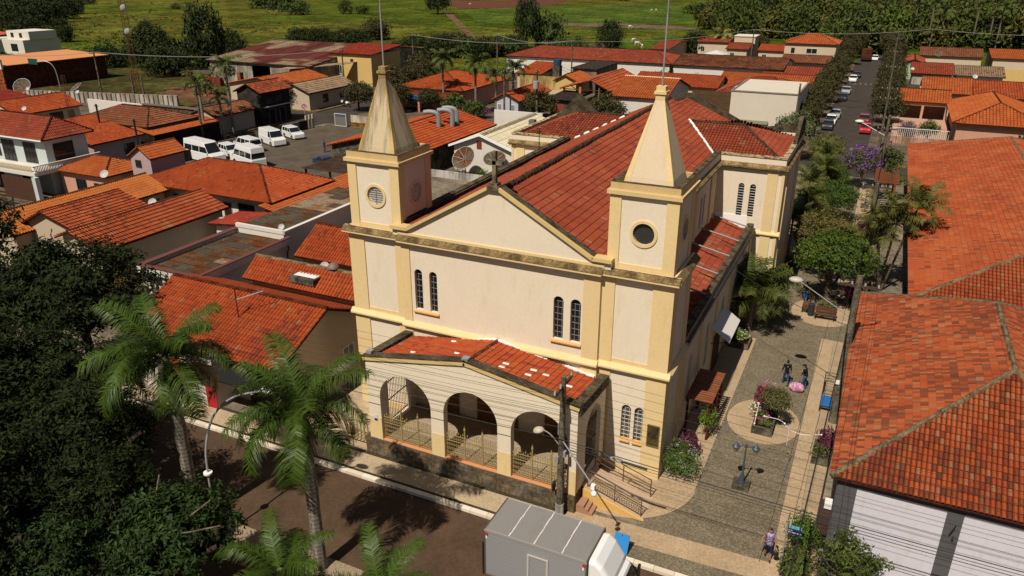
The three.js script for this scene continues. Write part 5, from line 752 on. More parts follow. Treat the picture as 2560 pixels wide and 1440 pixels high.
// ---------------------------------------------------------------- trees, palms, shrubs
const LEAF = (r, g, b, rough = 0.6) => M(r, g, b, { vc: true, rough: Math.max(rough, 0.5), spec: 0.3 });
function leafCloud(n, clumps, o) {   // leaf-sized faces in clumps through the volume of a crown; unit crown: radius 1, centred at 0
  const { size = 0.1, flat = 0.8, spread = 0.26, inner = 0.35, droop = 0, tint = 0.25, warm = 0, long = 1.5, lump = 0.35 } = o, pos = [], col = [], C = [];
  for (let i = 0; i < clumps; i++) {
    const y = rnd(-0.75, 1), a = rnd(6.2832), s = Math.sqrt(Math.max(0, 1 - y * y)), k = mix(inner, 1, Math.sqrt(rnd())) * (1 - lump * fbm(a * 1.3 + 3, y * 2 + 8, 2, 0, o.k || 1));
    C.push([V(Math.cos(a) * s * k, y * flat * k, Math.sin(a) * s * k), rnd(1 - tint, 1 + tint), rnd() < warm]);
  }
  const X = V(), Y = V(), N = V(), p = V();
  for (let i = 0; i < n; i++) {
    const [c, t, w] = C[i % clumps]; p.set(rnd(-1, 1), rnd(-0.75, 0.75), rnd(-1, 1)); if (p.lengthSq() > 1) p.normalize().multiplyScalar(rnd()); p.multiplyScalar(spread).add(c);
    N.copy(c).multiplyScalar(0.8).add(V(rnd(-1, 1), rnd(-0.3, 1.3), rnd(-1, 1))).normalize(); X.set(rnd(-1, 1), rnd(-0.5, 0.5) - droop, rnd(-1, 1)).cross(N).normalize(); Y.copy(N).cross(X);
    const L = size * rnd(0.7, 1.3) * long, W = size * rnd(0.6, 1.1) * 0.6, q = [p.clone().addScaledVector(X, -L / 2), p.clone().addScaledVector(Y, W / 2).addScaledVector(X, -L * 0.05), p.clone().addScaledVector(X, L / 2).addScaledVector(N, -L * 0.12), p.clone().addScaledVector(Y, -W / 2).addScaledVector(X, -L * 0.05)];
    for (const k of [0, 1, 2, 0, 2, 3]) pos.push(q[k].x, q[k].y, q[k].z);
    const b = t * rnd(0.8, 1.2), cc = w ? [b * 1.9, b * 1.2, b * 0.8] : [b * rnd(0.9, 1.15), b, b * rnd(0.8, 1.1)]; for (let k = 0; k < 6; k++) col.push(...cc);
  }
  const g = new THREE.BufferGeometry(); g.setAttribute('position', new THREE.Float32BufferAttribute(pos, 3)); g.setAttribute('color', new THREE.Float32BufferAttribute(col, 3)); g.computeVertexNormals(); g.setAttribute('uv', new THREE.Float32BufferAttribute(new Float32Array(pos.length / 3 * 2), 2));
  return g;
}
function limbs(h, r, n, R, base = 0.4) {   // trunk and branches; base at origin, crown centre at height h
  const L = [tube([V(0, -0.2, 0), V(rnd(-0.08, 0.08) * h, h * 0.35, rnd(-0.08, 0.08) * h), V(rnd(-0.05, 0.05) * h, h * 0.9, rnd(-0.05, 0.05) * h)], r, 6, 7)];
  for (let i = 0; i < n; i++) { const a = i / n * 6.283 + rnd(0.6), y = h * rnd(base, 0.75); L.push(tube([V(0, y, 0), V(Math.cos(a) * R * 0.4, mix(y, h, 0.55), Math.sin(a) * R * 0.4), V(Math.cos(a) * R * rnd(0.6, 0.85), h * rnd(0.95, 1.15), Math.sin(a) * R * rnd(0.6, 0.85))], r * 0.42, 6, 5)); }
  return mergeGeometries(L.map((g) => metreUV(plain(g))));
}
const barkD = M(0.10, 0.075, 0.055, { map: 'bark', rough: 0.95 }), barkP = M(0.26, 0.22, 0.18, { map: 'bark', rough: 0.9 });
const crowns = {};
seed(77);
const crownGeo = (key, n, cl, o) => (crowns[key] ||= [0, 1, 2].map((i) => leafCloud(n, cl, { ...o, k: i + 1 })));
const KIND = {
  forest: { geo: () => crownGeo('forest', 1100, 130, { size: 0.15, flat: 0.95, spread: 0.24, lump: 0.5 }), mat: LEAF(0.052, 0.07, 0.014, 0.7), bark: barkD },
  lush: { geo: () => crownGeo('forest', 1100, 130, {}), mat: LEAF(0.078, 0.108, 0.018, 0.7), bark: barkD },
  olive: { geo: () => crownGeo('forest', 1100, 130, {}), mat: LEAF(0.085, 0.085, 0.02, 0.7), bark: barkD },
  wooddark: { geo: () => crownGeo('forest', 1100, 130, {}), mat: LEAF(0.03, 0.044, 0.012, 0.7), bark: barkD },
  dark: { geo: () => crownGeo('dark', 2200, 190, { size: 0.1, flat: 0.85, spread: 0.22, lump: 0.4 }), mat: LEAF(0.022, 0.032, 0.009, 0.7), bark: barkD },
  street: { geo: () => crownGeo('street', 3200, 240, { size: 0.075, flat: 0.75, spread: 0.2, lump: 0.4, warm: 0.12 }), mat: LEAF(0.05, 0.046, 0.016, 0.7), bark: barkD },
  bush: { geo: () => crownGeo('bush', 1000, 110, { size: 0.15, flat: 0.8, spread: 0.3, inner: 0.2 }), mat: LEAF(0.052, 0.074, 0.018, 0.7), bark: barkD },
  mall: { geo: () => crownGeo('mall', 7000, 330, { size: 0.062, flat: 0.72, spread: 0.17, lump: 0.4, warm: 0.05 }), mat: LEAF(0.05, 0.085, 0.013, 0.5), bark: barkP },
  ochre: { geo: () => crownGeo('street', 3200, 240, {}), mat: LEAF(0.11, 0.08, 0.022, 0.6), bark: barkP },
  grey: { geo: () => crownGeo('street', 3200, 240, {}), mat: LEAF(0.1, 0.115, 0.055, 0.7), bark: barkP },
};
let tn = 0;
const PL_OPT = (m) => m;
function tree(kind, x, z, h, R, label, group, o = {}) {   // h: height of the crown top, R: crown radius
  const K = KIND[kind], t = thing(o.name || 'tree', label, o.cat || 'tree', x, o.y || 0, z, group), ry = o.ry || R * 0.8, cy = o.low ? ry * 0.62 : h - ry * 0.85; tn++;
  if (!o.noTrunk) { const g = limbs(cy, o.r || Math.max(0.08, R * 0.055), o.n || 5, R, 0.35), tm = new THREE.Mesh(g, K.bark); tm.name = 'trunk'; tm.castShadow = tm.receiveShadow = true; t.add(tm); }
  const m = new THREE.Mesh(K.geo()[tn % 3], o.mat || K.mat); m.name = 'crown'; m.userData.kind = 'stuff'; m.scale.set(R, ry / 0.85, R); m.rotation.y = rnd(6.28); m.position.y = cy; m.castShadow = m.receiveShadow = true; t.add(m);
  return t;
}
const treeAt = (kind, u, v, h, R, label, group, o) => { const p = G(u, v, 0); return tree(kind, p.x, p.z, h, R, label, group, o); };
// palm fronds: rachis with leaflets on both sides
function frondGeo(L, droop, n, leaf, o = {}) {
  const pos = [], col = [], nn = 14, pts = []; let a = o.rise ?? 0.9, p = V(0, 0, 0);
  for (let i = 0; i <= nn; i++) { pts.push(p.clone()); p = p.clone().add(V(Math.cos(a), Math.sin(a), 0).multiplyScalar(L / nn)); a -= droop / nn * (0.5 + 1.0 * i / nn); }
  const cv = new THREE.CatmullRomCurve3(pts), q = (A, B, C, D, c) => { pos.push(...A.toArray(), ...B.toArray(), ...C.toArray(), ...A.toArray(), ...C.toArray(), ...D.toArray()); for (let i = 0; i < 6; i++) col.push(...c); };
  for (let i = 0; i < 12; i++) { const A = cv.getPoint(i / 12), B = cv.getPoint((i + 1) / 12), w = 0.035 * (1 - i / 13); q(A.clone().add(V(0, 0, w)), B.clone().add(V(0, 0, w)), B.clone().add(V(0, 0, -w)), A.clone().add(V(0, 0, -w)), [1.3, 1.25, 1]); }
  for (let i = 0; i < n; i++) for (const s of [-1, 1]) {
    const t = 0.1 + 0.9 * (i + rnd()) / n, c = cv.getPoint(Math.min(t, 1)), tg = cv.getTangent(Math.min(t, 1)), up = V(-tg.y, tg.x, 0), sd = V(0, 0, s);
    const l = leaf * (0.55 + 0.75 * Math.sin(Math.PI * clamp(t * 0.85 + 0.12))) * rnd(0.85, 1.15), pl = rnd(-0.3, 0.4) + (o.plume || 0), d1 = sd.clone().multiplyScalar(0.8).addScaledVector(tg, 0.5).addScaledVector(up, pl).normalize(), m = c.clone().addScaledVector(d1, l * 0.5), e = m.clone().addScaledVector(d1, l * 0.42).add(V(0, -l * rnd(0.22, 0.42), 0)), w = o.width || 0.03;
    const k = rnd(0.8, 1.2), cc = t > 0.9 && rnd() < 0.3 ? [k * 1.5, k * 1.15, k] : [k, k, k]; q(c.clone().addScaledVector(tg, -w), m.clone().addScaledVector(tg, -w), m.clone().addScaledVector(tg, w), c.clone().addScaledVector(tg, w), cc); pos.push(...m.clone().addScaledVector(tg, -w).toArray(), ...e.toArray(), ...m.clone().addScaledVector(tg, w).toArray()); for (let z = 0; z < 3; z++) col.push(...cc);
  }
  const g = new THREE.BufferGeometry(); g.setAttribute('position', new THREE.Float32BufferAttribute(pos, 3)); g.setAttribute('color', new THREE.Float32BufferAttribute(col, 3)); g.computeVertexNormals(); g.setAttribute('uv', new THREE.Float32BufferAttribute(new Float32Array(pos.length / 3 * 2), 2)); return g;
}
const FR = { big: [1.3, 1.9, 2.5, 3.0].map((d, i) => frondGeo(3.8, d, 115, 0.72, { rise: 1.15 - i * 0.3, width: 0.019, plume: -0.15 })), far: [1.2, 2.0, 2.8].map((d, i) => frondGeo(2.6, d, 22, 0.6, { rise: 1.0 - i * 0.3, width: 0.06 })), fan: [0.9, 1.6, 2.2].map((d, i) => frondGeo(2.2, d, 40, 0.5, { rise: 1.2 - i * 0.3, width: 0.025 })) };
const frondM = M(0.04, 0.07, 0.008, { vc: true, rough: 0.45, spec: 0.4 }), frondY = LEAF(0.16, 0.105, 0.02, 0.5), frondFar = LEAF(0.065, 0.085, 0.018, 0.5), frondD = LEAF(0.07, 0.09, 0.022, 0.5);
function palm(x, z, h, label, group, o = {}) {   // h: height of the crown's heart
  const t = thing('palm_tree', label, 'palm tree', x, o.y || 0, z, group), s = o.s || 1, r = o.r || 0.2, set = FR[o.kind || 'far'], n = o.n || 15;
  const prof = [[r * 1.35, -0.2], [r * 1.1, 0.4], [r, h * 0.4], [r * 1.08, h * 0.6], [r * 0.8, h - 0.9], [r * 0.72, h]];
  const tr = new THREE.Mesh(metreUV(plain(new THREE.LatheGeometry(prof.map(([a, b]) => new THREE.Vector2(a, b)), 12))), o.trunk || M(0.42, 0.39, 0.345, { map: 'bark', rough: 0.9 })); tr.name = 'trunk'; t.add(tr);
  const sh = new THREE.Mesh(new THREE.CylinderGeometry(r * 0.45, r * 0.8, 0.9, 10).translate(0, h + 0.1, 0), M(0.09, 0.12, 0.035, { rough: 0.5 })); sh.name = 'crownshaft'; t.add(sh);
  if (o.skirt) { const g = []; for (let i = 0; i < 26; i++) { const a = rnd(6.28), y = h - rnd(0.1, 0.5); g.push(bar(V(Math.cos(a) * r * 0.8, y, Math.sin(a) * r * 0.8), V(Math.cos(a) * (r + rnd(0.1, 0.45)), y - rnd(0.7, 1.7), Math.sin(a) * (r + rnd(0.1, 0.45))), 0.03, 4)); } const sk = new THREE.Mesh(mergeGeometries(g.map((q) => metreUV(plain(q)))), o.skirt === 2 ? M(0.34, 0.27, 0.15, { rough: 0.9 }) : M(0.13, 0.095, 0.06, { rough: 0.95 })); sk.name = 'dry_stalks'; t.add(sk); }
  for (let i = 0; i < n; i++) {
    const k = Math.min(set.length - 1, Math.floor((i / n) * set.length)), f = new THREE.Mesh(set[k], (i === n - 2 || i === n - 5) && o.yellow ? frondY : o.mat || (o.kind === 'big' ? frondM : frondFar)); f.name = 'frond'; f.rotation.set(rnd(-0.3, 0.3), i * 2.39996 + rnd(-0.25, 0.25), rnd(-0.14, 0.14), 'YXZ'); f.position.y = h + 0.35 - i / n * 0.35; f.scale.setScalar(s * rnd(0.86, 1.08)); t.add(f);
  }
  t.traverse((q) => { q.castShadow = q.receiveShadow = true; }); return t;
}
const palmAt = (u, v, y, h, label, group, o) => { const p = G(u, v, y); return palm(p.x, p.z, h, label, group, o); };
{
  seed(5);
  // palms of the front street
  palm(-11.8, 12.5, 7.6, 'tall royal palm whose shadow falls on the sunny road', undefined, { kind: 'big', n: 21, r: 0.27, skirt: 1, yellow: 1, s: 1.0 });
  palm(-19.2, 12.5, 8.3, 'tall royal palm standing in front of the red tiled shop', undefined, { kind: 'big', n: 21, r: 0.27, skirt: 1, yellow: 1, s: 1.02 });
  palm(-8.9, 17.6, 4.7, 'royal palm crown below the sunlit palm trunk', undefined, { kind: 'big', n: 13, r: 0.25, s: 0.72 });
  palm(-5.2, 16.9, 4.7, 'royal palm crown beside the parked truck', undefined, { kind: 'big', n: 13, r: 0.25, s: 0.7 });
  // trees of the square; leaf colour darkened to imitate shade and vignetting
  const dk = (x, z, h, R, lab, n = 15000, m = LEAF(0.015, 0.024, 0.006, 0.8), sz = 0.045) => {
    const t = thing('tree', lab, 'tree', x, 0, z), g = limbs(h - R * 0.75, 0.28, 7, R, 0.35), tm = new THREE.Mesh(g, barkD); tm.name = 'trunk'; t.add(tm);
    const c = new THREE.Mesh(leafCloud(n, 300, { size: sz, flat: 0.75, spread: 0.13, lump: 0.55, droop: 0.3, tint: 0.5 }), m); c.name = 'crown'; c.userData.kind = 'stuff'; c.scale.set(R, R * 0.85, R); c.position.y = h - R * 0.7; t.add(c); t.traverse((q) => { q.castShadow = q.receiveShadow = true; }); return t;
  };
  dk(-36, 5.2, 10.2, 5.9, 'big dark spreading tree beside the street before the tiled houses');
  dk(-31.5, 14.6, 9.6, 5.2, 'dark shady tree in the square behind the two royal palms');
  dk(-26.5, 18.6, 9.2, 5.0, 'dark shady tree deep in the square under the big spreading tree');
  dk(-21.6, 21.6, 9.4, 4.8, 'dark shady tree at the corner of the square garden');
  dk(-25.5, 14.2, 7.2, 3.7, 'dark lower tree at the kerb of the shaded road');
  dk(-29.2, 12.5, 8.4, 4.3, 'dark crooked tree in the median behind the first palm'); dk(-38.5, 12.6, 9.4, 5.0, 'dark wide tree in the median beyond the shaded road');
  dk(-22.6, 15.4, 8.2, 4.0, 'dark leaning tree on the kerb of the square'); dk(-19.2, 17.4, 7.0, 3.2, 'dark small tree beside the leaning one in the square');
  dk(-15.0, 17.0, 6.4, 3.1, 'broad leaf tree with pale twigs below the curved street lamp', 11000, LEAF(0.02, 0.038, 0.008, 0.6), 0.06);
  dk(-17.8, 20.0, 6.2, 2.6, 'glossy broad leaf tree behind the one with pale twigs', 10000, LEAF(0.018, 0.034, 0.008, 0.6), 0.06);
  const tw = thing('bare_twigs', 'bare pale branches reaching out of the broad leaf tree', 'branch', -14.6, 4.2, 17.4); const tp = (a, b, c) => tube([V(...a), V(...b), V(...c)], 0.035, 8, 5); mk('branch', tp([-15.4, 4.0, 17.8], [-14.4, 4.8, 17.4], [-13.2, 5.9, 16.4]), barkP, tw); mk('branch', tp([-14.6, 4.7, 17.5], [-13.6, 5.1, 17.6], [-12.2, 5.5, 17.0]), barkP, tw); mk('branch', tp([-15.6, 4.0, 17.9], [-15.8, 5.0, 17.0], [-16.1, 6.0, 16.2]), barkP, tw);
  palm(-28.5, 23.0, 7.0, 'dark palm among the shady trees of the square', undefined, { kind: 'big', n: 16, s: 0.95 });
  palm(-24.2, 24.6, 6.2, 'dark low palm at the back of the square', undefined, { kind: 'big', n: 16, s: 0.95 });
  tree('ochre', -42.5, -1.5, 4.2, 2.6, 'tree with ochre leaves by the porch of the flat-roofed building'); tree('dark', -47, 1, 6, 3.4, 'dark round tree beyond the big spreading tree'); tree('dark', -57, -1, 8, 4, 'dark palm-shaded tree at the edge of the amber roof');
  // trees round the car park and cross street
  tree('street', -94.2, -81.6, 5.2, 3.0, 'round clipped street tree before the corner cottage'); tree('street', -80.6, -85.5, 5.4, 3.1, 'round street tree by the parked motorcycle');
  tree('street', -72.5, -86.6, 5.4, 2.8, 'brownish tree before the school porch'); tree('street', -66, -86.4, 5, 2.4, 'dark bushy tree under the school palms'); tree('bush', -61.5, -87.4, 4.2, 2.6, 'leafy green tree under the tall school palms'); tree('bush', -57.2, -87, 3.4, 2.4, 'low green tree by the grey gabled house');
  tree('street', -47, -92.5, 5.2, 3.4, 'brown leaved tree by the grey outbuilding'); tree('street', -35.2, -93.6, 5.0, 3.8, 'wide brown leaved tree before the bright orange house');
  const Gp = 'tall palms of the town';
  palmAt(1110, 276, 0, 9.0, 'tall palm with hanging pale stalks beside the school roof', Gp, { n: 16, s: 1.2, skirt: 2 }); palmAt(1190, 288, 0, 8.6, 'tall palm with a bright green crown behind the duct roof', Gp, { n: 16, s: 1.25, skirt: 1 }); palmAt(1240, 292, 0, 7.0, 'slim palm between two taller palms near the arched windows', Gp, { n: 13, s: 1.1, skirt: 2 }); palmAt(1283, 290, 0, 8.0, 'tall palm in front of the grey gabled house', Gp, { n: 16, s: 1.2, skirt: 2 });
  palm(-85.7, -53.0, 8.3, 'tall palm with a hanging pale stalk over the shade-darkened wall', Gp, { n: 15, s: 1.15, skirt: 2 }); palm(-85.9, -59.0, 10.2, 'tallest palm at the side street beside the dark corner house', Gp, { n: 15, s: 1.15, skirt: 2 });
  palm(-84.4, -55.5, 6.0, 'short slim palm at the kerb of the side street', Gp, { n: 10, s: 0.9 });
  // trees in the vacant lot and fields
  const F1 = 'field trees';
  for (const [u, v, h, R, k, lab] of [[157, 104, 10, 5, 'dark', 'lone dark tree with a long shadow in the upper meadow'], [365, 84, 6, 4.4, 'dark', 'small dark bush tree on the meadow beside the lattice mast'], [385, 166, 13, 8, 'dark', 'huge dark dome tree beside the lattice mast'], [412, 190, 9, 6, 'dark', 'dark round tree in front of the dome tree'], [525, 172, 17, 6.5, 'dark', 'tallest dark tree left of the old warehouse'.replace(' left of', ' beside')], [495, 172, 10, 6, 'dark', 'dark tree at the foot of the tallest meadow tree'], [575, 150, 10, 6, 'dark', 'dark tree touching the old warehouse roof'], [265, 168, 7, 5.4, 'dark', 'dark bush by the end of the brick hall'], [300, 160, 5, 4, 'dark', 'low bush beside the brick hall shadow'], [940, 98, 9, 6, 'street', 'brownish lone tree in the pasture behind the church spire'], [1320, 122, 17, 5.6, 'dark', 'dense dark tall tree at the head of the long hall'], [1375, 120, 13, 6.6, 'bush', 'paler wide tree beside the dense dark tall tree'], [1522, 122, 11, 5.4, 'dark', 'round dark tree behind the long hall'], [1095, 34, 14, 9, 'dark', 'dark tree by the dirt track near the red field'], [865, 34, 9, 5, 'bush', 'small round tree on the far hedge line'], [905, 34, 6, 5, 'bush', 'low tree beside the small round hedge tree'], [1735, 132, 8, 6, 'dark', 'dark wide tree among the far red roofs'], [1882, 136, 8, 5, 'street', 'brown round tree before the far low roofs'], [1560, 2, 8, 6, 'bush', 'lone tree at the top of the bright pasture'], [225, 10, 6, 5, 'bush', 'bush at the upper rim of the meadow'], [440, 22, 4, 4, 'bush', 'tiny bush on the dry meadow']]) treeAt(k, u, v, h, R, lab, undefined, { low: h < 14, ry: h * 0.58 });
  for (const [u, v, h, R] of [[20, 66, 13, 9], [55, 70, 13, 9], [95, 62, 14, 9], [130, 56, 14, 9], [165, 46, 13, 9], [185, 34, 12, 8], [35, 80, 9, 7], [75, 84, 8, 7], [10, 50, 14, 9], [70, 40, 14, 9], [120, 32, 14, 9], [20, 24, 14, 9]]) treeAt('dark', u, v, h, R, 'dark tree in the dense grove above the white modern house', 'grove above the modern house', { low: 1, ry: h * 0.62 });
  for (const [u, v, h, R] of [[655, 20, 12, 8], [690, 24, 13, 8], [720, 28, 12, 8], [750, 36, 10, 7], [700, 8, 12, 9]]) treeAt('bush', u, v, h, R, 'green tree in the clump at the top of the pasture', 'clump at the top of the pasture', { low: 1 });
  for (const [u, v, h, R, k] of [[745, 112, 8, 5, 'dark'], [775, 112, 9, 5, 'dark'], [805, 112, 8, 5, 'dark'], [835, 112, 12, 4, 'dark'], [865, 114, 8, 5, 'dark'], [895, 116, 8, 5, 'dark'], [1010, 150, 9, 5, 'dark'], [1045, 148, 10, 6, 'dark'], [1080, 146, 9, 5, 'dark']]) treeAt(k, u, v, h, R, 'dark green tree in the hedge row behind the old warehouse', 'hedge row behind the warehouse', { low: 1 });
  for (const [u, v, h, R, k] of [[1110, 142, 10, 6, 'dark'], [1140, 140, 12, 6, 'street'], [1165, 142, 9, 5, 'bush'], [1195, 144, 9, 5, 'dark'], [1225, 140, 8, 5, 'street'], [1255, 138, 8, 5, 'bush'], [1285, 132, 7, 5, 'dark'], [1000, 215, 6, 4, 'street'], [1040, 210, 7, 4, 'street'], [1060, 190, 8, 5, 'street'], [1400, 128, 5, 4, 'bush'], [1015, 170, 7, 5, 'street'], [1440, 130, 4, 4, 'bush']]) treeAt(k, u, v, h, R, 'tree in the mixed belt between the town and the pasture', 'belt between town and pasture', { low: 1 });
  // the wood: every tree its own
  seed(9); let nf = 0; const edge = [[1705, 0], [1745, 42], [1765, 66], [1850, 96], [1965, 88], [2120, 104], [2150, 140], [2240, 112], [2300, 112], [2470, 122], [2560, 128], [2560, -30], [1690, -30]];
  for (let v = 128; v > -30; v -= 10 + (140 - v) * 0.02) for (let u = 1690 + rnd(20); u < 2620; u += 31 + (140 - v) * 0.13) { const a = u + rnd(-9, 9), b = v + rnd(-4, 4); if (!inPoly(edge.map(([p, q]) => [Math.min(p, 2640), q]), Math.min(a, 2559), b)) continue; if (++nf > 165) break; treeAt(['lush', 'forest', 'forest', 'olive', 'forest', 'wooddark'][Math.floor(rnd(6))], a, b + 8, rnd(8, 13), rnd(6.5, 9.5) * (b < 30 ? 1.5 : 1), 'leafy tree of the dense wood behind the town', 'dense wood behind the town', { n: 3, low: 1, ry: rnd(3.6, 9.5) }); }
  const Gw = 'tall palms in the wood'; for (const [u, v, h] of [[2275, 118, 15], [2315, 122, 14], [2200, 112, 11], [2425, 128, 16], [2465, 128, 17], [2485, 130, 13], [2545, 130, 15], [2345, 118, 10], [2390, 100, 13], [2520, 100, 15], [2440, 60, 18], [2330, 60, 16]]) palmAt(u, v, 0, h, 'slim tall palm rising from the wood', Gw, { n: 12, s: 1.5, r: 0.24, mat: frondD, trunk: M(0.34, 0.29, 0.23, { map: 'bark' }) });
  palmAt(1800, 134, 0, 5, 'coconut palm with yellowing fronds among the far red roofs', undefined, { n: 14, s: 1.7, mat: LEAF(0.17, 0.16, 0.04, 0.6) });
  // street trees along the street beyond the mall
  const SL = 'street trees beyond the mall'; for (const [x, z, h, R] of [[-3.4, -97, 5.4, 2.9], [-3.6, -106, 5.6, 3.0], [-3.2, -115, 5.8, 3.0], [-3.5, -124, 5.6, 3.1], [-3.3, -133, 5.8, 3.0], [-3.6, -143, 5.6, 3.1], [-3.4, -153, 5.8, 3.0], [-3.6, -163, 5.8, 3.2], [-3.4, -174, 5.6, 3.0], [-3.2, -187, 5.8, 3]]) tree('street', x, z, h, R, 'brown-green clipped tree in the row beside the parked cars', SL);
  for (const [x, z, h, R] of [[8.2, -106, 6.2, 3.0], [8.4, -114, 6.0, 3.2], [8.0, -123, 6.4, 3.0], [8.4, -133, 6.2, 3.2], [8.2, -144, 6.2, 3.0], [8.2, -156, 6.2, 3.2], [8.4, -170, 6.4, 3.2], [8.3, -186, 6.4, 3.2], [8.4, -204, 7, 3.4], [-3, -206, 7, 3.4], [7, -222, 8, 4], [-3, -226, 8, 4], [2, -240, 9, 5]]) tree('street', x, z, h, R, 'brown-green street tree in the row by the mall-side power poles', 'street trees by the power poles');
  tree('grey', -2.6, -79, 6.6, 3.0, 'grey-green feathery tree behind the church transept'); tree('mall', 1.6, -75, 5.0, 2.8, 'pale green loose tree at the end of the mall', undefined, { mat: LEAF(0.1, 0.1, 0.03, 0.6) });
  tree('street', 27.4, -84, 6.4, 4.0, 'dark round tree before the salmon wing roof'); tree('bush', 14.2, -99.2, 3.4, 1.8, 'small round tree in the salmon house front yard'); tree('bush', 11.6, -102.6, 2.6, 1.3, 'purple flowering shrub on the salmon terrace', undefined, { mat: LEAF(0.13, 0.1, 0.12, 0.6) });
  // the mall
  tree('mall', 6.1, -27.2, 6.4, 3.5, 'spreading mango-like tree over the mall bench', undefined, { r: 0.22, ry: 2.3 }); tree('mall', 5.0, -33.5, 6.2, 3.2, 'brown-topped tree behind the spreading mall tree', undefined, { mat: LEAF(0.1, 0.085, 0.024, 0.6) });
  tree('mall', 4.4, -51.5, 4.6, 2.9, 'dense green round tree in the mall', undefined, { mat: LEAF(0.045, 0.08, 0.013, 0.5) }); tree('mall', 3.4, -60, 4.4, 2.4, 'loose olive tree further up the mall'); tree('mall', 2.6, -43, 5.0, 2.2, 'bushy olive tree beside the transept palms', undefined, { mat: LEAF(0.09, 0.1, 0.025, 0.6) });
  for (const [x, z, lab] of [[2.4, -48.4, 'rounded leafy tree between the transept palms'], [3.0, -57, 'rounded olive tree past the transept palms'], [2.2, -66.5, 'leafy tree opposite the purple blossom tree'], [3.4, -39, 'low leafy tree at the transept corner']]) tree('mall', x, z, rnd(4.2, 5.2), rnd(1.9, 2.5), lab, undefined, { mat: LEAF(0.055, 0.075, 0.016, 0.6) });
  const pt = tree('mall', 6.4, -67, 5.0, 2.6, 'tree covered in purple blossom at the mall end', undefined, { mat: LEAF(0.07, 0.075, 0.03, 0.6) }); const bl = new THREE.Mesh(leafCloud(900, 60, { size: 0.07, flat: 0.7, spread: 0.2, inner: 0.8 }), LEAF(0.2, 0.075, 0.34, 0.7)); bl.name = 'blossom'; bl.userData.kind = 'stuff'; bl.scale.setScalar(2.7); bl.position.y = 3.4; pt.add(bl);
  tree('bush', 9.2, -69.5, 4.6, 2.0, 'vine covered shrub at the corner of the market hall'); tree('bush', 9.4, -63, 3.6, 1.6, 'green creeper over the wooden pergola by the market hall');
  palm(1.1, -20.6, 2.6, 'bushy fan palm against the church aisle', undefined, { kind: 'fan', n: 44, s: 1.5, r: 0.22, mat: LEAF(0.055, 0.068, 0.013, 0.5) });
  tree('dark', 2.0, -24.2, 3.6, 1.5, 'dark clipped tree behind the bushy fan palm');
  for (const [x, z, h] of [[2.6, -41, 4.4], [2.2, -45, 5.2], [3.0, -55, 4.2], [2.4, -62, 4.6], [1.8, -37, 3.6]]) palm(x, z, h, 'feathery palm in the bed beside the transept', 'palms beside the transept', { kind: 'fan', n: 16, s: 0.95, r: 0.12, mat: LEAF(0.075, 0.085, 0.017, 0.5) });
  for (const [x, z, h, lean] of [[9.4, -32.2, 6.0, 0.08], [9.7, -32.8, 7.2, 0.2], [9.2, -33.0, 5.4, -0.08], [9.5, -32.0, 4.6, -0.14], [9.0, -31.6, 3.8, -0.2]]) { const p = palm(x, z, h, 'slender areca palm stem in the clump against the market hall roof', 'areca clump by the market hall', { kind: 'fan', n: 13, s: 1.25, r: 0.09, mat: LEAF(0.085, 0.085, 0.02, 0.5), trunk: M(0.22, 0.18, 0.13, { map: 'bark' }) }); p.rotation.z = -lean; }
  // shrubs and flowers
  function shrub(name, label, x, z, h, R, m, n = 900, o = {}) { const t = thing(name, label, o.cat || 'shrub', x, o.y || 0, z, o.group); const st = mk('stems', Array.from({ length: 5 }, (_, i) => bar(V(x, (o.y || 0) + 0.0, z), V(x + R * 0.5 * Math.cos(i * 1.3), (o.y || 0) + h * 0.7, z + R * 0.5 * Math.sin(i * 1.3)), 0.02, 4)), barkD, t); const c = new THREE.Mesh(leafCloud(n, 70, { size: o.size || 0.13, flat: 0.8, spread: 0.3, inner: 0.2, long: o.long || 1.4 }), m); c.name = 'foliage'; c.userData.kind = 'stuff'; c.scale.set(R, h * 0.62, R); c.position.y = h * 0.55; c.castShadow = c.receiveShadow = true; t.add(c); if (o.bloom) { const b = new THREE.Mesh(leafCloud(o.bn || 160, 40, { size: o.bs || 0.11, flat: 0.8, spread: 0.12, inner: 0.9, long: 1 }), o.bloom); b.name = 'blossom'; b.userData.kind = 'stuff'; b.scale.set(R * 1.06, h * 0.66, R * 1.06); b.position.y = h * 0.58; t.add(b); } return t; }
  shrub('shrub', 'dense green shrub with pale blue flowers at the tower corner', 0.95, -0.9, 1.9, 1.15, LEAF(0.06, 0.11, 0.018, 0.5), 2600, { size: 0.08, bloom: LEAF(0.45, 0.5, 0.62), bn: 200, bs: 0.05 });
  shrub('cordyline', 'purple-red cordyline plants between tower and pergola', 0.85, -2.9, 1.4, 0.7, LEAF(0.11, 0.03, 0.045, 0.5), 340, { size: 0.2, long: 2.6 });
  shrub('climber', 'green climber on the pergola posts', 1.45, -5.0, 2.2, 0.6, LEAF(0.09, 0.16, 0.02, 0.5), 700, { size: 0.14 });
  tree('street', 4.6, -7.7, 2.6, 0.95, 'small grey-green bush tree growing in the stone planter', undefined, { n: 4, r: 0.05, mat: LEAF(0.085, 0.085, 0.03, 0.6) });
  shrub('cordyline', 'magenta leaved cordyline in the stone planter', 3.7, -8.9, 1.5, 0.5, LEAF(0.17, 0.025, 0.065, 0.5), 300, { y: 0.4, size: 0.24, long: 2.6 });
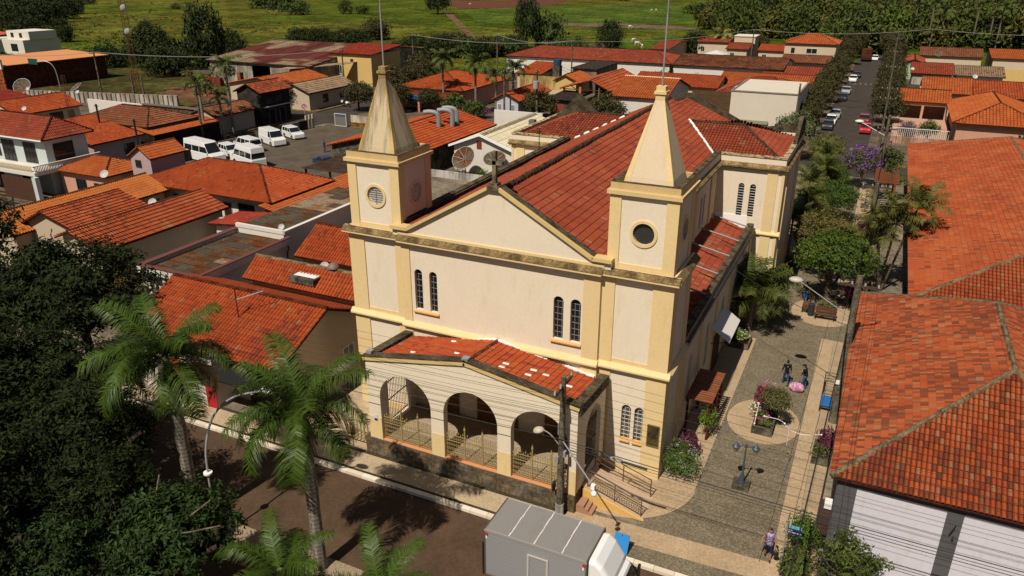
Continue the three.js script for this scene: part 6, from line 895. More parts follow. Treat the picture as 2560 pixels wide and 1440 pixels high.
  shrub('white_flowers', 'mound of white flowers in the stone planter', 3.5, -8.2, 0.6, 0.42, LEAF(0.1, 0.16, 0.03), 300, { y: 0.45, bloom: LEAF(0.75, 0.75, 0.7), bn: 260, bs: 0.16, cat: 'flowers' }); shrub('pink_flowers', 'pink flowers spilling over the stone planter', 4.0, -7.5, 0.7, 0.5, LEAF(0.1, 0.17, 0.025), 380, { y: 0.4, bloom: LEAF(0.5, 0.08, 0.36), bn: 240, bs: 0.15, cat: 'flowers' }); shrub('leafy_flowers', 'bright green foliage at the front end of the stone planter', 4.3, -6.9, 0.5, 0.4, LEAF(0.14, 0.22, 0.03), 380, { y: 0.45, cat: 'flowers' }); shrub('tall_pink_flowers', 'tall pale pink flower stems rising from the stone planter', 4.1, -9.1, 1.9, 0.4, LEAF(0.1, 0.1, 0.05), 160, { y: 0.4, bloom: LEAF(0.5, 0.24, 0.42), bn: 140, bs: 0.16, cat: 'flowers' });
  shrub('flower_bed', 'mixed white and red flowers by the church awning', 0.95, -17.8, 0.8, 0.75, LEAF(0.12, 0.19, 0.03), 700, { y: 0.3, bloom: LEAF(0.7, 0.62, 0.6), bn: 200, bs: 0.11, cat: 'flowers' }); shrub('pink_bush', 'small magenta flower bush by the walking man', 2.1, -26.6, 1.0, 0.5, LEAF(0.09, 0.12, 0.03), 300, { bloom: LEAF(0.4, 0.08, 0.3), bn: 120, bs: 0.14 });
  shrub('flower_planter_plants', 'flowers and green leaves round the foot of the bench tree', 6.0, -26.4, 0.8, 0.75, LEAF(0.12, 0.17, 0.03), 600, { y: 0.3, bloom: LEAF(0.42, 0.1, 0.22), bn: 80, bs: 0.12, cat: 'flowers' });
  shrub('cordyline', 'dark red cordyline by the corner building wall', 7.55, -6.4, 1.5, 0.55, LEAF(0.14, 0.03, 0.06, 0.5), 420, { size: 0.22, long: 2.4 }); shrub('hedge_plant', 'green flowering plant under the dark red cordyline', 7.3, -5.6, 1.0, 0.55, LEAF(0.08, 0.11, 0.025), 600, { bloom: LEAF(0.6, 0.58, 0.5), bn: 40, bs: 0.1 });
  shrub('shrub', 'leafy shrub at the grey corner of the corner building', 7.3, 2.6, 2.3, 0.85, LEAF(0.07, 0.13, 0.02, 0.5), 1300); shrub('spiky_shrub', 'spiky grass-like shrub beside the street sign', 7.1, 4.2, 1.6, 0.8, LEAF(0.07, 0.09, 0.025), 700, { size: 0.16, long: 3 });
  for (const [x, z, lab] of [[7.5, -40.5, 'magenta cordyline in the bed by the market hall wall'], [7.7, -48, 'second magenta cordyline further along the market hall wall'], [7.6, -29.0, 'reddish plant below the areca clump']]) shrub('cordyline', lab, x, z, 1.6, 0.75, LEAF(0.17, 0.03, 0.09, 0.5), 420, { size: 0.2, long: 2.4 }); shrub('shrub', 'green shrub beside the lamp post by the market hall', 7.4, -38.6, 1.3, 0.8, LEAF(0.09, 0.14, 0.025), 700);
  for (const [x, z, h] of [[2.4, -28.5, 1.4], [2.3, -31, 1.6], [2.2, -34, 1.5]]) shrub('shrub', 'shaded leafy plant along the transept wall', x, z, h, 0.8, LEAF(0.05, 0.075, 0.02), 600, { group: 'plants along the transept wall' });
  { const t = thing('tree', 'small crooked tree in a bed before the white corner wall', 'tree', 9.1, 0, 4.5), tm = new THREE.Mesh(limbs(1.9, 0.09, 7, 1.5, 0.3), barkP); tm.name = 'trunk'; t.add(tm); const c = new THREE.Mesh(leafCloud(3400, 52, { size: 0.075, flat: 0.9, spread: 0.2, lump: 0.75, inner: 0.45, tint: 0.4 }), LEAF(0.06, 0.08, 0.017, 0.6)); c.name = 'crown'; c.userData.kind = 'stuff'; c.scale.set(1.9, 1.5, 1.7); c.position.set(0.1, 2.0, 0); t.add(c); t.traverse((q) => { q.castShadow = q.receiveShadow = true; }); }
  for (const [x, z, lab] of [[-36.6, -50.6, 'green shrub between the two big mesh dishes'], [-34.2, -50.4, 'leafy shrub below the second mesh dish'], [-39.6, -50.2, 'low shrub under the first mesh dish']]) shrub('shrub', lab, x, z, 1.3, 1.0, LEAF(0.09, 0.14, 0.025), 500);
  shrub('bougainvillea', 'purple bougainvillea by the arched windows', -56.2, -88.6, 2.0, 1.7, LEAF(0.2, 0.06, 0.2), 700);
  struct('grass_patch', poly([[-43.2, -106], [-43.2, -94], [-36, -94], [-36, -106]], 0.02), M(0.1, 0.17, 0.03, { map: 'grass' }));
  tree('bush', -37, -141, 3.4, 5.2, 'wide low green bushes in the yard by the long hall', undefined, { noTrunk: 1, cat: 'bush', name: 'bushes', mat: LEAF(0.08, 0.14, 0.02, 0.7) }); tree('bush', -31, -139, 3.2, 4.2, 'low green bushes below the ragged hall wall', undefined, { noTrunk: 1, cat: 'bush', name: 'bushes' });
}
// ---------------------------------------------------------------- vehicles
{
  const tyreM = M(0.012, 0.012, 0.012, { rough: 0.9 }), rimM = M(0.35, 0.35, 0.36, { rough: 0.35, metal: 0.7 }), lampM = M(0.6, 0.6, 0.58, { rough: 0.15 }), tailM = M(0.3, 0.01, 0.01, { rough: 0.2 }), glassC = M(0.012, 0.014, 0.016, { rough: 0.06 });
  const ext = (pts, w, bev = 0.05) => new THREE.ExtrudeGeometry(shp(pts), { depth: w - 2 * bev, bevelEnabled: true, bevelSize: bev, bevelThickness: bev, bevelSegments: 2 }).translate(0, 0, -w / 2 + bev);
  const taper = (g, y0, y1, k) => { const p = g.attributes.position; for (let i = 0; i < p.count; i++) { const y = p.getY(i); if (y > y0) p.setZ(i, p.getZ(i) * mix(1, k, clamp((y - y0) / (y1 - y0)))); } g.computeVertexNormals(); return g; };
  function vehicle(name, label, cat, x, z, deg, col, o) {
    const { L, W, H, belt, xw, xr, xb, xt, hood = 0.85, wb = L * 0.58, cargo, windows = 3, y = 0 } = o, t = thing(name, label, cat, 0, 0, 0, o.group);
    const paint = M(...col, { physical: 1, rough: 0.35, coat: 0.6 }), a = -L / 2, b = L / 2;
    mk('body', ext([[a, 0.32], [a - 0.0, belt - 0.12], [a + 0.05, belt], [xw, belt], [b - 0.22, hood], [b - 0.02, hood - 0.2], [b, 0.36], [b - 0.1, 0.24], [a + 0.1, 0.24]], W, 0.06), paint, t);
    const cab = [[xb, belt - 0.03], [xt, H - 0.1], [xt + 0.12, H - 0.04], [xr, H - 0.04], [xw + 0.03, belt - 0.03]];
    mk('window_glass', taper(ext(cab, W - 0.1, 0.04), belt, H, 0.86), glassC, t);
    mk('roof_panel', taper(ext([[xt - 0.02, H - 0.12], [xt + 0.1, H], [xr + 0.0, H], [xr + 0.1, H - 0.1], [xr - 0.1, H - 0.08], [xt + 0.2, H - 0.08]], W - 0.06, 0.03), belt, H, 0.87), paint, t);
    const zt = (yy) => (W / 2 - 0.04) * mix(1, 0.865, clamp((yy - belt) / (H - belt))) - 0.005, pil = (x0, x1, wd) => { const g = []; for (const s of [-1, 1]) g.push(slab([V(x0 - wd, belt, s * (zt(belt))), V(x1 - wd, H - 0.06, s * zt(H - 0.06)), V(x1 + wd, H - 0.06, s * zt(H - 0.06)), V(x0 + wd, belt, s * (zt(belt)))], 0.001)); return g.map((q) => q.translate(0, 0, 0)); };
    const xs = cargo ? [] : [[xw + 0.0, xr + 0.02, 0.07], [xb + 0.03, xt + 0.06, 0.1]]; if (!cargo) for (let i = 1; i < windows; i++) { const u = mix(xb + 0.2, xw - 0.35, i / windows); xs.push([u, Math.min(u, xr - 0.05), 0.05]); } else xs.push([xw, xr + 0.02, 0.07]);
    for (const p of xs) for (const q of pil(...p)) mk('pillar', q, paint, t);
    if (cargo) mk('cargo_side', taper(ext([[a + 0.02, belt - 0.1], [a + 0.06, H - 0.02], [cargo, H - 0.02], [cargo, belt - 0.1]], W - 0.04, 0.04), belt, H, 0.9), paint, t);
    for (const sx of [-1, 1]) for (const sz of [-1, 1]) { const cx = sx * wb / 2 + 0.03, r = o.wr || 0.32; const wg = mk('wheel', new THREE.CylinderGeometry(r, r, 0.2, 18).rotateX(Math.PI / 2).translate(cx, r, sz * (W / 2 - 0.09)), tyreM, t); mk('rim', new THREE.CylinderGeometry(r * 0.62, r * 0.62, 0.03, 12).rotateX(Math.PI / 2).translate(cx, r, sz * (W / 2 + 0.015)), rimM, wg); mk('wheel_arch', new THREE.TorusGeometry(r * 1.1, 0.03, 5, 14, Math.PI).translate(cx, r, sz * (W / 2 - 0.01)), M(0.03, 0.03, 0.03), wg); }
    for (const s of [-1, 1]) { mk('headlight', bx(b - 0.1, b + 0.012, hood - 0.26, hood - 0.1, s * (W / 2 - 0.12), s * (W / 2 - 0.42)), lampM, t); mk('tail_light', bx(a - 0.015, a + 0.05, belt - 0.4, belt - 0.05, s * (W / 2 - 0.06), s * (W / 2 - 0.2)), tailM, t); mk('mirror', bx(xw - 0.15, xw + 0.02, belt, belt + 0.16, s * (W / 2), s * (W / 2 + 0.16)), paint, t); }
    mk('front_bumper', bx(b - 0.06, b + 0.03, 0.28, 0.5, -W / 2 + 0.15, W / 2 - 0.15), M(0.04, 0.04, 0.042), t); mk('grille', bx(b - 0.06, b + 0.016, 0.52, hood - 0.16, -0.42, 0.42), M(0.02, 0.02, 0.02), t); mk('number_plate', bx(b, b + 0.04, 0.4, 0.52, -0.2, 0.2), whiteP, t); mk('number_plate', bx(a - 0.03, a + 0.02, 0.55, 0.67, -0.2, 0.2), whiteP, t);
    if (!o.noRear) mk('rear_window', tri([[V(xb - 0.012, belt + 0.06, -W * 0.38), V(xt - 0.012 + 0.03, H - 0.2, -W * 0.34), V(xt + 0.018, H - 0.2, W * 0.34), V(xb - 0.012, belt + 0.06, W * 0.38)]]), glassC, t);
    if (o.cap) mk('high_roof', taper(ext([[xt - 0.04, H - o.cap], [xt + 0.02, H + 0.03], [xr - 0.15, H + 0.03], [xr + 0.32, H - o.cap]], W - 0.04, 0.05), belt, H, 0.88), paint, t);
    if (o.rack) for (const s of [-1, 1]) mk('roof_rail', bar(V(xt + 0.3, H + 0.05, s * W * 0.36), V(xr - 0.1, H + 0.05, s * W * 0.36), 0.022, 5), steelG, t);
    t.position.set(x, y, z); t.rotation.y = deg * Math.PI / 180; return t;
  }
  const MPV = { L: 4.4, W: 1.76, H: 1.68, belt: 0.98, xw: 1.0, xr: 0.2, xb: -2.1, xt: -1.95, hood: 0.98, rack: 1, windows: 3 }, wht = [0.74, 0.74, 0.73];
  vehicle('minivan_car', 'white people carrier parked nearest the car park gate', 'car', -75.0, -60.4, -24, wht, MPV); vehicle('minivan_car', 'white people carrier between the minibus and the passenger van', 'car', -74.5, -46.6, -20, wht, MPV);
  vehicle('panel_van', 'white panel van with a dusty lower body', 'van', -74.6, -55.3, -24, wht, { L: 5.2, W: 2.0, H: 2.25, belt: 1.25, xw: 1.75, xr: 1.1, xb: -0.2, xt: -0.1, hood: 1.15, cargo: 0.6, wr: 0.35, noRear: 1 });
  vehicle('passenger_van', 'white passenger van with its tail to the camera side', 'van', -74.9, -50.4, 162, wht, { L: 5.1, W: 1.9, H: 1.95, belt: 1.12, xw: 1.75, xr: 0.9, xb: -2.45, xt: -2.35, hood: 1.05, windows: 3, wr: 0.34 });
  vehicle('minibus', 'long white minibus with dark side windows behind the hipped roof', 'minibus', -75.6, -43.0, -12, wht, { L: 6.8, W: 2.1, H: 2.75, belt: 1.35, xw: 2.5, xr: 1.6, xb: -3.3, xt: -3.25, hood: 1.3, windows: 3, wr: 0.38, cap: 0.55 });
  vehicle('minibus', 'white minibus half hidden by the hipped roof with a roof hatch', 'minibus', -68.2, -43.4, 160, wht, { L: 6.2, W: 2.1, H: 2.75, belt: 1.35, xw: 2.2, xr: 1.3, xb: -3.0, xt: -2.95, hood: 1.3, windows: 3, wr: 0.38, cap: 0.55 });
  vehicle('parked_car', 'dark blue car at the edge of the carport', 'car', -58.6, -47.2, 150, [0.012, 0.03, 0.075], { L: 4.0, W: 1.7, H: 1.48, belt: 0.92, xw: 0.8, xr: 0.05, xb: -1.85, xt: -1.4, hood: 0.9 });
  const HB = { L: 3.9, W: 1.66, H: 1.48, belt: 0.92, xw: 0.75, xr: 0.05, xb: -1.85, xt: -1.45, hood: 0.9, windows: 2 }, SD = { L: 4.3, W: 1.7, H: 1.44, belt: 0.93, xw: 0.85, xr: 0.15, xb: -1.75, xt: -0.95, hood: 0.88, windows: 2, y: -0.14 }, gy = 'cars parked along the street beyond the mall', yy = { y: -0.14, group: gy };
  const st = (lab, x, z, c, k = HB, d = -90) => vehicle('parked_car', lab, 'car', x, z, d, c, { ...k, ...yy });
  st('black silver-nosed car first in the row by the street trees', -0.3, -105.4, [0.03, 0.035, 0.04]); st('white hatchback just behind the black one in the row', -0.2, -110.4, wht); st('silver pickup-like car in the middle of the row', 0.0, -117.2, [0.3, 0.31, 0.32], SD); st('black sedan with a white plate in the row of parked cars', -0.2, -138.8, [0.015, 0.016, 0.018], SD); st('silver sedan behind the black sedan in the row', -0.1, -148.8, [0.3, 0.32, 0.34], SD); st('white hatchback far up the row of parked cars', 0.1, -169.6, wht); st('dark car last in the row of parked cars', 0.5, -178.4, [0.02, 0.02, 0.03], SD); st('red car parked on its own by the power poles', 5.5, -104.8, [0.4, 0.008, 0.018], HB); st('dark red car parked behind the red one', 4.9, -113.8, [0.16, 0.02, 0.025], HB); st('white car beside the brown truck at the street end', 3.2, -221.5, wht, HB, -90);
  const bt = thing('brown_truck', 'brown box truck at the far end of the street', 'truck', 0.9, -0.14, -218); mk('box', bx(-0.4, 2.2, 0.9, 3.2, -222, -216.2), M(0.15, 0.06, 0.04, { map: 'rust' }), bt); mk('cab', bx(-0.3, 2.1, 0.5, 2.2, -223.8, -222.1), M(0.2, 0.06, 0.04), bt); mk('bumper', bx(-0.4, 2.2, 0.4, 0.9, -216.3, -216.1), iron, bt); for (const x of [-0.2, 2.0]) for (const z of [-217.5, -222.6]) mk('wheel', new THREE.CylinderGeometry(0.45, 0.45, 0.28, 12).rotateZ(Math.PI / 2).translate(x, 0.32, z), tyreM, bt);
  // the delivery truck at the kerb
  const tk = thing('delivery_truck', 'delivery truck with a ribbed grey cargo box and white wind deflector', 'truck', -1.6, -0.14, 9.55), alu = M(0.38, 0.385, 0.4, { rough: 0.42, metal: 0.55 }), wp = M(0.74, 0.74, 0.73, { physical: 1, rough: 0.4, coat: 0.4 });
  const x0 = -4.55, x1 = -0.1, z0 = 8.45, z1 = 10.62, yb = 0.95, yt = 3.28, rib = [];
  mk('cargo_box', bx(x0, x1, yb, yt - 0.02, z0, z1), alu, tk);
  const rp = []; for (let i = 0; i <= 60; i++) { const y = mix(yb + 0.05, yt - 0.1, i / 60); rp.push([z1 + 0.001 + (i % 2) * 0.012, y]); } rp.push([z1 - 0.01, yt - 0.1], [z1 - 0.01, yb + 0.05]); const side = mk('ribbed_side', profX(rp.map(([a, b]) => [a, b]).reverse(), x0 + 0.06, x1 - 0.06), alu, tk);
  mk('roof_sheet', bx(x0, x1, yt - 0.02, yt + 0.02, z0, z1), M(0.22, 0.21, 0.2, { map: 'stucco', rough: 0.7 }), tk);
  for (const x of [-3.45, -2.35, -1.15]) mk('roof_seam', Array.from({ length: 10 }, (_, i) => new THREE.BoxGeometry(0.035 + rnd(0.02), 0.02, 0.215).translate(x + rnd(-0.012, 0.012), yt + 0.025, z0 + 0.12 + i * 0.213)), M(0.62, 0.58, 0.53), tk);
  mk('edge_trim', [bx(x0 - 0.02, x1 + 0.02, yt - 0.08, yt + 0.03, z1 - 0.02, z1 + 0.03), bx(x0 - 0.02, x1 + 0.02, yt - 0.08, yt + 0.03, z0 - 0.03, z0 + 0.02)], M(0.4, 0.38, 0.36, { rough: 0.5, metal: 0.4 }), tk); mk('edge_trim', [bx(x0 - 0.03, x0 + 0.03, yb, yt + 0.03, z0 - 0.02, z1 + 0.02), bx(x1 - 0.03, x1 + 0.03, yb, yt + 0.035, z0 - 0.02, z1 + 0.025)], M(0.09, 0.07, 0.06), tk);
  mk('side_door', [bx(-2.62, -2.54, 1.0, 2.75, z1 + 0.01, z1 + 0.05), bx(-1.78, -1.7, 1.0, 2.75, z1 + 0.01, z1 + 0.05), bx(-2.54, -1.78, 2.68, 2.75, z1 + 0.01, z1 + 0.05)], M(0.45, 0.42, 0.38, { rough: 0.5 }), tk);
  for (const [x, w] of [[x0 + 0.06, 0.1], [x1 - 0.16, 0.1]]) { mk('reflector', bx(x, x + w, yt - 0.28, yt - 0.12, z1 + 0.015, z1 + 0.03), M(0.42, 0.02, 0.03), tk); mk('reflector', bx(x, x + w * 0.6, yt - 0.42, yt - 0.28, z1 + 0.015, z1 + 0.03), whiteP, tk); }
  const cx = (g) => taper(g.translate(0, 0, 9.53), 9, 9.1, 1), zz = 9.53;
  mk('wind_deflector', (() => { const g = new THREE.ExtrudeGeometry(shp([[0.0, 2.2], [0.0, 3.1], [0.14, 3.12], [0.36, 2.95], [0.72, 2.42], [0.76, 2.2]]), { depth: 1.5, bevelEnabled: true, bevelSize: 0.16, bevelThickness: 0.24, bevelSegments: 4 }).translate(0, 0, zz - 0.75); return g; })(), wp, tk);
  mk('cab', new THREE.ExtrudeGeometry(shp([[0.02, 0.75], [0.02, 2.2], [0.84, 2.2], [1.04, 2.1], [1.4, 1.45], [1.5, 1.3], [1.55, 0.6], [0.1, 0.5]]), { depth: 1.7, bevelEnabled: true, bevelSize: 0.05, bevelThickness: 0.12, bevelSegments: 3 }).translate(0, 0, zz - 0.85), wp, tk);
  mk('windscreen', tri([[V(1.15, 2.06, zz - 0.86), V(1.15, 2.06, zz + 0.86), V(1.49, 1.42, zz + 0.9), V(1.49, 1.42, zz - 0.9)]]), glassC, tk); for (const s of [-1, 1]) { mk('side_window', bx(0.4, 1.0, 1.4, 2.0, zz + s * 0.965, zz + s * 0.985), glassC, tk); mk('mirror', [bx(1.35, 1.45, 1.35, 1.85, zz + s * 1.15, zz + s * 1.3), bar(V(1.3, 1.7, zz + s * 0.97), V(1.4, 1.7, zz + s * 1.2), 0.02)], iron, tk); }
  mk('wiper', bar(V(1.51, 1.44, zz - 0.5), V(1.34, 1.78, zz - 0.1), 0.015, 4), iron, tk); mk('chassis', bx(x0 + 0.2, 1.8, 0.45, 0.93, zz - 0.5, zz + 0.5), iron, tk); mk('rear_lamp_bar', bx(x0 - 0.1, x0 - 0.03, 0.95, 2.6, z1 - 0.06, z1 + 0.06), iron, tk);
  for (const x of [-3.4, 0.9]) for (const s of [-1, 1]) mk('wheel', new THREE.CylinderGeometry(0.44, 0.44, 0.3, 18).rotateX(Math.PI / 2).translate(x, 0.3, zz + s * 0.88), tyreM, tk);
  // motorcycle
  const mo = thing('motorcycle', 'white motorcycle parked beside the street tree', 'motorcycle', -85.5, -0.14, -88.0), mc = (n, g, m) => mk(n, g, m, mo);
  for (const dx of [-0.65, 0.65]) mc('wheel', new THREE.TorusGeometry(0.28, 0.07, 6, 16).translate(-85.5 + dx, 0.2, -88), tyreM); mc('tank', new THREE.SphereGeometry(0.28, 10, 8).scale(1.4, 0.8, 0.7).translate(-85.3, 0.72, -88), wp); mc('seat', bx(-86.2, -85.5, 0.62, 0.76, -88.14, -87.86), iron); mc('fairing', new THREE.ConeGeometry(0.3, 0.7, 7).rotateZ(-1.2).translate(-84.95, 0.75, -88), wp); mc('handlebar', bar(V(-85.0, 1.0, -88.35), V(-85.0, 1.0, -87.65), 0.02), iron); mc('top_box', bx(-86.5, -86.1, 0.75, 1.1, -88.2, -87.8), wp);
}
// ---------------------------------------------------------------- people
{
  const skin = [0.32, 0.16, 0.095], hair = [0.012, 0.009, 0.008];
  function person(label, x, z, turn, P, extra) {
    // joints in metres, facing +z; radii
    const N = 60, S = 1.0, J = P.joints, B = [];
    const b = (a, c, r0, r1, col) => B.push([V(...J[a]), V(...J[c]), r0, r1, col]);
    b('hipL', 'kneeL', 0.088, 0.062, P.leg); b('kneeL', 'ankL', 0.06, 0.042, P.shin || P.leg); b('hipR', 'kneeR', 0.088, 0.062, P.leg); b('kneeR', 'ankR', 0.06, 0.042, P.shin || P.leg);
    b('ankL', 'toeL', 0.045, 0.036, P.shoe); b('ankR', 'toeR', 0.045, 0.036, P.shoe); b('pel', 'waist', 0.135 * (P.wide || 1), 0.125 * (P.wide || 1), P.top2 || P.top); b('waist', 'chest', 0.125 * (P.wide || 1), 0.145 * (P.wide || 1), P.top); b('shL', 'shR', 0.085, 0.085, P.top); b('hipL', 'hipR', 0.1, 0.1, P.leg);
    b('chest', 'neck', 0.09, 0.055, P.nk || P.top); b('neck', 'head', 0.055, 0.07, skin); b('shL', 'elL', 0.056, 0.045, P.sleeve); b('shR', 'elR', 0.056, 0.045, P.sleeve); b('elL', 'wrL', 0.043, 0.03, skin); b('elR', 'wrR', 0.043, 0.03, skin);
    const H = V(...J.head).add(V(0, 0.09, 0.0)), mcb = new MarchingCubes(N, new THREE.MeshStandardMaterial(), false, false, 60000); mcb.isolation = 0;
    const f = mcb.field, q = V(), ab = V(), cen = 0.92; const dist = (p) => { let d = 9, best = 9, col = skin; for (const [A, C, r0, r1, cc] of B) { ab.copy(C).sub(A); const t = clamp(p.clone().sub(A).dot(ab) / Math.max(1e-6, ab.lengthSq())), e = p.distanceTo(A.clone().addScaledVector(ab, t)) - mix(r0, r1, t); if (e < best) { best = e; col = cc; } const h = clamp(0.5 + 0.5 * (d - e) / 0.035); d = mix(d, e, h) - 0.035 * h * (1 - h); } const hd = p.clone().sub(H); const e = Math.sqrt((hd.x / 0.078) ** 2 + (hd.y / 0.118) ** 2 + (hd.z / 0.098) ** 2); const eh = (e - 1) * 0.085; if (eh < best) { best = eh; col = hd.y > 0.045 || hd.z < -0.02 ? hair : skin; } const h = clamp(0.5 + 0.5 * (d - eh) / 0.03); d = mix(d, eh, h) - 0.03 * h * (1 - h); return [d, col]; };
    for (let k = 0; k < N; k++) for (let j = 0; j < N; j++) for (let i = 0; i < N; i++) { q.set((i - N / 2) / (N / 2) * S, (j - N / 2) / (N / 2) * S + cen, (k - N / 2) / (N / 2) * S); f[k * N * N + j * N + i] = Math.abs(q.x) > 0.62 || Math.abs(q.z) > 0.62 ? -1 : -dist(q)[0]; }
    mcb.update(); const c = mcb.count, pos = [], nor = [], col = [];
    for (let i = 0; i < c; i++) { const a = mcb.positionArray; q.set(a[i * 3] * S, a[i * 3 + 1] * S + cen, a[i * 3 + 2] * S); pos.push(q.x, q.y, q.z); nor.push(mcb.normalArray[i * 3], mcb.normalArray[i * 3 + 1], mcb.normalArray[i * 3 + 2]); const cc = dist(q)[1], kk = P.pattern && cc === P.top ? (vnoise(q.x * 22 + 9, q.y * 22, 0, 3) > 0.5 ? 1.6 : 0.55) : 1; col.push(cc[0] * kk, cc[1] * kk, cc[2] * kk); }
    const g = new THREE.BufferGeometry(); g.setAttribute('position', new THREE.Float32BufferAttribute(pos, 3)); g.setAttribute('normal', new THREE.Float32BufferAttribute(nor, 3)); g.setAttribute('color', new THREE.Float32BufferAttribute(col, 3)); g.setAttribute('uv', new THREE.Float32BufferAttribute(new Float32Array(c * 2), 2));
    const parts = [g], paint = (gg, cl) => { gg = plain(gg); const n = gg.attributes.position.count, a = new Float32Array(n * 3); for (let i = 0; i < n; i++) a.set(cl, i * 3); gg.setAttribute('color', new THREE.BufferAttribute(a, 3)); if (!gg.attributes.uv) gg.setAttribute('uv', new THREE.BufferAttribute(new Float32Array(n * 2), 2)); parts.push(gg); };
    for (const s of ['L', 'R']) { const w = V(...J['wr' + s]), e = V(...J['el' + s]), d = w.clone().sub(e).normalize(), pm = w.clone().addScaledVector(d, 0.05), sd = V(0, 0, 1).cross(d).normalize(); if (sd.lengthSq() < 0.1) sd.set(1, 0, 0); const fw = d.clone().cross(sd).normalize(); paint(bar(w.clone().addScaledVector(d, -0.02), w.clone().addScaledVector(d, 0.09), 0.032, 7, 0.036), skin); for (let i = 0; i < 4; i++) { const r = w.clone().addScaledVector(d, 0.085).addScaledVector(fw, (i - 1.5) * 0.02), m = r.clone().addScaledVector(d, [0.04, 0.046, 0.042, 0.032][i]); paint(bar(r, m, 0.009, 5), skin); paint(bar(m, m.clone().addScaledVector(d, 0.024).addScaledVector(sd, 0.015), 0.008, 5, 0.006), skin); } const th = w.clone().addScaledVector(d, 0.03).addScaledVector(fw, 0.03); paint(bar(th, th.clone().addScaledVector(d, 0.045).addScaledVector(fw, 0.028), 0.01, 5, 0.008), skin); }
    paint(new THREE.ConeGeometry(0.016, 0.04, 5).rotateX(0.9).translate(H.x, H.y - 0.02, H.z + 0.1), skin); for (const s of [-1, 1]) { paint(new THREE.SphereGeometry(0.011, 6, 5).translate(H.x + s * 0.032, H.y + 0.005, H.z + 0.088), [0.02, 0.015, 0.01]); paint(new THREE.SphereGeometry(0.022, 6, 5).scale(0.5, 1.2, 0.9).translate(H.x + s * 0.08, H.y - 0.005, H.z), skin); } paint(new THREE.BoxGeometry(0.045, 0.008, 0.012).translate(H.x, H.y - 0.058, H.z + 0.088), [0.22, 0.06, 0.05]);
    for (const cap of P.extra || []) paint(cap[0], cap[1]);
    const body = mergeGeometries(parts.map((p) => { const h = p.index ? p.toNonIndexed() : p; return h; })), t = thing('person', label, 'person', x, 0, z); const me = new THREE.Mesh(body, M(1, 1, 1, { vc: true, rough: 0.8 })); me.name = 'body'; me.castShadow = me.receiveShadow = true; t.add(me); t.rotation.y = turn; t.scale.setScalar(P.scale || 1); return t;
  }
  const stand = (o = {}) => ({ pel: [0, 0.95, 0], waist: [0, 1.08, 0], chest: [0, 1.32, 0], neck: [0, 1.48, 0], head: [0, 1.56, 0.01], shL: [0.17, 1.4, 0], shR: [-0.17, 1.4, 0], elL: [0.25, 1.12, -0.02], elR: [-0.25, 1.12, -0.02], wrL: [0.26, 0.88, 0.06], wrR: [-0.26, 0.88, 0.06], hipL: [0.09, 0.9, 0], hipR: [-0.09, 0.9, 0], kneeL: [0.1, 0.5, 0.04], kneeR: [-0.1, 0.5, -0.02], ankL: [0.1, 0.08, 0.0], ankR: [-0.1, 0.08, -0.08], toeL: [0.11, 0.04, 0.14], toeR: [-0.11, 0.04, 0.06], ...o });
  const black = [0.012, 0.011, 0.012], jean = [0.035, 0.075, 0.16], shoe = [0.02, 0.018, 0.016];
  person('person in a black shirt and jeans walking away beside the planter', 4.64, -13.2, Math.PI + 0.25, { joints: stand({ kneeL: [0.1, 0.5, 0.14], ankL: [0.11, 0.08, 0.22], toeL: [0.11, 0.05, 0.36], kneeR: [-0.1, 0.5, -0.06], ankR: [-0.11, 0.1, -0.26], toeR: [-0.11, 0.04, -0.14], elL: [0.27, 1.13, -0.06], wrL: [0.3, 0.9, 0.02] }), top: black, sleeve: black, leg: jean, shoe, extra: [[new THREE.CircleGeometry(0.03, 8).rotateY(Math.PI).translate(0.0, 1.36, -0.152), [0.5, 0.5, 0.5]]] });
  person('person in black cap and shirt holding a pink striped sack', 5.78, -13.1, -1.75, { joints: stand({ chest: [0, 1.3, 0.06], neck: [0, 1.45, 0.1], head: [0, 1.52, 0.13], shL: [0.17, 1.37, 0.06], shR: [-0.17, 1.37, 0.06], elL: [0.2, 1.12, 0.18], wrL: [0.12, 0.92, 0.34], elR: [-0.2, 1.12, 0.16], wrR: [-0.1, 0.9, 0.34], kneeL: [0.11, 0.5, 0.1] }), top: black, sleeve: black, leg: jean, shoe, extra: [[new THREE.SphereGeometry(0.1, 10, 6, 0, 6.3, 0, 1.5).translate(0, 1.64, 0.13), black], [new THREE.CylinderGeometry(0.09, 0.09, 0.015, 10).translate(0, 1.66, 0.22), black]] });
  person('person in a purple patterned top and dark shorts crossing the paving', 6.0, 3.45, 0.15, { scale: 0.96, wide: 1.22, pattern: 1, joints: stand({ elL: [0.27, 1.14, 0.06], wrL: [0.24, 0.92, 0.16], elR: [-0.32, 1.16, -0.02], wrR: [-0.36, 0.95, 0.1], kneeL: [0.1, 0.5, 0.12], ankL: [0.1, 0.08, 0.16], toeL: [0.1, 0.04, 0.3], kneeR: [-0.1, 0.5, -0.08], ankR: [-0.1, 0.12, -0.24], toeR: [-0.1, 0.05, -0.12] }), top: [0.22, 0.18, 0.28], nk: skin, sleeve: skin, leg: [0.014, 0.016, 0.05], shin: skin, shoe: [0.02, 0.015, 0.012] });
  person('person in a dark green shirt and blue jeans under the street lamp', 4.3, -27.6, Math.PI - 0.2, { joints: stand({ kneeL: [0.1, 0.5, 0.12], ankL: [0.1, 0.08, 0.18], toeL: [0.1, 0.04, 0.32], ankR: [-0.1, 0.1, -0.22], toeR: [-0.1, 0.04, -0.1] }), top: [0.018, 0.035, 0.02], sleeve: [0.018, 0.035, 0.02], leg: [0.05, 0.13, 0.26], shoe });
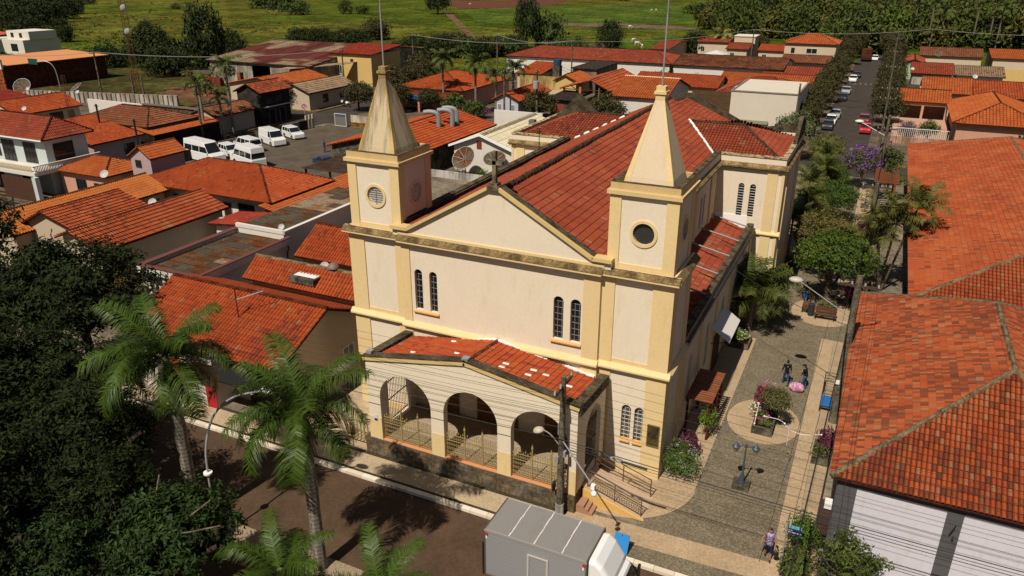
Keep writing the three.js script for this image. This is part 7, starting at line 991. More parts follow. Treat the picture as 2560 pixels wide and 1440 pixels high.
  person('person in navy clothes walking across the car park', -64.0, -54.2, Math.PI - 0.4, { joints: stand({ kneeL: [0.1, 0.5, 0.1], ankL: [0.1, 0.08, 0.14], toeL: [0.1, 0.04, 0.28], ankR: [-0.1, 0.1, -0.2], toeR: [-0.1, 0.04, -0.08] }), top: [0.02, 0.025, 0.055], sleeve: [0.02, 0.025, 0.055], leg: [0.02, 0.022, 0.035], shoe });
  // what they carry
  const sk = thing('striped_sack', 'pink striped cloth sack on the mall paving', 'sack', 5.36, 0, -12.65), sg = new THREE.SphereGeometry(0.34, 20, 14), sp = sg.attributes.position, sc = []; for (let i = 0; i < sp.count; i++) { const y = sp.getY(i), n = 1 + 0.9 * (fbm(sp.getX(i) * 3.4 + 3, sp.getZ(i) * 3.4 + y * 3 + 7, 2) - 0.5); sp.setXYZ(i, sp.getX(i) * n * 1.25, Math.max(-0.26, y * n * (y > 0 ? 1.0 : 0.9)) + 0.27, sp.getZ(i) * n * 0.85); const s = Math.sin(sp.getX(i) * 42) > 0.1 ? [0.55, 0.36, 0.43] : [0.42, 0.16, 0.29]; sc.push(...s); } sg.setAttribute('color', new THREE.Float32BufferAttribute(sc, 3)); sg.computeVertexNormals(); const sm2 = new THREE.Mesh(sg, M(1, 1, 1, { vc: true, rough: 0.9 })); sm2.name = 'cloth'; sk.add(sm2); mk('tied_neck', new THREE.ConeGeometry(0.09, 0.26, 8).rotateZ(-0.9).translate(5.52, 0.55, -12.7), M(0.5, 0.2, 0.32), sk);
  const hb = thing('hand_bag', 'dark bag with a pale strap carried by the person in shorts', 'bag', 6.32, 0.5, 3.7); mk('pouch', [new THREE.SphereGeometry(0.14, 10, 8).scale(1, 1.2, 0.7).translate(6.32, 0.62, 3.7)], iron, hb); mk('strap', tube([V(6.22, 0.66, 3.7), V(6.3, 0.92, 3.68), V(6.42, 0.66, 3.7)], 0.02, 10, 5), M(0.4, 0.32, 0.2), hb);
}
// ---------------------------------------------------------------- street furniture
{
  const slat = M(0.2, 0.1, 0.055, { map: 'wood' }), wb = (o, n, g, m) => mk(n, g, m, o);
  function bench(x, z, turn, label, w = 1.6) { const t = thing('bench', label, 'bench', 0, 0, 0); for (let i = 0; i < 4; i++) mk('seat_slat', bx(-w / 2, w / 2, 0.43, 0.46, 0.02 + i * 0.115, 0.115 + i * 0.115), slat, t); for (let i = 0; i < 4; i++) mk('back_slat', new THREE.BoxGeometry(w, 0.09, 0.03).rotateX(-0.25).translate(0, 0.53 + i * 0.105, -0.04 - i * 0.028), slat, t); for (const s of [-1, 1]) mk('leg', [bx(s * w * 0.4 - 0.03, s * w * 0.4 + 0.03, 0, 0.43, 0.38, 0.44), bx(s * w * 0.4 - 0.03, s * w * 0.4 + 0.03, 0, 0.43, 0.02, 0.08), bx(s * w * 0.4 - 0.03, s * w * 0.4 + 0.03, 0.39, 0.43, 0.02, 0.44), bar(V(s * w * 0.4, 0.4, 0.02), V(s * w * 0.4, 0.9, -0.14), 0.025)], iron, t); t.position.set(x, 0, z); t.rotation.y = turn; return t; }
  bench(6.02, -24.95, 0.02, 'slatted brown bench in front of the tree planter'); bench(4.75, -26.0, -Math.PI / 2, 'slatted bench end-on behind the waste bin');
  const bin = thing('waste_bin', 'dark round waste bin at the end of the bench', 'bin', 5.0, 0, -25.1); mk('drum', new THREE.CylinderGeometry(0.24, 0.22, 0.95, 16).translate(5.0, 0.48, -25.1), M(0.022, 0.02, 0.024, { rough: 0.6 }), bin); mk('rim', new THREE.TorusGeometry(0.24, 0.025, 6, 16).rotateX(Math.PI / 2).translate(5.0, 0.96, -25.1), M(0.07, 0.065, 0.07), bin);
  const planter = (label, x0, x1, z0, z1, h, m = concrete) => { const t = thing('planter', label, 'planter', (x0 + x1) / 2, 0, (z0 + z1) / 2); mk('side', bx(x0, x1, 0, h, z1 - 0.12, z1), m, t); mk('side', bx(x0, x1, 0, h, z0, z0 + 0.12), m, t); mk('side', bx(x0, x0 + 0.12, 0, h, z0 + 0.12, z1 - 0.12), m, t); mk('side', bx(x1 - 0.12, x1, 0, h, z0 + 0.12, z1 - 0.12), m, t); mk('soil', bx(x0 + 0.12, x1 - 0.12, 0, h - 0.08, z0 + 0.12, z1 - 0.12), M(0.05, 0.035, 0.022, { map: 'soil' }), t); };
  planter('grey stone planter box full of flowers in the paved circle', 3.6, 4.75, -9.0, -6.6, 0.5); planter('low stone planter round the bench tree', 5.35, 6.75, -27.4, -25.5, 0.42); planter('stone planter box beside the church awning', 0.3, 1.7, -18.6, -17.0, 0.4); planter('stone box of the dark red cordyline by the corner building', 7.0, 7.92, -6.9, -5.0, 0.45); planter('angular concrete bed of the crooked tree', 8.1, 10.2, 3.6, 5.6, 0.45);
  // double lantern lamp post
  function lantern(x, z, label, s = 1) { const t = thing('lamp_post', label, 'lamp post', x, 0, z), bl = M(0.045, 0.06, 0.085, { rough: 0.5 }); mk('base', [bx(x - 0.42, x + 0.42, 0, 0.22, z - 0.42, z + 0.42)], concrete, t); mk('post', new THREE.LatheGeometry([[0.16, 0.22], [0.16, 0.34], [0.1, 0.42], [0.13, 0.6], [0.06, 0.78], [0.045, 1.2], [0.06, 1.24], [0.04, 1.3], [0.035, 2.35], [0.07, 2.4], [0.02, 2.58]].map(([a, b]) => new THREE.Vector2(a, b * s)), 12).translate(x, 0, z), bl, t); mk('cross_arm', tube([V(x - 0.45, 2.2 * s, z + 0.1), V(x - 0.2, 2.42 * s, z + 0.04), V(x, 2.34 * s, z), V(x + 0.2, 2.42 * s, z - 0.04), V(x + 0.45, 2.2 * s, z - 0.1)], 0.028, 16, 6), bl, t); for (const d of [-1, 1]) { const cx = x + d * 0.47, cz = z - d * 0.1, l = mk('lantern', [new THREE.ConeGeometry(0.2, 0.2, 10).translate(cx, 2.46 * s, cz), new THREE.CylinderGeometry(0.2, 0.2, 0.05, 10).translate(cx, 2.34 * s, cz), new THREE.SphereGeometry(0.04, 6, 5).translate(cx, 2.58 * s, cz)], bl, t); mk('lamp_glass', new THREE.CylinderGeometry(0.17, 0.09, 0.28, 8).translate(cx, 2.18 * s, cz), M(0.2, 0.19, 0.16, { rough: 0.15 }), l); } }
  lantern(3.98, -1.39, 'blue-grey double lantern lamp post on the mall paving'); lantern(7.4, -39.6, 'double lantern lamp post beside the market hall shrub'); lantern(7.6, -30.0, 'double lantern lamp post by the areca clump'); lantern(7.4, -58, 'double lantern lamp post far up the mall');
  // pergola and awning along the aisle
  const pg = thing('pergola', 'orange-brown slatted pergola against the church aisle', 'pergola', 0.95, 0, -6), pm = M(0.34, 0.105, 0.035, { map: 'wood', rough: 0.6 }), pr = M(0.17, 0.03, 0.022, { map: 'wood' }); for (let i = 0; i < 15; i++) mk('slat', new THREE.BoxGeometry(1.5, 0.05, 0.13).rotateX(0.35).translate(0.85, 2.5, -8.2 + i * 0.25), pm, pg); mk('beam', bx(0.18, 0.28, 2.32, 2.45, -8.3, -4.55), pr, pg); mk('beam', bx(1.4, 1.5, 2.32, 2.45, -8.3, -4.55), pr, pg); for (const [x, z] of [[0.23, -4.8], [1.45, -4.8], [1.45, -6.4], [1.45, -8.0], [0.23, -8]]) mk('post', bx(x - 0.06, x + 0.06, 0, 2.32, z - 0.06, z + 0.06), pr, pg);
  const aw = thing('awning', 'plain pale canopy over the side entrance of the church', 'awning', 0.6, 2.2, -13.4); mk('sheet', slab([V(0.0, 3.75, -15.3), V(0.0, 3.75, -11.6), V(1.15, 2.95, -11.6), V(1.15, 2.95, -15.3)], 0.06), M(0.62, 0.58, 0.53, { rough: 0.7 }), aw); for (const z of [-11.7, -15.2]) mk('strut', bar(V(0.0, 2.6, z), V(1.1, 2.92, z), 0.025), iron, aw); mk('dark_doorway', bx(0.03, 0.08, 0, 2.7, -14.6, -12.4), M(0.14, 0.08, 0.045, { map: 'wood' }), aw);
  const bp = thing('wooden_screen', 'orange wooden slat screen below the areca clump', 'screen', 8.6, 0, -26); for (let i = 0; i < 9; i++) mk('board', bx(7.98, 10.3, 0.1 + i * 0.24, 0.31 + i * 0.24, -24.9, -24.82), M(0.36, 0.13, 0.045, { map: 'wood' }), bp);
  const pg2 = thing('pergola', 'orange timber pergola by the market hall corner', 'pergola', 9.2, 0, -62); for (const z of [-64, -58]) for (const x of [8.2, 10]) mk('post', bx(x - 0.1, x + 0.1, 0, 3, z - 0.1, z + 0.1), pm, pg2); for (let i = 0; i < 8; i++) mk('slat', bx(7.9, 10.4, 3, 3.14, -64.4 + i * 0.9, -64.2 + i * 0.9), pm, pg2);
  // bicycle rack with blue seats
  const rk = thing('bicycle_rack', 'black metal rack with bright blue panels by the wall', 'rack', 7.3, 0, -12.5), bl2 = M(0.02, 0.13, 0.38, { rough: 0.5 }); for (const x of [6.9, 7.68]) mk('side_rail', [bar(V(x, 0.0, -14.3), V(x, 0.9, -14.3), 0.025), bar(V(x, 0.9, -14.3), V(x, 0.9, -12.6), 0.025), bar(V(x, 0.45, -14.3), V(x, 0.45, -10.7), 0.025), bar(V(x, 0, -10.7), V(x, 0.45, -10.7), 0.025)], iron, rk); for (let i = 0; i < 7; i++) mk('bar', bar(V(6.9, 0.9 - (i > 3 ? 0.45 : 0), -14.3 + i * 0.4), V(7.68, 0.9 - (i > 3 ? 0.45 : 0), -14.3 + i * 0.4), 0.018), iron, rk); for (let i = 0; i < 4; i++) mk('blue_panel', bx(6.92, 7.66, 0.44, 0.49, -12.0 + i * 0.34, -11.74 + i * 0.34), bl2, rk);
  const bsn = thing('blue_board', 'bright blue board standing on the pavement behind the truck', 'board', 0.25, 0, 5.6); mk('panel', new THREE.BoxGeometry(0.7, 0.9, 0.04).rotateX(-0.5).translate(-0.1, 0.45, 5.85), M(0.03, 0.2, 0.5), bsn); mk('stand', bar(V(-0.1, 0.0, 5.5), V(-0.1, 0.8, 5.7), 0.025), iron, bsn);
  // street name sign, with its lettering
  const sn = thing('street_sign', 'blue street name sign on a thin grey post', 'sign', 6.62, 0, 4.3); mk('post', bar(V(6.62, 0, 4.3), V(6.62, 3.3, 4.3), 0.03, 8), steelG, sn);
  const cv = document.createElement('canvas'); cv.width = 256; cv.height = 120; const c2 = cv.getContext('2d'); c2.fillStyle = '#1c1f52'; c2.fillRect(0, 0, 256, 120); c2.fillStyle = '#d8d6e0'; c2.font = 'bold 34px sans-serif'; c2.fillText('RUA', 14, 46); for (let i = 0; i < 15; i++) if (i !== 3 && i !== 9) { c2.fillRect(14 + i * 15.4, 66 + (i % 2) * 3, 11, 26 - (i % 3) * 4); }
  const ct = new THREE.CanvasTexture(cv); ct.colorSpace = THREE.SRGBColorSpace; const pl = mk('name_plate', bx(6.66, 7.24, 2.35, 2.62, 4.29, 4.31), M(0.02, 0.024, 0.12), sn); const face = new THREE.Mesh(new THREE.PlaneGeometry(0.58, 0.27), new THREE.MeshStandardMaterial({ map: ct, roughness: 0.5 })); face.name = 'lettering'; face.position.set(6.95 - 6.62, 2.485, 0.014); pl.add(face); mk('upper_plate', bx(6.68, 7.2, 2.63, 2.78, 4.285, 4.3), M(0.12, 0.36, 0.45), sn);
  // white sculpture-like hose rack on the planter and a hanging festoon
  const fs = thing('festoon_frame', 'thin white curved wire with ball joints hanging over the mall', 'festoon', 5.6, 3.2, -3); mk('wire', tube([V(4.5, 3.4, -3.0), V(5.3, 3.3, -3.1), V(5.7, 2.9, -3.2), V(6.3, 2.65, -3.3), V(7.3, 2.9, -3.3)], 0.014, 24, 5), whiteP, fs); for (const p of [[4.5, 3.4, -3.0], [5.5, 3.15, -3.15], [7.3, 2.9, -3.3]]) mk('joint', new THREE.SphereGeometry(0.05, 8, 6).translate(...p), whiteP, fs); mk('drop', bar(V(5.75, 2.85, -3.2), V(5.75, 1.9, -3.2), 0.014, 4), whiteP, fs);
  const st = thing('white_stake', 'slim white stake with knobs on the planter edge', 'stake', 3.75, 0.4, -6.75); mk('stake', bar(V(3.72, 0.4, -6.7), V(3.8, 1.9, -6.9), 0.02, 5), whiteP, st); for (const y of [0.6, 1.1, 1.85]) mk('knob', new THREE.SphereGeometry(0.05, 7, 5).translate(3.72 + (y - 0.4) * 0.05, y, -6.7 - (y - 0.4) * 0.13), whiteP, st);
  // car park: low wall, gate, sign
  const lw = thing('car_park_wall', 'low mouldy wall along the car park and side street', 'wall', -77.4, 0, -55); for (let i = 0; i < 13; i++) mk('panel', bx(-77.6, -77.4, 0, 1.5, -66.8 + i * 2, -64.84 + i * 2), i % 3 ? M(0.28, 0.25, 0.2, { map: 'streak' }) : M(0.12, 0.1, 0.08, { map: 'moss' }), lw); for (const z of [-68.4, -67.6, -66.8]) mk('gate_post', bx(-77.7, -77.4, 0, 2.2, z - 0.15, z + 0.15), M(0.4, 0.34, 0.25), lw);
  const lg = thing('car_park_gate', 'white framed mesh gate standing open at the car park', 'gate', -73.7, 0, -70.8); mk('frame', [bx(-74.9, -72.5, 2.1, 2.2, -70.85, -70.75), bx(-74.9, -72.5, 0.1, 0.2, -70.85, -70.75), bx(-74.9, -74.8, 0.2, 2.1, -70.85, -70.75), bx(-72.6, -72.5, 0.2, 2.1, -70.85, -70.75)], M(0.55, 0.5, 0.4), lg); mk('mesh_panel', bx(-74.8, -72.6, 0.2, 2.1, -70.81, -70.79), M(0.14, 0.14, 0.13), lg); mk('blue_panel', bx(-74.7, -72.7, 1.75, 2.05, -70.78, -70.76), M(0.05, 0.08, 0.2), lg);
  const yw = thing('painted_wall', 'white wall with a yellow lower half beside the car park gate', 'wall', -67, 0, -71.8); mk('upper', bx(-72.4, -60, 0.75, 1.9, -72, -71.8), M(0.6, 0.53, 0.42, { map: 'streak' }), yw); mk('lower', bx(-72.4, -60, 0, 0.75, -72, -71.79), M(0.55, 0.32, 0.05, { map: 'moss' }), yw);
  const rs = thing('round_sign', 'round red and white no-stopping sign on a post', 'sign', -81.6, 0, -71.4); mk('post', bar(V(-81.6, 0, -71.4), V(-81.6, 2.6, -71.4), 0.04), steelG, rs); mk('disc', new THREE.CylinderGeometry(0.42, 0.42, 0.03, 20).rotateX(Math.PI / 2).rotateY(0.5).translate(-81.6, 2.7, -71.35), M(0.62, 0.45, 0.5), rs); mk('red_ring', new THREE.TorusGeometry(0.38, 0.05, 6, 20).rotateY(0.5).translate(-81.58, 2.7, -71.32), M(0.4, 0.03, 0.06), rs); mk('slash', new THREE.BoxGeometry(0.7, 0.07, 0.02).rotateZ(0.7).rotateY(0.5).translate(-81.57, 2.7, -71.31), M(0.4, 0.03, 0.06), rs);
  const gs = thing('road_sign', 'green overhead road sign on a bent pole by the brick hall', 'sign', -138, 0, -67); const q0 = G(152, 222, 0), q1 = G(95, 181, 5.4); mk('pole', tube([q0, V(q0.x - 0.3, 4.6, q0.z + 0.3), V(q0.x - 1.2, 5.7, q0.z + 0.8), V(q0.x - 3.4, 5.8, q0.z + 1.8)], 0.1, 16, 6), galv, gs); mk('panel', bx(q0.x - 6.2, q0.x - 3.2, 5.1, 6.3, q0.z + 1.75, q0.z + 1.85), M(0.012, 0.07, 0.055), gs);
  // satellite dishes
  function dish(p, R, tilt, turn, m, label, mesh) { const t = thing('satellite_dish', label, 'satellite dish', p.x, 0, p.z), n = 7, pr = Array.from({ length: n }, (_, i) => new THREE.Vector2(R * i / (n - 1) + 0.001, R * 0.32 * (i / (n - 1)) ** 2)), e = new THREE.Euler(tilt, turn, 0, 'YXZ'), at = (g) => g.applyMatrix4(new THREE.Matrix4().makeRotationFromEuler(e)).translate(p.x, p.y, p.z); mk('bowl', at(new THREE.LatheGeometry(pr, 24)), m, t); mk('rim', at(new THREE.TorusGeometry(R, R * 0.022, 5, 28).rotateX(Math.PI / 2).translate(0, R * 0.32, 0)), galv, t); if (mesh) for (let i = 0; i < 8; i++) mk('rib', at(bar(V(0, 0.02, 0), V(Math.cos(i * 0.785) * R, R * 0.34, Math.sin(i * 0.785) * R), R * 0.014, 4)), galv, t); mk('feed', [at(bar(V(0, 0, 0), V(0, R * 0.75, 0), R * 0.03, 5)), at(new THREE.SphereGeometry(R * 0.06, 6, 5).translate(0, R * 0.76, 0))], iron, t); mk('mount', bar(V(p.x, (mesh ? 0 : p.y - R * 1.4), p.z), p, R * 0.04, 6), steelG, t); }
  const meshM = M(0.2, 0.165, 0.12, { map: 'rust' }), wd = M(0.42, 0.4, 0.38, { rough: 0.5 });
  dish(V(-38.9, 2.3, -50.4), 1.55, 0.9, -0.1, meshM, 'big brown mesh dish by the white gabled building', 1); dish(V(-35.2, 2.3, -51.4), 1.4, 0.5, 0.2, M(0.17, 0.16, 0.12, { map: 'rust' }), 'second mesh dish behind the church gable cross', 1);
  dish(G(58, 218, 4.5), 1.5, 0.9, 0.5, meshM, 'large mesh dish on the cream parapet roof', 1); dish(G(193, 222, 4.2), 1.2, 0.6, -0.4, meshM, 'mesh dish behind the white yard wall', 1);
  const ds = [[61, 272, 5.2, 0.6, 'white dish on the orange roof of the window house'], [262, 436, 4.6, 0.75, 'white dish beside the small orange house'], [382, 507, 4.8, 0.65, 'white dish between amber and hipped roofs'], [812, 667, 5.6, 0.55, 'white dish on a mast beside the church tower'], [704, 568, 6.2, 0.4, 'small grey dish on the flat-roofed building'], [1842, 220, 6.2, 0.7, 'white dish on the dull red hipped roof'], [2437, 192, 6.4, 0.75, 'white dish on the plain orange-red slope'], [2281, 172, 5.2, 0.6, 'white dish by the stepped red roof'], [70, 222, 4.6, 0.55, 'white dish near the large mesh dish'], [194, 230, 4.2, 0.55, 'white dish on the yard wall corner'], [2345, 135, 6, 1.3, 'dark tilted dish on the brownish row roof']];
  for (const [u, v, y, R, lab] of ds) dish(G(u, v, y), R * 0.6, 0.9, 0.35, lab.startsWith('dark') ? meshM : wd, lab, 0);
  const wq = G(1394, 158, 5), wt = thing('water_tank', 'blue plastic water tank on the roofs by the long hall', 'tank', wq.x, 0, wq.z); mk('tank', new THREE.CylinderGeometry(1.0, 0.85, 1.3, 14).translate(wq.x, 5.2, wq.z), M(0.03, 0.07, 0.12), wt); mk('stand', bx(wq.x - 0.8, wq.x + 0.8, 0, 4.5, wq.z - 0.8, wq.z + 0.8), WALL.grey, wt);
  // cattle in the pasture
  const cowM = M(0.62, 0.57, 0.48, { rough: 0.9 }); for (const [u, v, a] of [[1592, 112, 0.4], [1605, 119, 2], [1583, 104, 1], [1333, 16, 0.3], [1629, 28, 1.2], [1640, 27, 2.2], [1575, 70, 0.6], [1718, 32, 0.2], [1175, 12, 1]]) { const p = G(u, v, 0), t = thing('cow', 'pale cow grazing on the pasture behind the long hall', 'cow', p.x, -0.2, p.z, 'cattle on the pasture'), g = []; const c = (x0, y0, z0, x1, y1, z1, r, r2) => g.push(bar(V(x0, y0, z0), V(x1, y1, z1), r, 8, r2)); g.push(new THREE.SphereGeometry(0.42, 10, 8).scale(1.9, 0.95, 0.8).translate(0, 1.0, 0)); c(0.6, 1.15, 0, 1.05, 0.85, 0, 0.24, 0.15); g.push(new THREE.SphereGeometry(0.17, 8, 6).scale(1.6, 0.9, 0.8).translate(1.2, 0.62, 0)); for (const [x, z] of [[0.5, 0.2], [0.5, -0.2], [-0.55, 0.2], [-0.55, -0.2]]) { c(x, 0.75, z, x + (x > 0 ? 0 : -0.06), 0.4, z, 0.1, 0.06); c(x + (x > 0 ? 0 : -0.06), 0.4, z, x, 0, z, 0.06, 0.05); } c(-0.75, 1.2, 0, -0.85, 0.5, 0, 0.03, 0.02); const m = new THREE.Mesh(mergeGeometries(g.map((q) => metreUV(plain(q)))), cowM); m.name = 'body'; m.rotation.y = a; t.add(m); }
  // stacked bricks by the warehouse
  const bk = thing('brick_pile', 'stack of red bricks by the old warehouse', 'bricks', -128, 0, -99); for (let i = 0; i < 5; i++) for (let j = 0; j < 3; j++) mk('brick_pallet', bx(-133 + i * 1.25, -131.85 + i * 1.25, 0.05 + j * 0.6, 0.6 + j * 0.6, -98.6, -97.4), M(0.3 + (i % 2) * 0.04, 0.09, 0.05, { map: 'stone' }), bk); mk('brick_pier', bx(-121.2, -120.3, 0, 3.4, -98, -97), M(0.42, 0.13, 0.06, { map: 'stone' }), bk);
}
// ---------------------------------------------------------------- poles, lamps and cables
{
  const conc = M(0.42, 0.375, 0.31, { map: 'moss', rough: 0.9 }), wood = M(0.14, 0.11, 0.08, { map: 'wood' });
  function pole(x, z, h, label, o = {}) {
    const t = thing('utility_pole', label, 'utility pole', x, 0, z, o.group), r = o.r || 0.15; mk('shaft', bar(V(x, -0.2, z), V(x, h, z), r * 1.25, 10, r * 0.8), conc, t);
    for (const y of o.arms || [h - 0.35]) { const a = o.dir === 'z' ? [V(x, y, z - 1.0), V(x, y, z + 1.0)] : [V(x - 1.0, y, z), V(x + 1.0, y, z)]; mk('crossarm', bx(Math.min(a[0].x, a[1].x) - 0.05, Math.max(a[0].x, a[1].x) + 0.05, y - 0.06, y + 0.06, Math.min(a[0].z, a[1].z) - 0.05, Math.max(a[0].z, a[1].z) + 0.05), wood, t); for (let i = 0; i < 4; i++) { const c = a[0].clone().lerp(a[1], i / 3); mk('insulator', new THREE.CylinderGeometry(0.045, 0.06, 0.16, 7).translate(c.x, y + 0.14, c.z), M(0.35, 0.33, 0.3, { rough: 0.4 }), t); } }
    return t;
  }
  const p0 = pole(-3.55, 4.75, 7.7, 'grey utility pole in front of the porch beside the truck', { dir: 'z', arms: [7.2] }); mk('painted_foot', bar(V(-3.55, 0, 4.75), V(-3.55, 0.75, 4.75), 0.205, 10), M(0.55, 0.53, 0.5, { map: 'streak' }), p0); mk('meter_boxes', [bx(-3.75, -3.6, 3.2, 3.5, 4.9, 5.0), bx(-3.42, -3.3, 3.5, 3.8, 4.7, 4.9), bx(-3.74, -3.7, 4.6, 5.2, 4.7, 4.8)], steelG, p0); mk('black_disc', new THREE.SphereGeometry(0.2, 10, 8).scale(0.5, 1.6, 0.9).translate(-3.95, 1.5, 4.6), iron, p0);
  const l1 = thing('street_lamp', 'street lamp with a white globe on a long arm by the ramp', 'street lamp', -2.3, 3.9, 6.0); mk('arm', bar(V(-3.5, 4.35, 4.8), V(-1.15, 4.05, 7.05), 0.035, 8), steelG, l1); mk('joint', bx(-1.25, -1.08, 3.95, 4.15, 6.95, 7.15), whiteP, l1); mk('globe', new THREE.SphereGeometry(0.13, 14, 10).translate(-1.05, 3.86, 7.25), whiteP, l1);
  const l2 = thing('street_lamp', 'street lamp with a dome shade in front of the third arch', 'street lamp', -4.3, 4.4, 4.8); mk('arm', tube([V(-3.6, 4.0, 4.8), V(-4.1, 4.55, 4.85), V(-4.5, 4.75, 4.9)], 0.03, 10, 6), steelG, l2); mk('shade', new THREE.SphereGeometry(0.24, 14, 8, 0, 6.3, 0, 1.6).scale(1.15, 0.8, 1).rotateZ(0.3).translate(-4.65, 4.62, 4.9), M(0.42, 0.37, 0.29, { rough: 0.5 }), l2); mk('bulb', new THREE.SphereGeometry(0.13, 10, 8).translate(-4.66, 4.58, 4.9), M(0.5, 0.47, 0.4, { rough: 0.2 }), l2);
  const l3 = thing('street_lamp', 'tall pale curved street lamp in the median by the palms', 'street lamp', -17.4, 0, 12.9); mk('pole', tube([V(-17.4, -0.1, 12.9), V(-17.4, 3.4, 12.9), V(-17.45, 4.8, 12.7), V(-17.2, 6.2, 12.2), V(-16.6, 6.9, 11.6), V(-15.4, 7.2, 10.9)], 0.05, 28, 8), M(0.26, 0.26, 0.27, { rough: 0.6 }), l3); mk('collar', new THREE.CylinderGeometry(0.2, 0.2, 0.08, 14).translate(-17.4, 3.5, 12.9), whiteP, l3); mk('lamp_head', new THREE.SphereGeometry(0.25, 10, 6).scale(1.6, 0.5, 0.8).translate(-15.2, 7.2, 10.8), M(0.5, 0.5, 0.5), l3);
  const L0 = 'utility poles along the mall'; const m1 = pole(7.75, -9.9, 9.2, 'thick utility pole between rack and corner building', { r: 0.22, arms: [8.6] }), m2 = pole(8.0, -33, 9.0, 'utility pole behind the wooden screen', { r: 0.18, arms: [8.5] }), m3 = pole(8.3, -66, 9.0, 'utility pole at the end of the mall', { r: 0.18, arms: [8.6, 7.4] });
  mk('paper_notice', bx(7.45, 7.72, 2.6, 2.85, -9.68, -9.64), whiteP, m1);
  const l4 = thing('street_lamp', 'street lamp on a long arm above the walking man', 'street lamp', 6, 7, -11); mk('arm', bar(V(7.65, 6.7, -9.9), V(4.7, 7.5, -12.1), 0.03, 7), steelG, l4); mk('lamp_head', new THREE.SphereGeometry(0.32, 12, 8).scale(1.3, 0.6, 0.9).translate(4.4, 7.5, -12.3), M(0.42, 0.39, 0.34, { rough: 0.5 }), l4);
  const l5 = thing('street_lamp', 'street lamp on an arm leaning over the mall crossing', 'street lamp', 7, 7, -66); mk('arm', bar(V(8.2, 6.6, -66), V(5.4, 7.8, -67), 0.05, 6), galv, l5); mk('lamp_head', new THREE.SphereGeometry(0.4, 10, 6).scale(1.3, 0.5, 0.9).translate(5.2, 7.85, -67.1), M(0.62, 0.58, 0.52), l5);
  const fp = 'town utility poles'; const far = [[7.9, -92, 9, 'pole with double crossarms beside the red car'], [7.9, -117, 9.4, 'pole rising from the street trees by the salmon house'], [8.0, -146, 9.4, 'pole with a wide crossarm further up the street'], [8.0, -180, 9.4, 'pole near the green gable house'], [8.2, -212, 9.6, 'pole at the forest end of the street'], [-84.6, -51.4, 8.8, 'pole with a T crossarm by the tall palms'], [-133.5, -72.6, 9.5, 'leaning-looking pole behind the white painted wall'], [-125.5, -73.6, 5.2, 'short concrete post behind the white painted wall'], [-123, -73.8, 5.2, 'second short concrete post behind the painted wall'], [-4.0, -89, 9, 'pole at the corner of the beige box building'], [-52.0, -88.5, 8.6, 'pole beside the orange gable by the palms'], [-46.5, -90, 8.6, 'pole with a transformer before the pavilion'], [-60, -141, 9, 'pole behind the yellow building roof'], [-103, -140, 9, 'pole at the field edge behind the warehouse'], [-84, -150, 9, 'pole at the field edge near the hedge'], [-27, -190, 9.5, 'pole before the far red roofs'], [16, -205, 10, 'pole among the palms of the wood'], [-95.5, -101, 9, 'pole beside the yellow building'], [-36, -92, 6, 'thin white post by the pavilion grass']];
  for (const [x, z, h, lab] of far) pole(x, z, h, lab, { group: fp, dir: Math.abs(x - 8) < 1 ? 'x' : 'z', r: 0.16, arms: h < 7 ? [] : lab.includes('double') ? [h - 0.4, h - 1.8] : [h - 0.4] });
  const tf = scene.children.find((c) => c.userData.label?.includes('transformer')); mk('transformer', new THREE.CylinderGeometry(0.5, 0.5, 1.2, 12).translate(-46.5, 6.2, -89.5), M(0.3, 0.29, 0.28), tf);
  // cables: hanging curves between supports
  const cabM = M(0.018, 0.016, 0.015, { rough: 0.7 }), cabG = M(0.2, 0.19, 0.17, { rough: 0.6 });
  const cable = (a, b, sag, r, label, group, m = cabM) => { const n = 10, p = []; for (let i = 0; i <= n; i++) { const t = i / n, v = a.clone().lerp(b, t); v.y -= sag * 4 * t * (1 - t); p.push(v); } return tag(mk('cable', tube(p, r, 24, 4), m), label, 'cable', group); };
  const fr = 'cables along the front street', fl = 'thin overhead cable strung along the front of the church';
  const ys = [7.45, 7.42, 7.4, 7.38, 6.5, 6.2, 5.9, 5.5, 5.1, 4.9], zs = [3.8, 4.4, 5.1, 5.7, 4.9, 4.9, 4.9, 4.9, 4.95, 4.6];
  ys.forEach((y, i) => { cable(V(-3.55, y, zs[i]), V(-40, y + 0.2, zs[i]), 0.55, 0.008, fl, fr); cable(V(-3.55, y, zs[i]), V(31, y + 0.1, zs[i] + 0.1), 0.5, 0.008, fl, fr); });
  for (const [y, r] of [[4.5, 0.024], [4.35, 0.016], [4.2, 0.014]]) cable(V(-3.55, y, 4.95), V(31, y, 5.0), 0.45, r, 'thick black telephone cable from the pole past the corner building', 'telephone cables of the front street'); cable(V(-3.55, 4.5, 4.95), V(-40, 4.6, 4.9), 0.5, 0.018, 'thick black telephone cable from the pole past the shop', 'telephone cables past the shop');
  const co = thing('cable_coil', 'coiled bundle of telephone cable hanging by the tower', 'cable', -1.2, 4.1, 5.0); for (let i = 0; i < 4; i++) mk('loop', new THREE.TorusGeometry(0.1 + i * 0.01, 0.014, 5, 16).scale(2.2, 1, 1).rotateZ(-0.1).translate(-0.9 + i * 0.05, 4.2, 4.97), M(0.3, 0.28, 0.26), co); mk('splice', bar(V(-0.6, 4.18, 4.96), V(0.6, 4.13, 4.97), 0.06, 7), cabM, co);
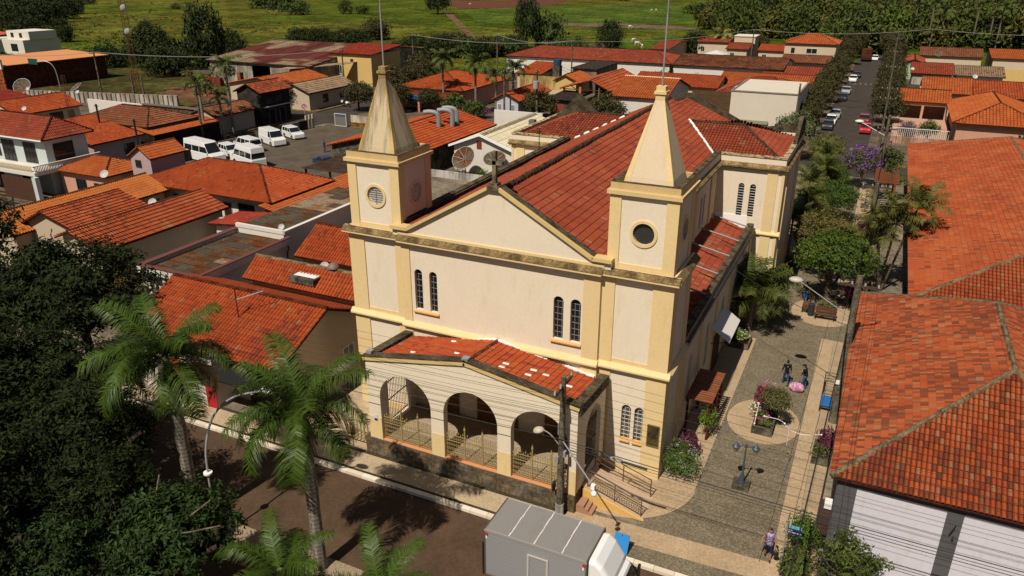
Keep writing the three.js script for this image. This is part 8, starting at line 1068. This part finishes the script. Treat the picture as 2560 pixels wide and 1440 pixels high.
  const mm = 'cables along the mall', ml = 'thin overhead cable strung along the mall poles'; for (const dx of [-0.95, -0.35, 0.35, 0.95]) { cable(V(7.75 + dx, 8.75, -9.9), V(8 + dx, 8.65, -33), 0.3, 0.008, ml, mm); cable(V(8 + dx, 8.65, -33), V(8.3 + dx, 8.75, -66), 0.4, 0.008, ml, mm); cable(V(7.75 + dx, 8.75, -9.9), V(7.2 + dx, 8.6, 14), 0.3, 0.008, ml, mm); } for (const y of [6.1, 5.8, 5.5, 5.2]) { cable(V(7.6, y, -9.9), V(7.85, y, -33), 0.3, 0.011, ml, mm); cable(V(7.85, y, -33), V(8.15, y, -66), 0.4, 0.011, ml, mm); cable(V(7.6, y, -9.9), V(7.0, y, 14), 0.3, 0.011, ml, mm); }
  for (let k = 0; k < 4; k++) { const zz = [-66, -92, -117, -146, -180, -212]; for (let i = 0; i < 5; i++) cable(V(7.2 + k * 0.5, 8.7, zz[i]), V(7.2 + k * 0.5, 8.9, zz[i + 1]), 0.4, 0.015, 'thin overhead cable above the street beyond the mall', 'cables beyond the mall'); }
  cable(V(0.1, 6.3, -16), V(7.6, 6.2, -9.9), 0.35, 0.018, 'single service cable crossing from the aisle to the pole'); cable(V(1.9, 3.6, -25), V(1.7, 9.2, -24.9), 0.1, 0.02, 'pale cable running down the transept corner', undefined, cabG);
  const fw = 'far overhead cables', fwl = 'pale overhead cable crossing behind the town'; for (const [a, b] of [[[-133.5, 9.3, -72.6], [-95.5, 9, -101]], [[-103, 9, -140], [-60, 9, -141]], [[-60, 9, -141], [-27, 9.5, -190]], [[-27, 9.5, -190], [16, 10, -205]], [[16, 10, -205], [60, 10, -215]], [[-84, 9, -150], [-60, 9, -141]], [[-133.5, 9.3, -72.6], [-170, 9.3, -66]]]) for (const d of [0, 0.5]) cable(V(a[0], a[1], a[2] + d), V(b[0], b[1], b[2] + d), 1.2, 0.035, fwl, fw, cabG);
  for (const z of [-86, -84.5]) for (const y of [7.6, 6.8]) cable(V(-4, y, -89), V(8, y, z), 0.3, 0.02, 'dark cable crossing the street at the beige box building', 'cables at the crossing');
  // lattice radio masts
  function mast(x, z, h, label, w = 0.5, dishes = []) { const t = thing('lattice_mast', label, 'mast', x, 0, z), m = M(0.2, 0.12, 0.075, { map: 'rust' }), c = [[-1, -0.6], [1, -0.6], [0, 1.1]].map(([a, b]) => V(x + a * w, 0, z + b * w)); for (const p of c) mk('leg', bar(p, V(p.x, h, p.z), w * 0.1, 5), m, t); const n = Math.round(h / (w * 2.6)), g = []; for (let i = 0; i < n; i++) for (let k = 0; k < 3; k++) { const a = c[k].clone().setY(i * h / n), b = c[(k + 1) % 3].clone().setY((i + 1) * h / n); g.push(bar(a, b, w * 0.055, 4), bar(c[k].clone().setY((i + 1) * h / n), b, w * 0.05, 4)); } mk('bracing', g, m, t); for (const [y, r] of dishes) mk('dish', new THREE.SphereGeometry(r, 14, 6, 0, 6.3, 0, 1.1).rotateX(1.2).translate(x + w + 0.7, y, z + 0.6), M(0.24, 0.235, 0.25), t); }
  const mb = G(345, 236, 0); mast(mb.x, mb.z, 44, 'tall lattice radio mast with round dishes behind the painted wall', 0.6, [[12.5, 0.8], [17, 0.8], [24, 0.8], [31, 0.7]]); const m4 = G(215, 462, 0); mast(m4.x, m4.z, 13, 'slim rusty lattice mast beside the small orange house', 0.22);
  const ant = thing('tv_antenna', 'thin aerial mast on the nave parapet', 'antenna', -15.2, 12, -19); mk('mast', bar(V(-15.2, 11.9, -19), V(-15.2, 13.6, -19), 0.03), iron, ant); mk('cage', [new THREE.TorusGeometry(0.15, 0.02, 4, 8).rotateX(1.57).translate(-15.2, 13.6, -19), new THREE.TorusGeometry(0.15, 0.02, 4, 8).rotateX(1.57).translate(-15.2, 13.35, -19)], iron, ant);
  for (const [u, v, h, lab] of [[30, 400, 7, 'dark pole before the balconied house'], [265, 345, 7, 'dark pole between the lilac house and turret'], [355, 370, 6, 'dark pole by the white yard corner']]) { const p = G(u, v + 40, 0), t = thing('service_pole', lab, 'pole', p.x, 0, p.z); mk('shaft', bar(V(p.x, 0, p.z), V(p.x, h, p.z), 0.13, 7), iron, t); mk('bracket', bx(p.x - 0.4, p.x + 0.4, h - 0.3, h - 0.2, p.z - 0.05, p.z + 0.05), iron, t); }
}
renderer.render(scene, camera);
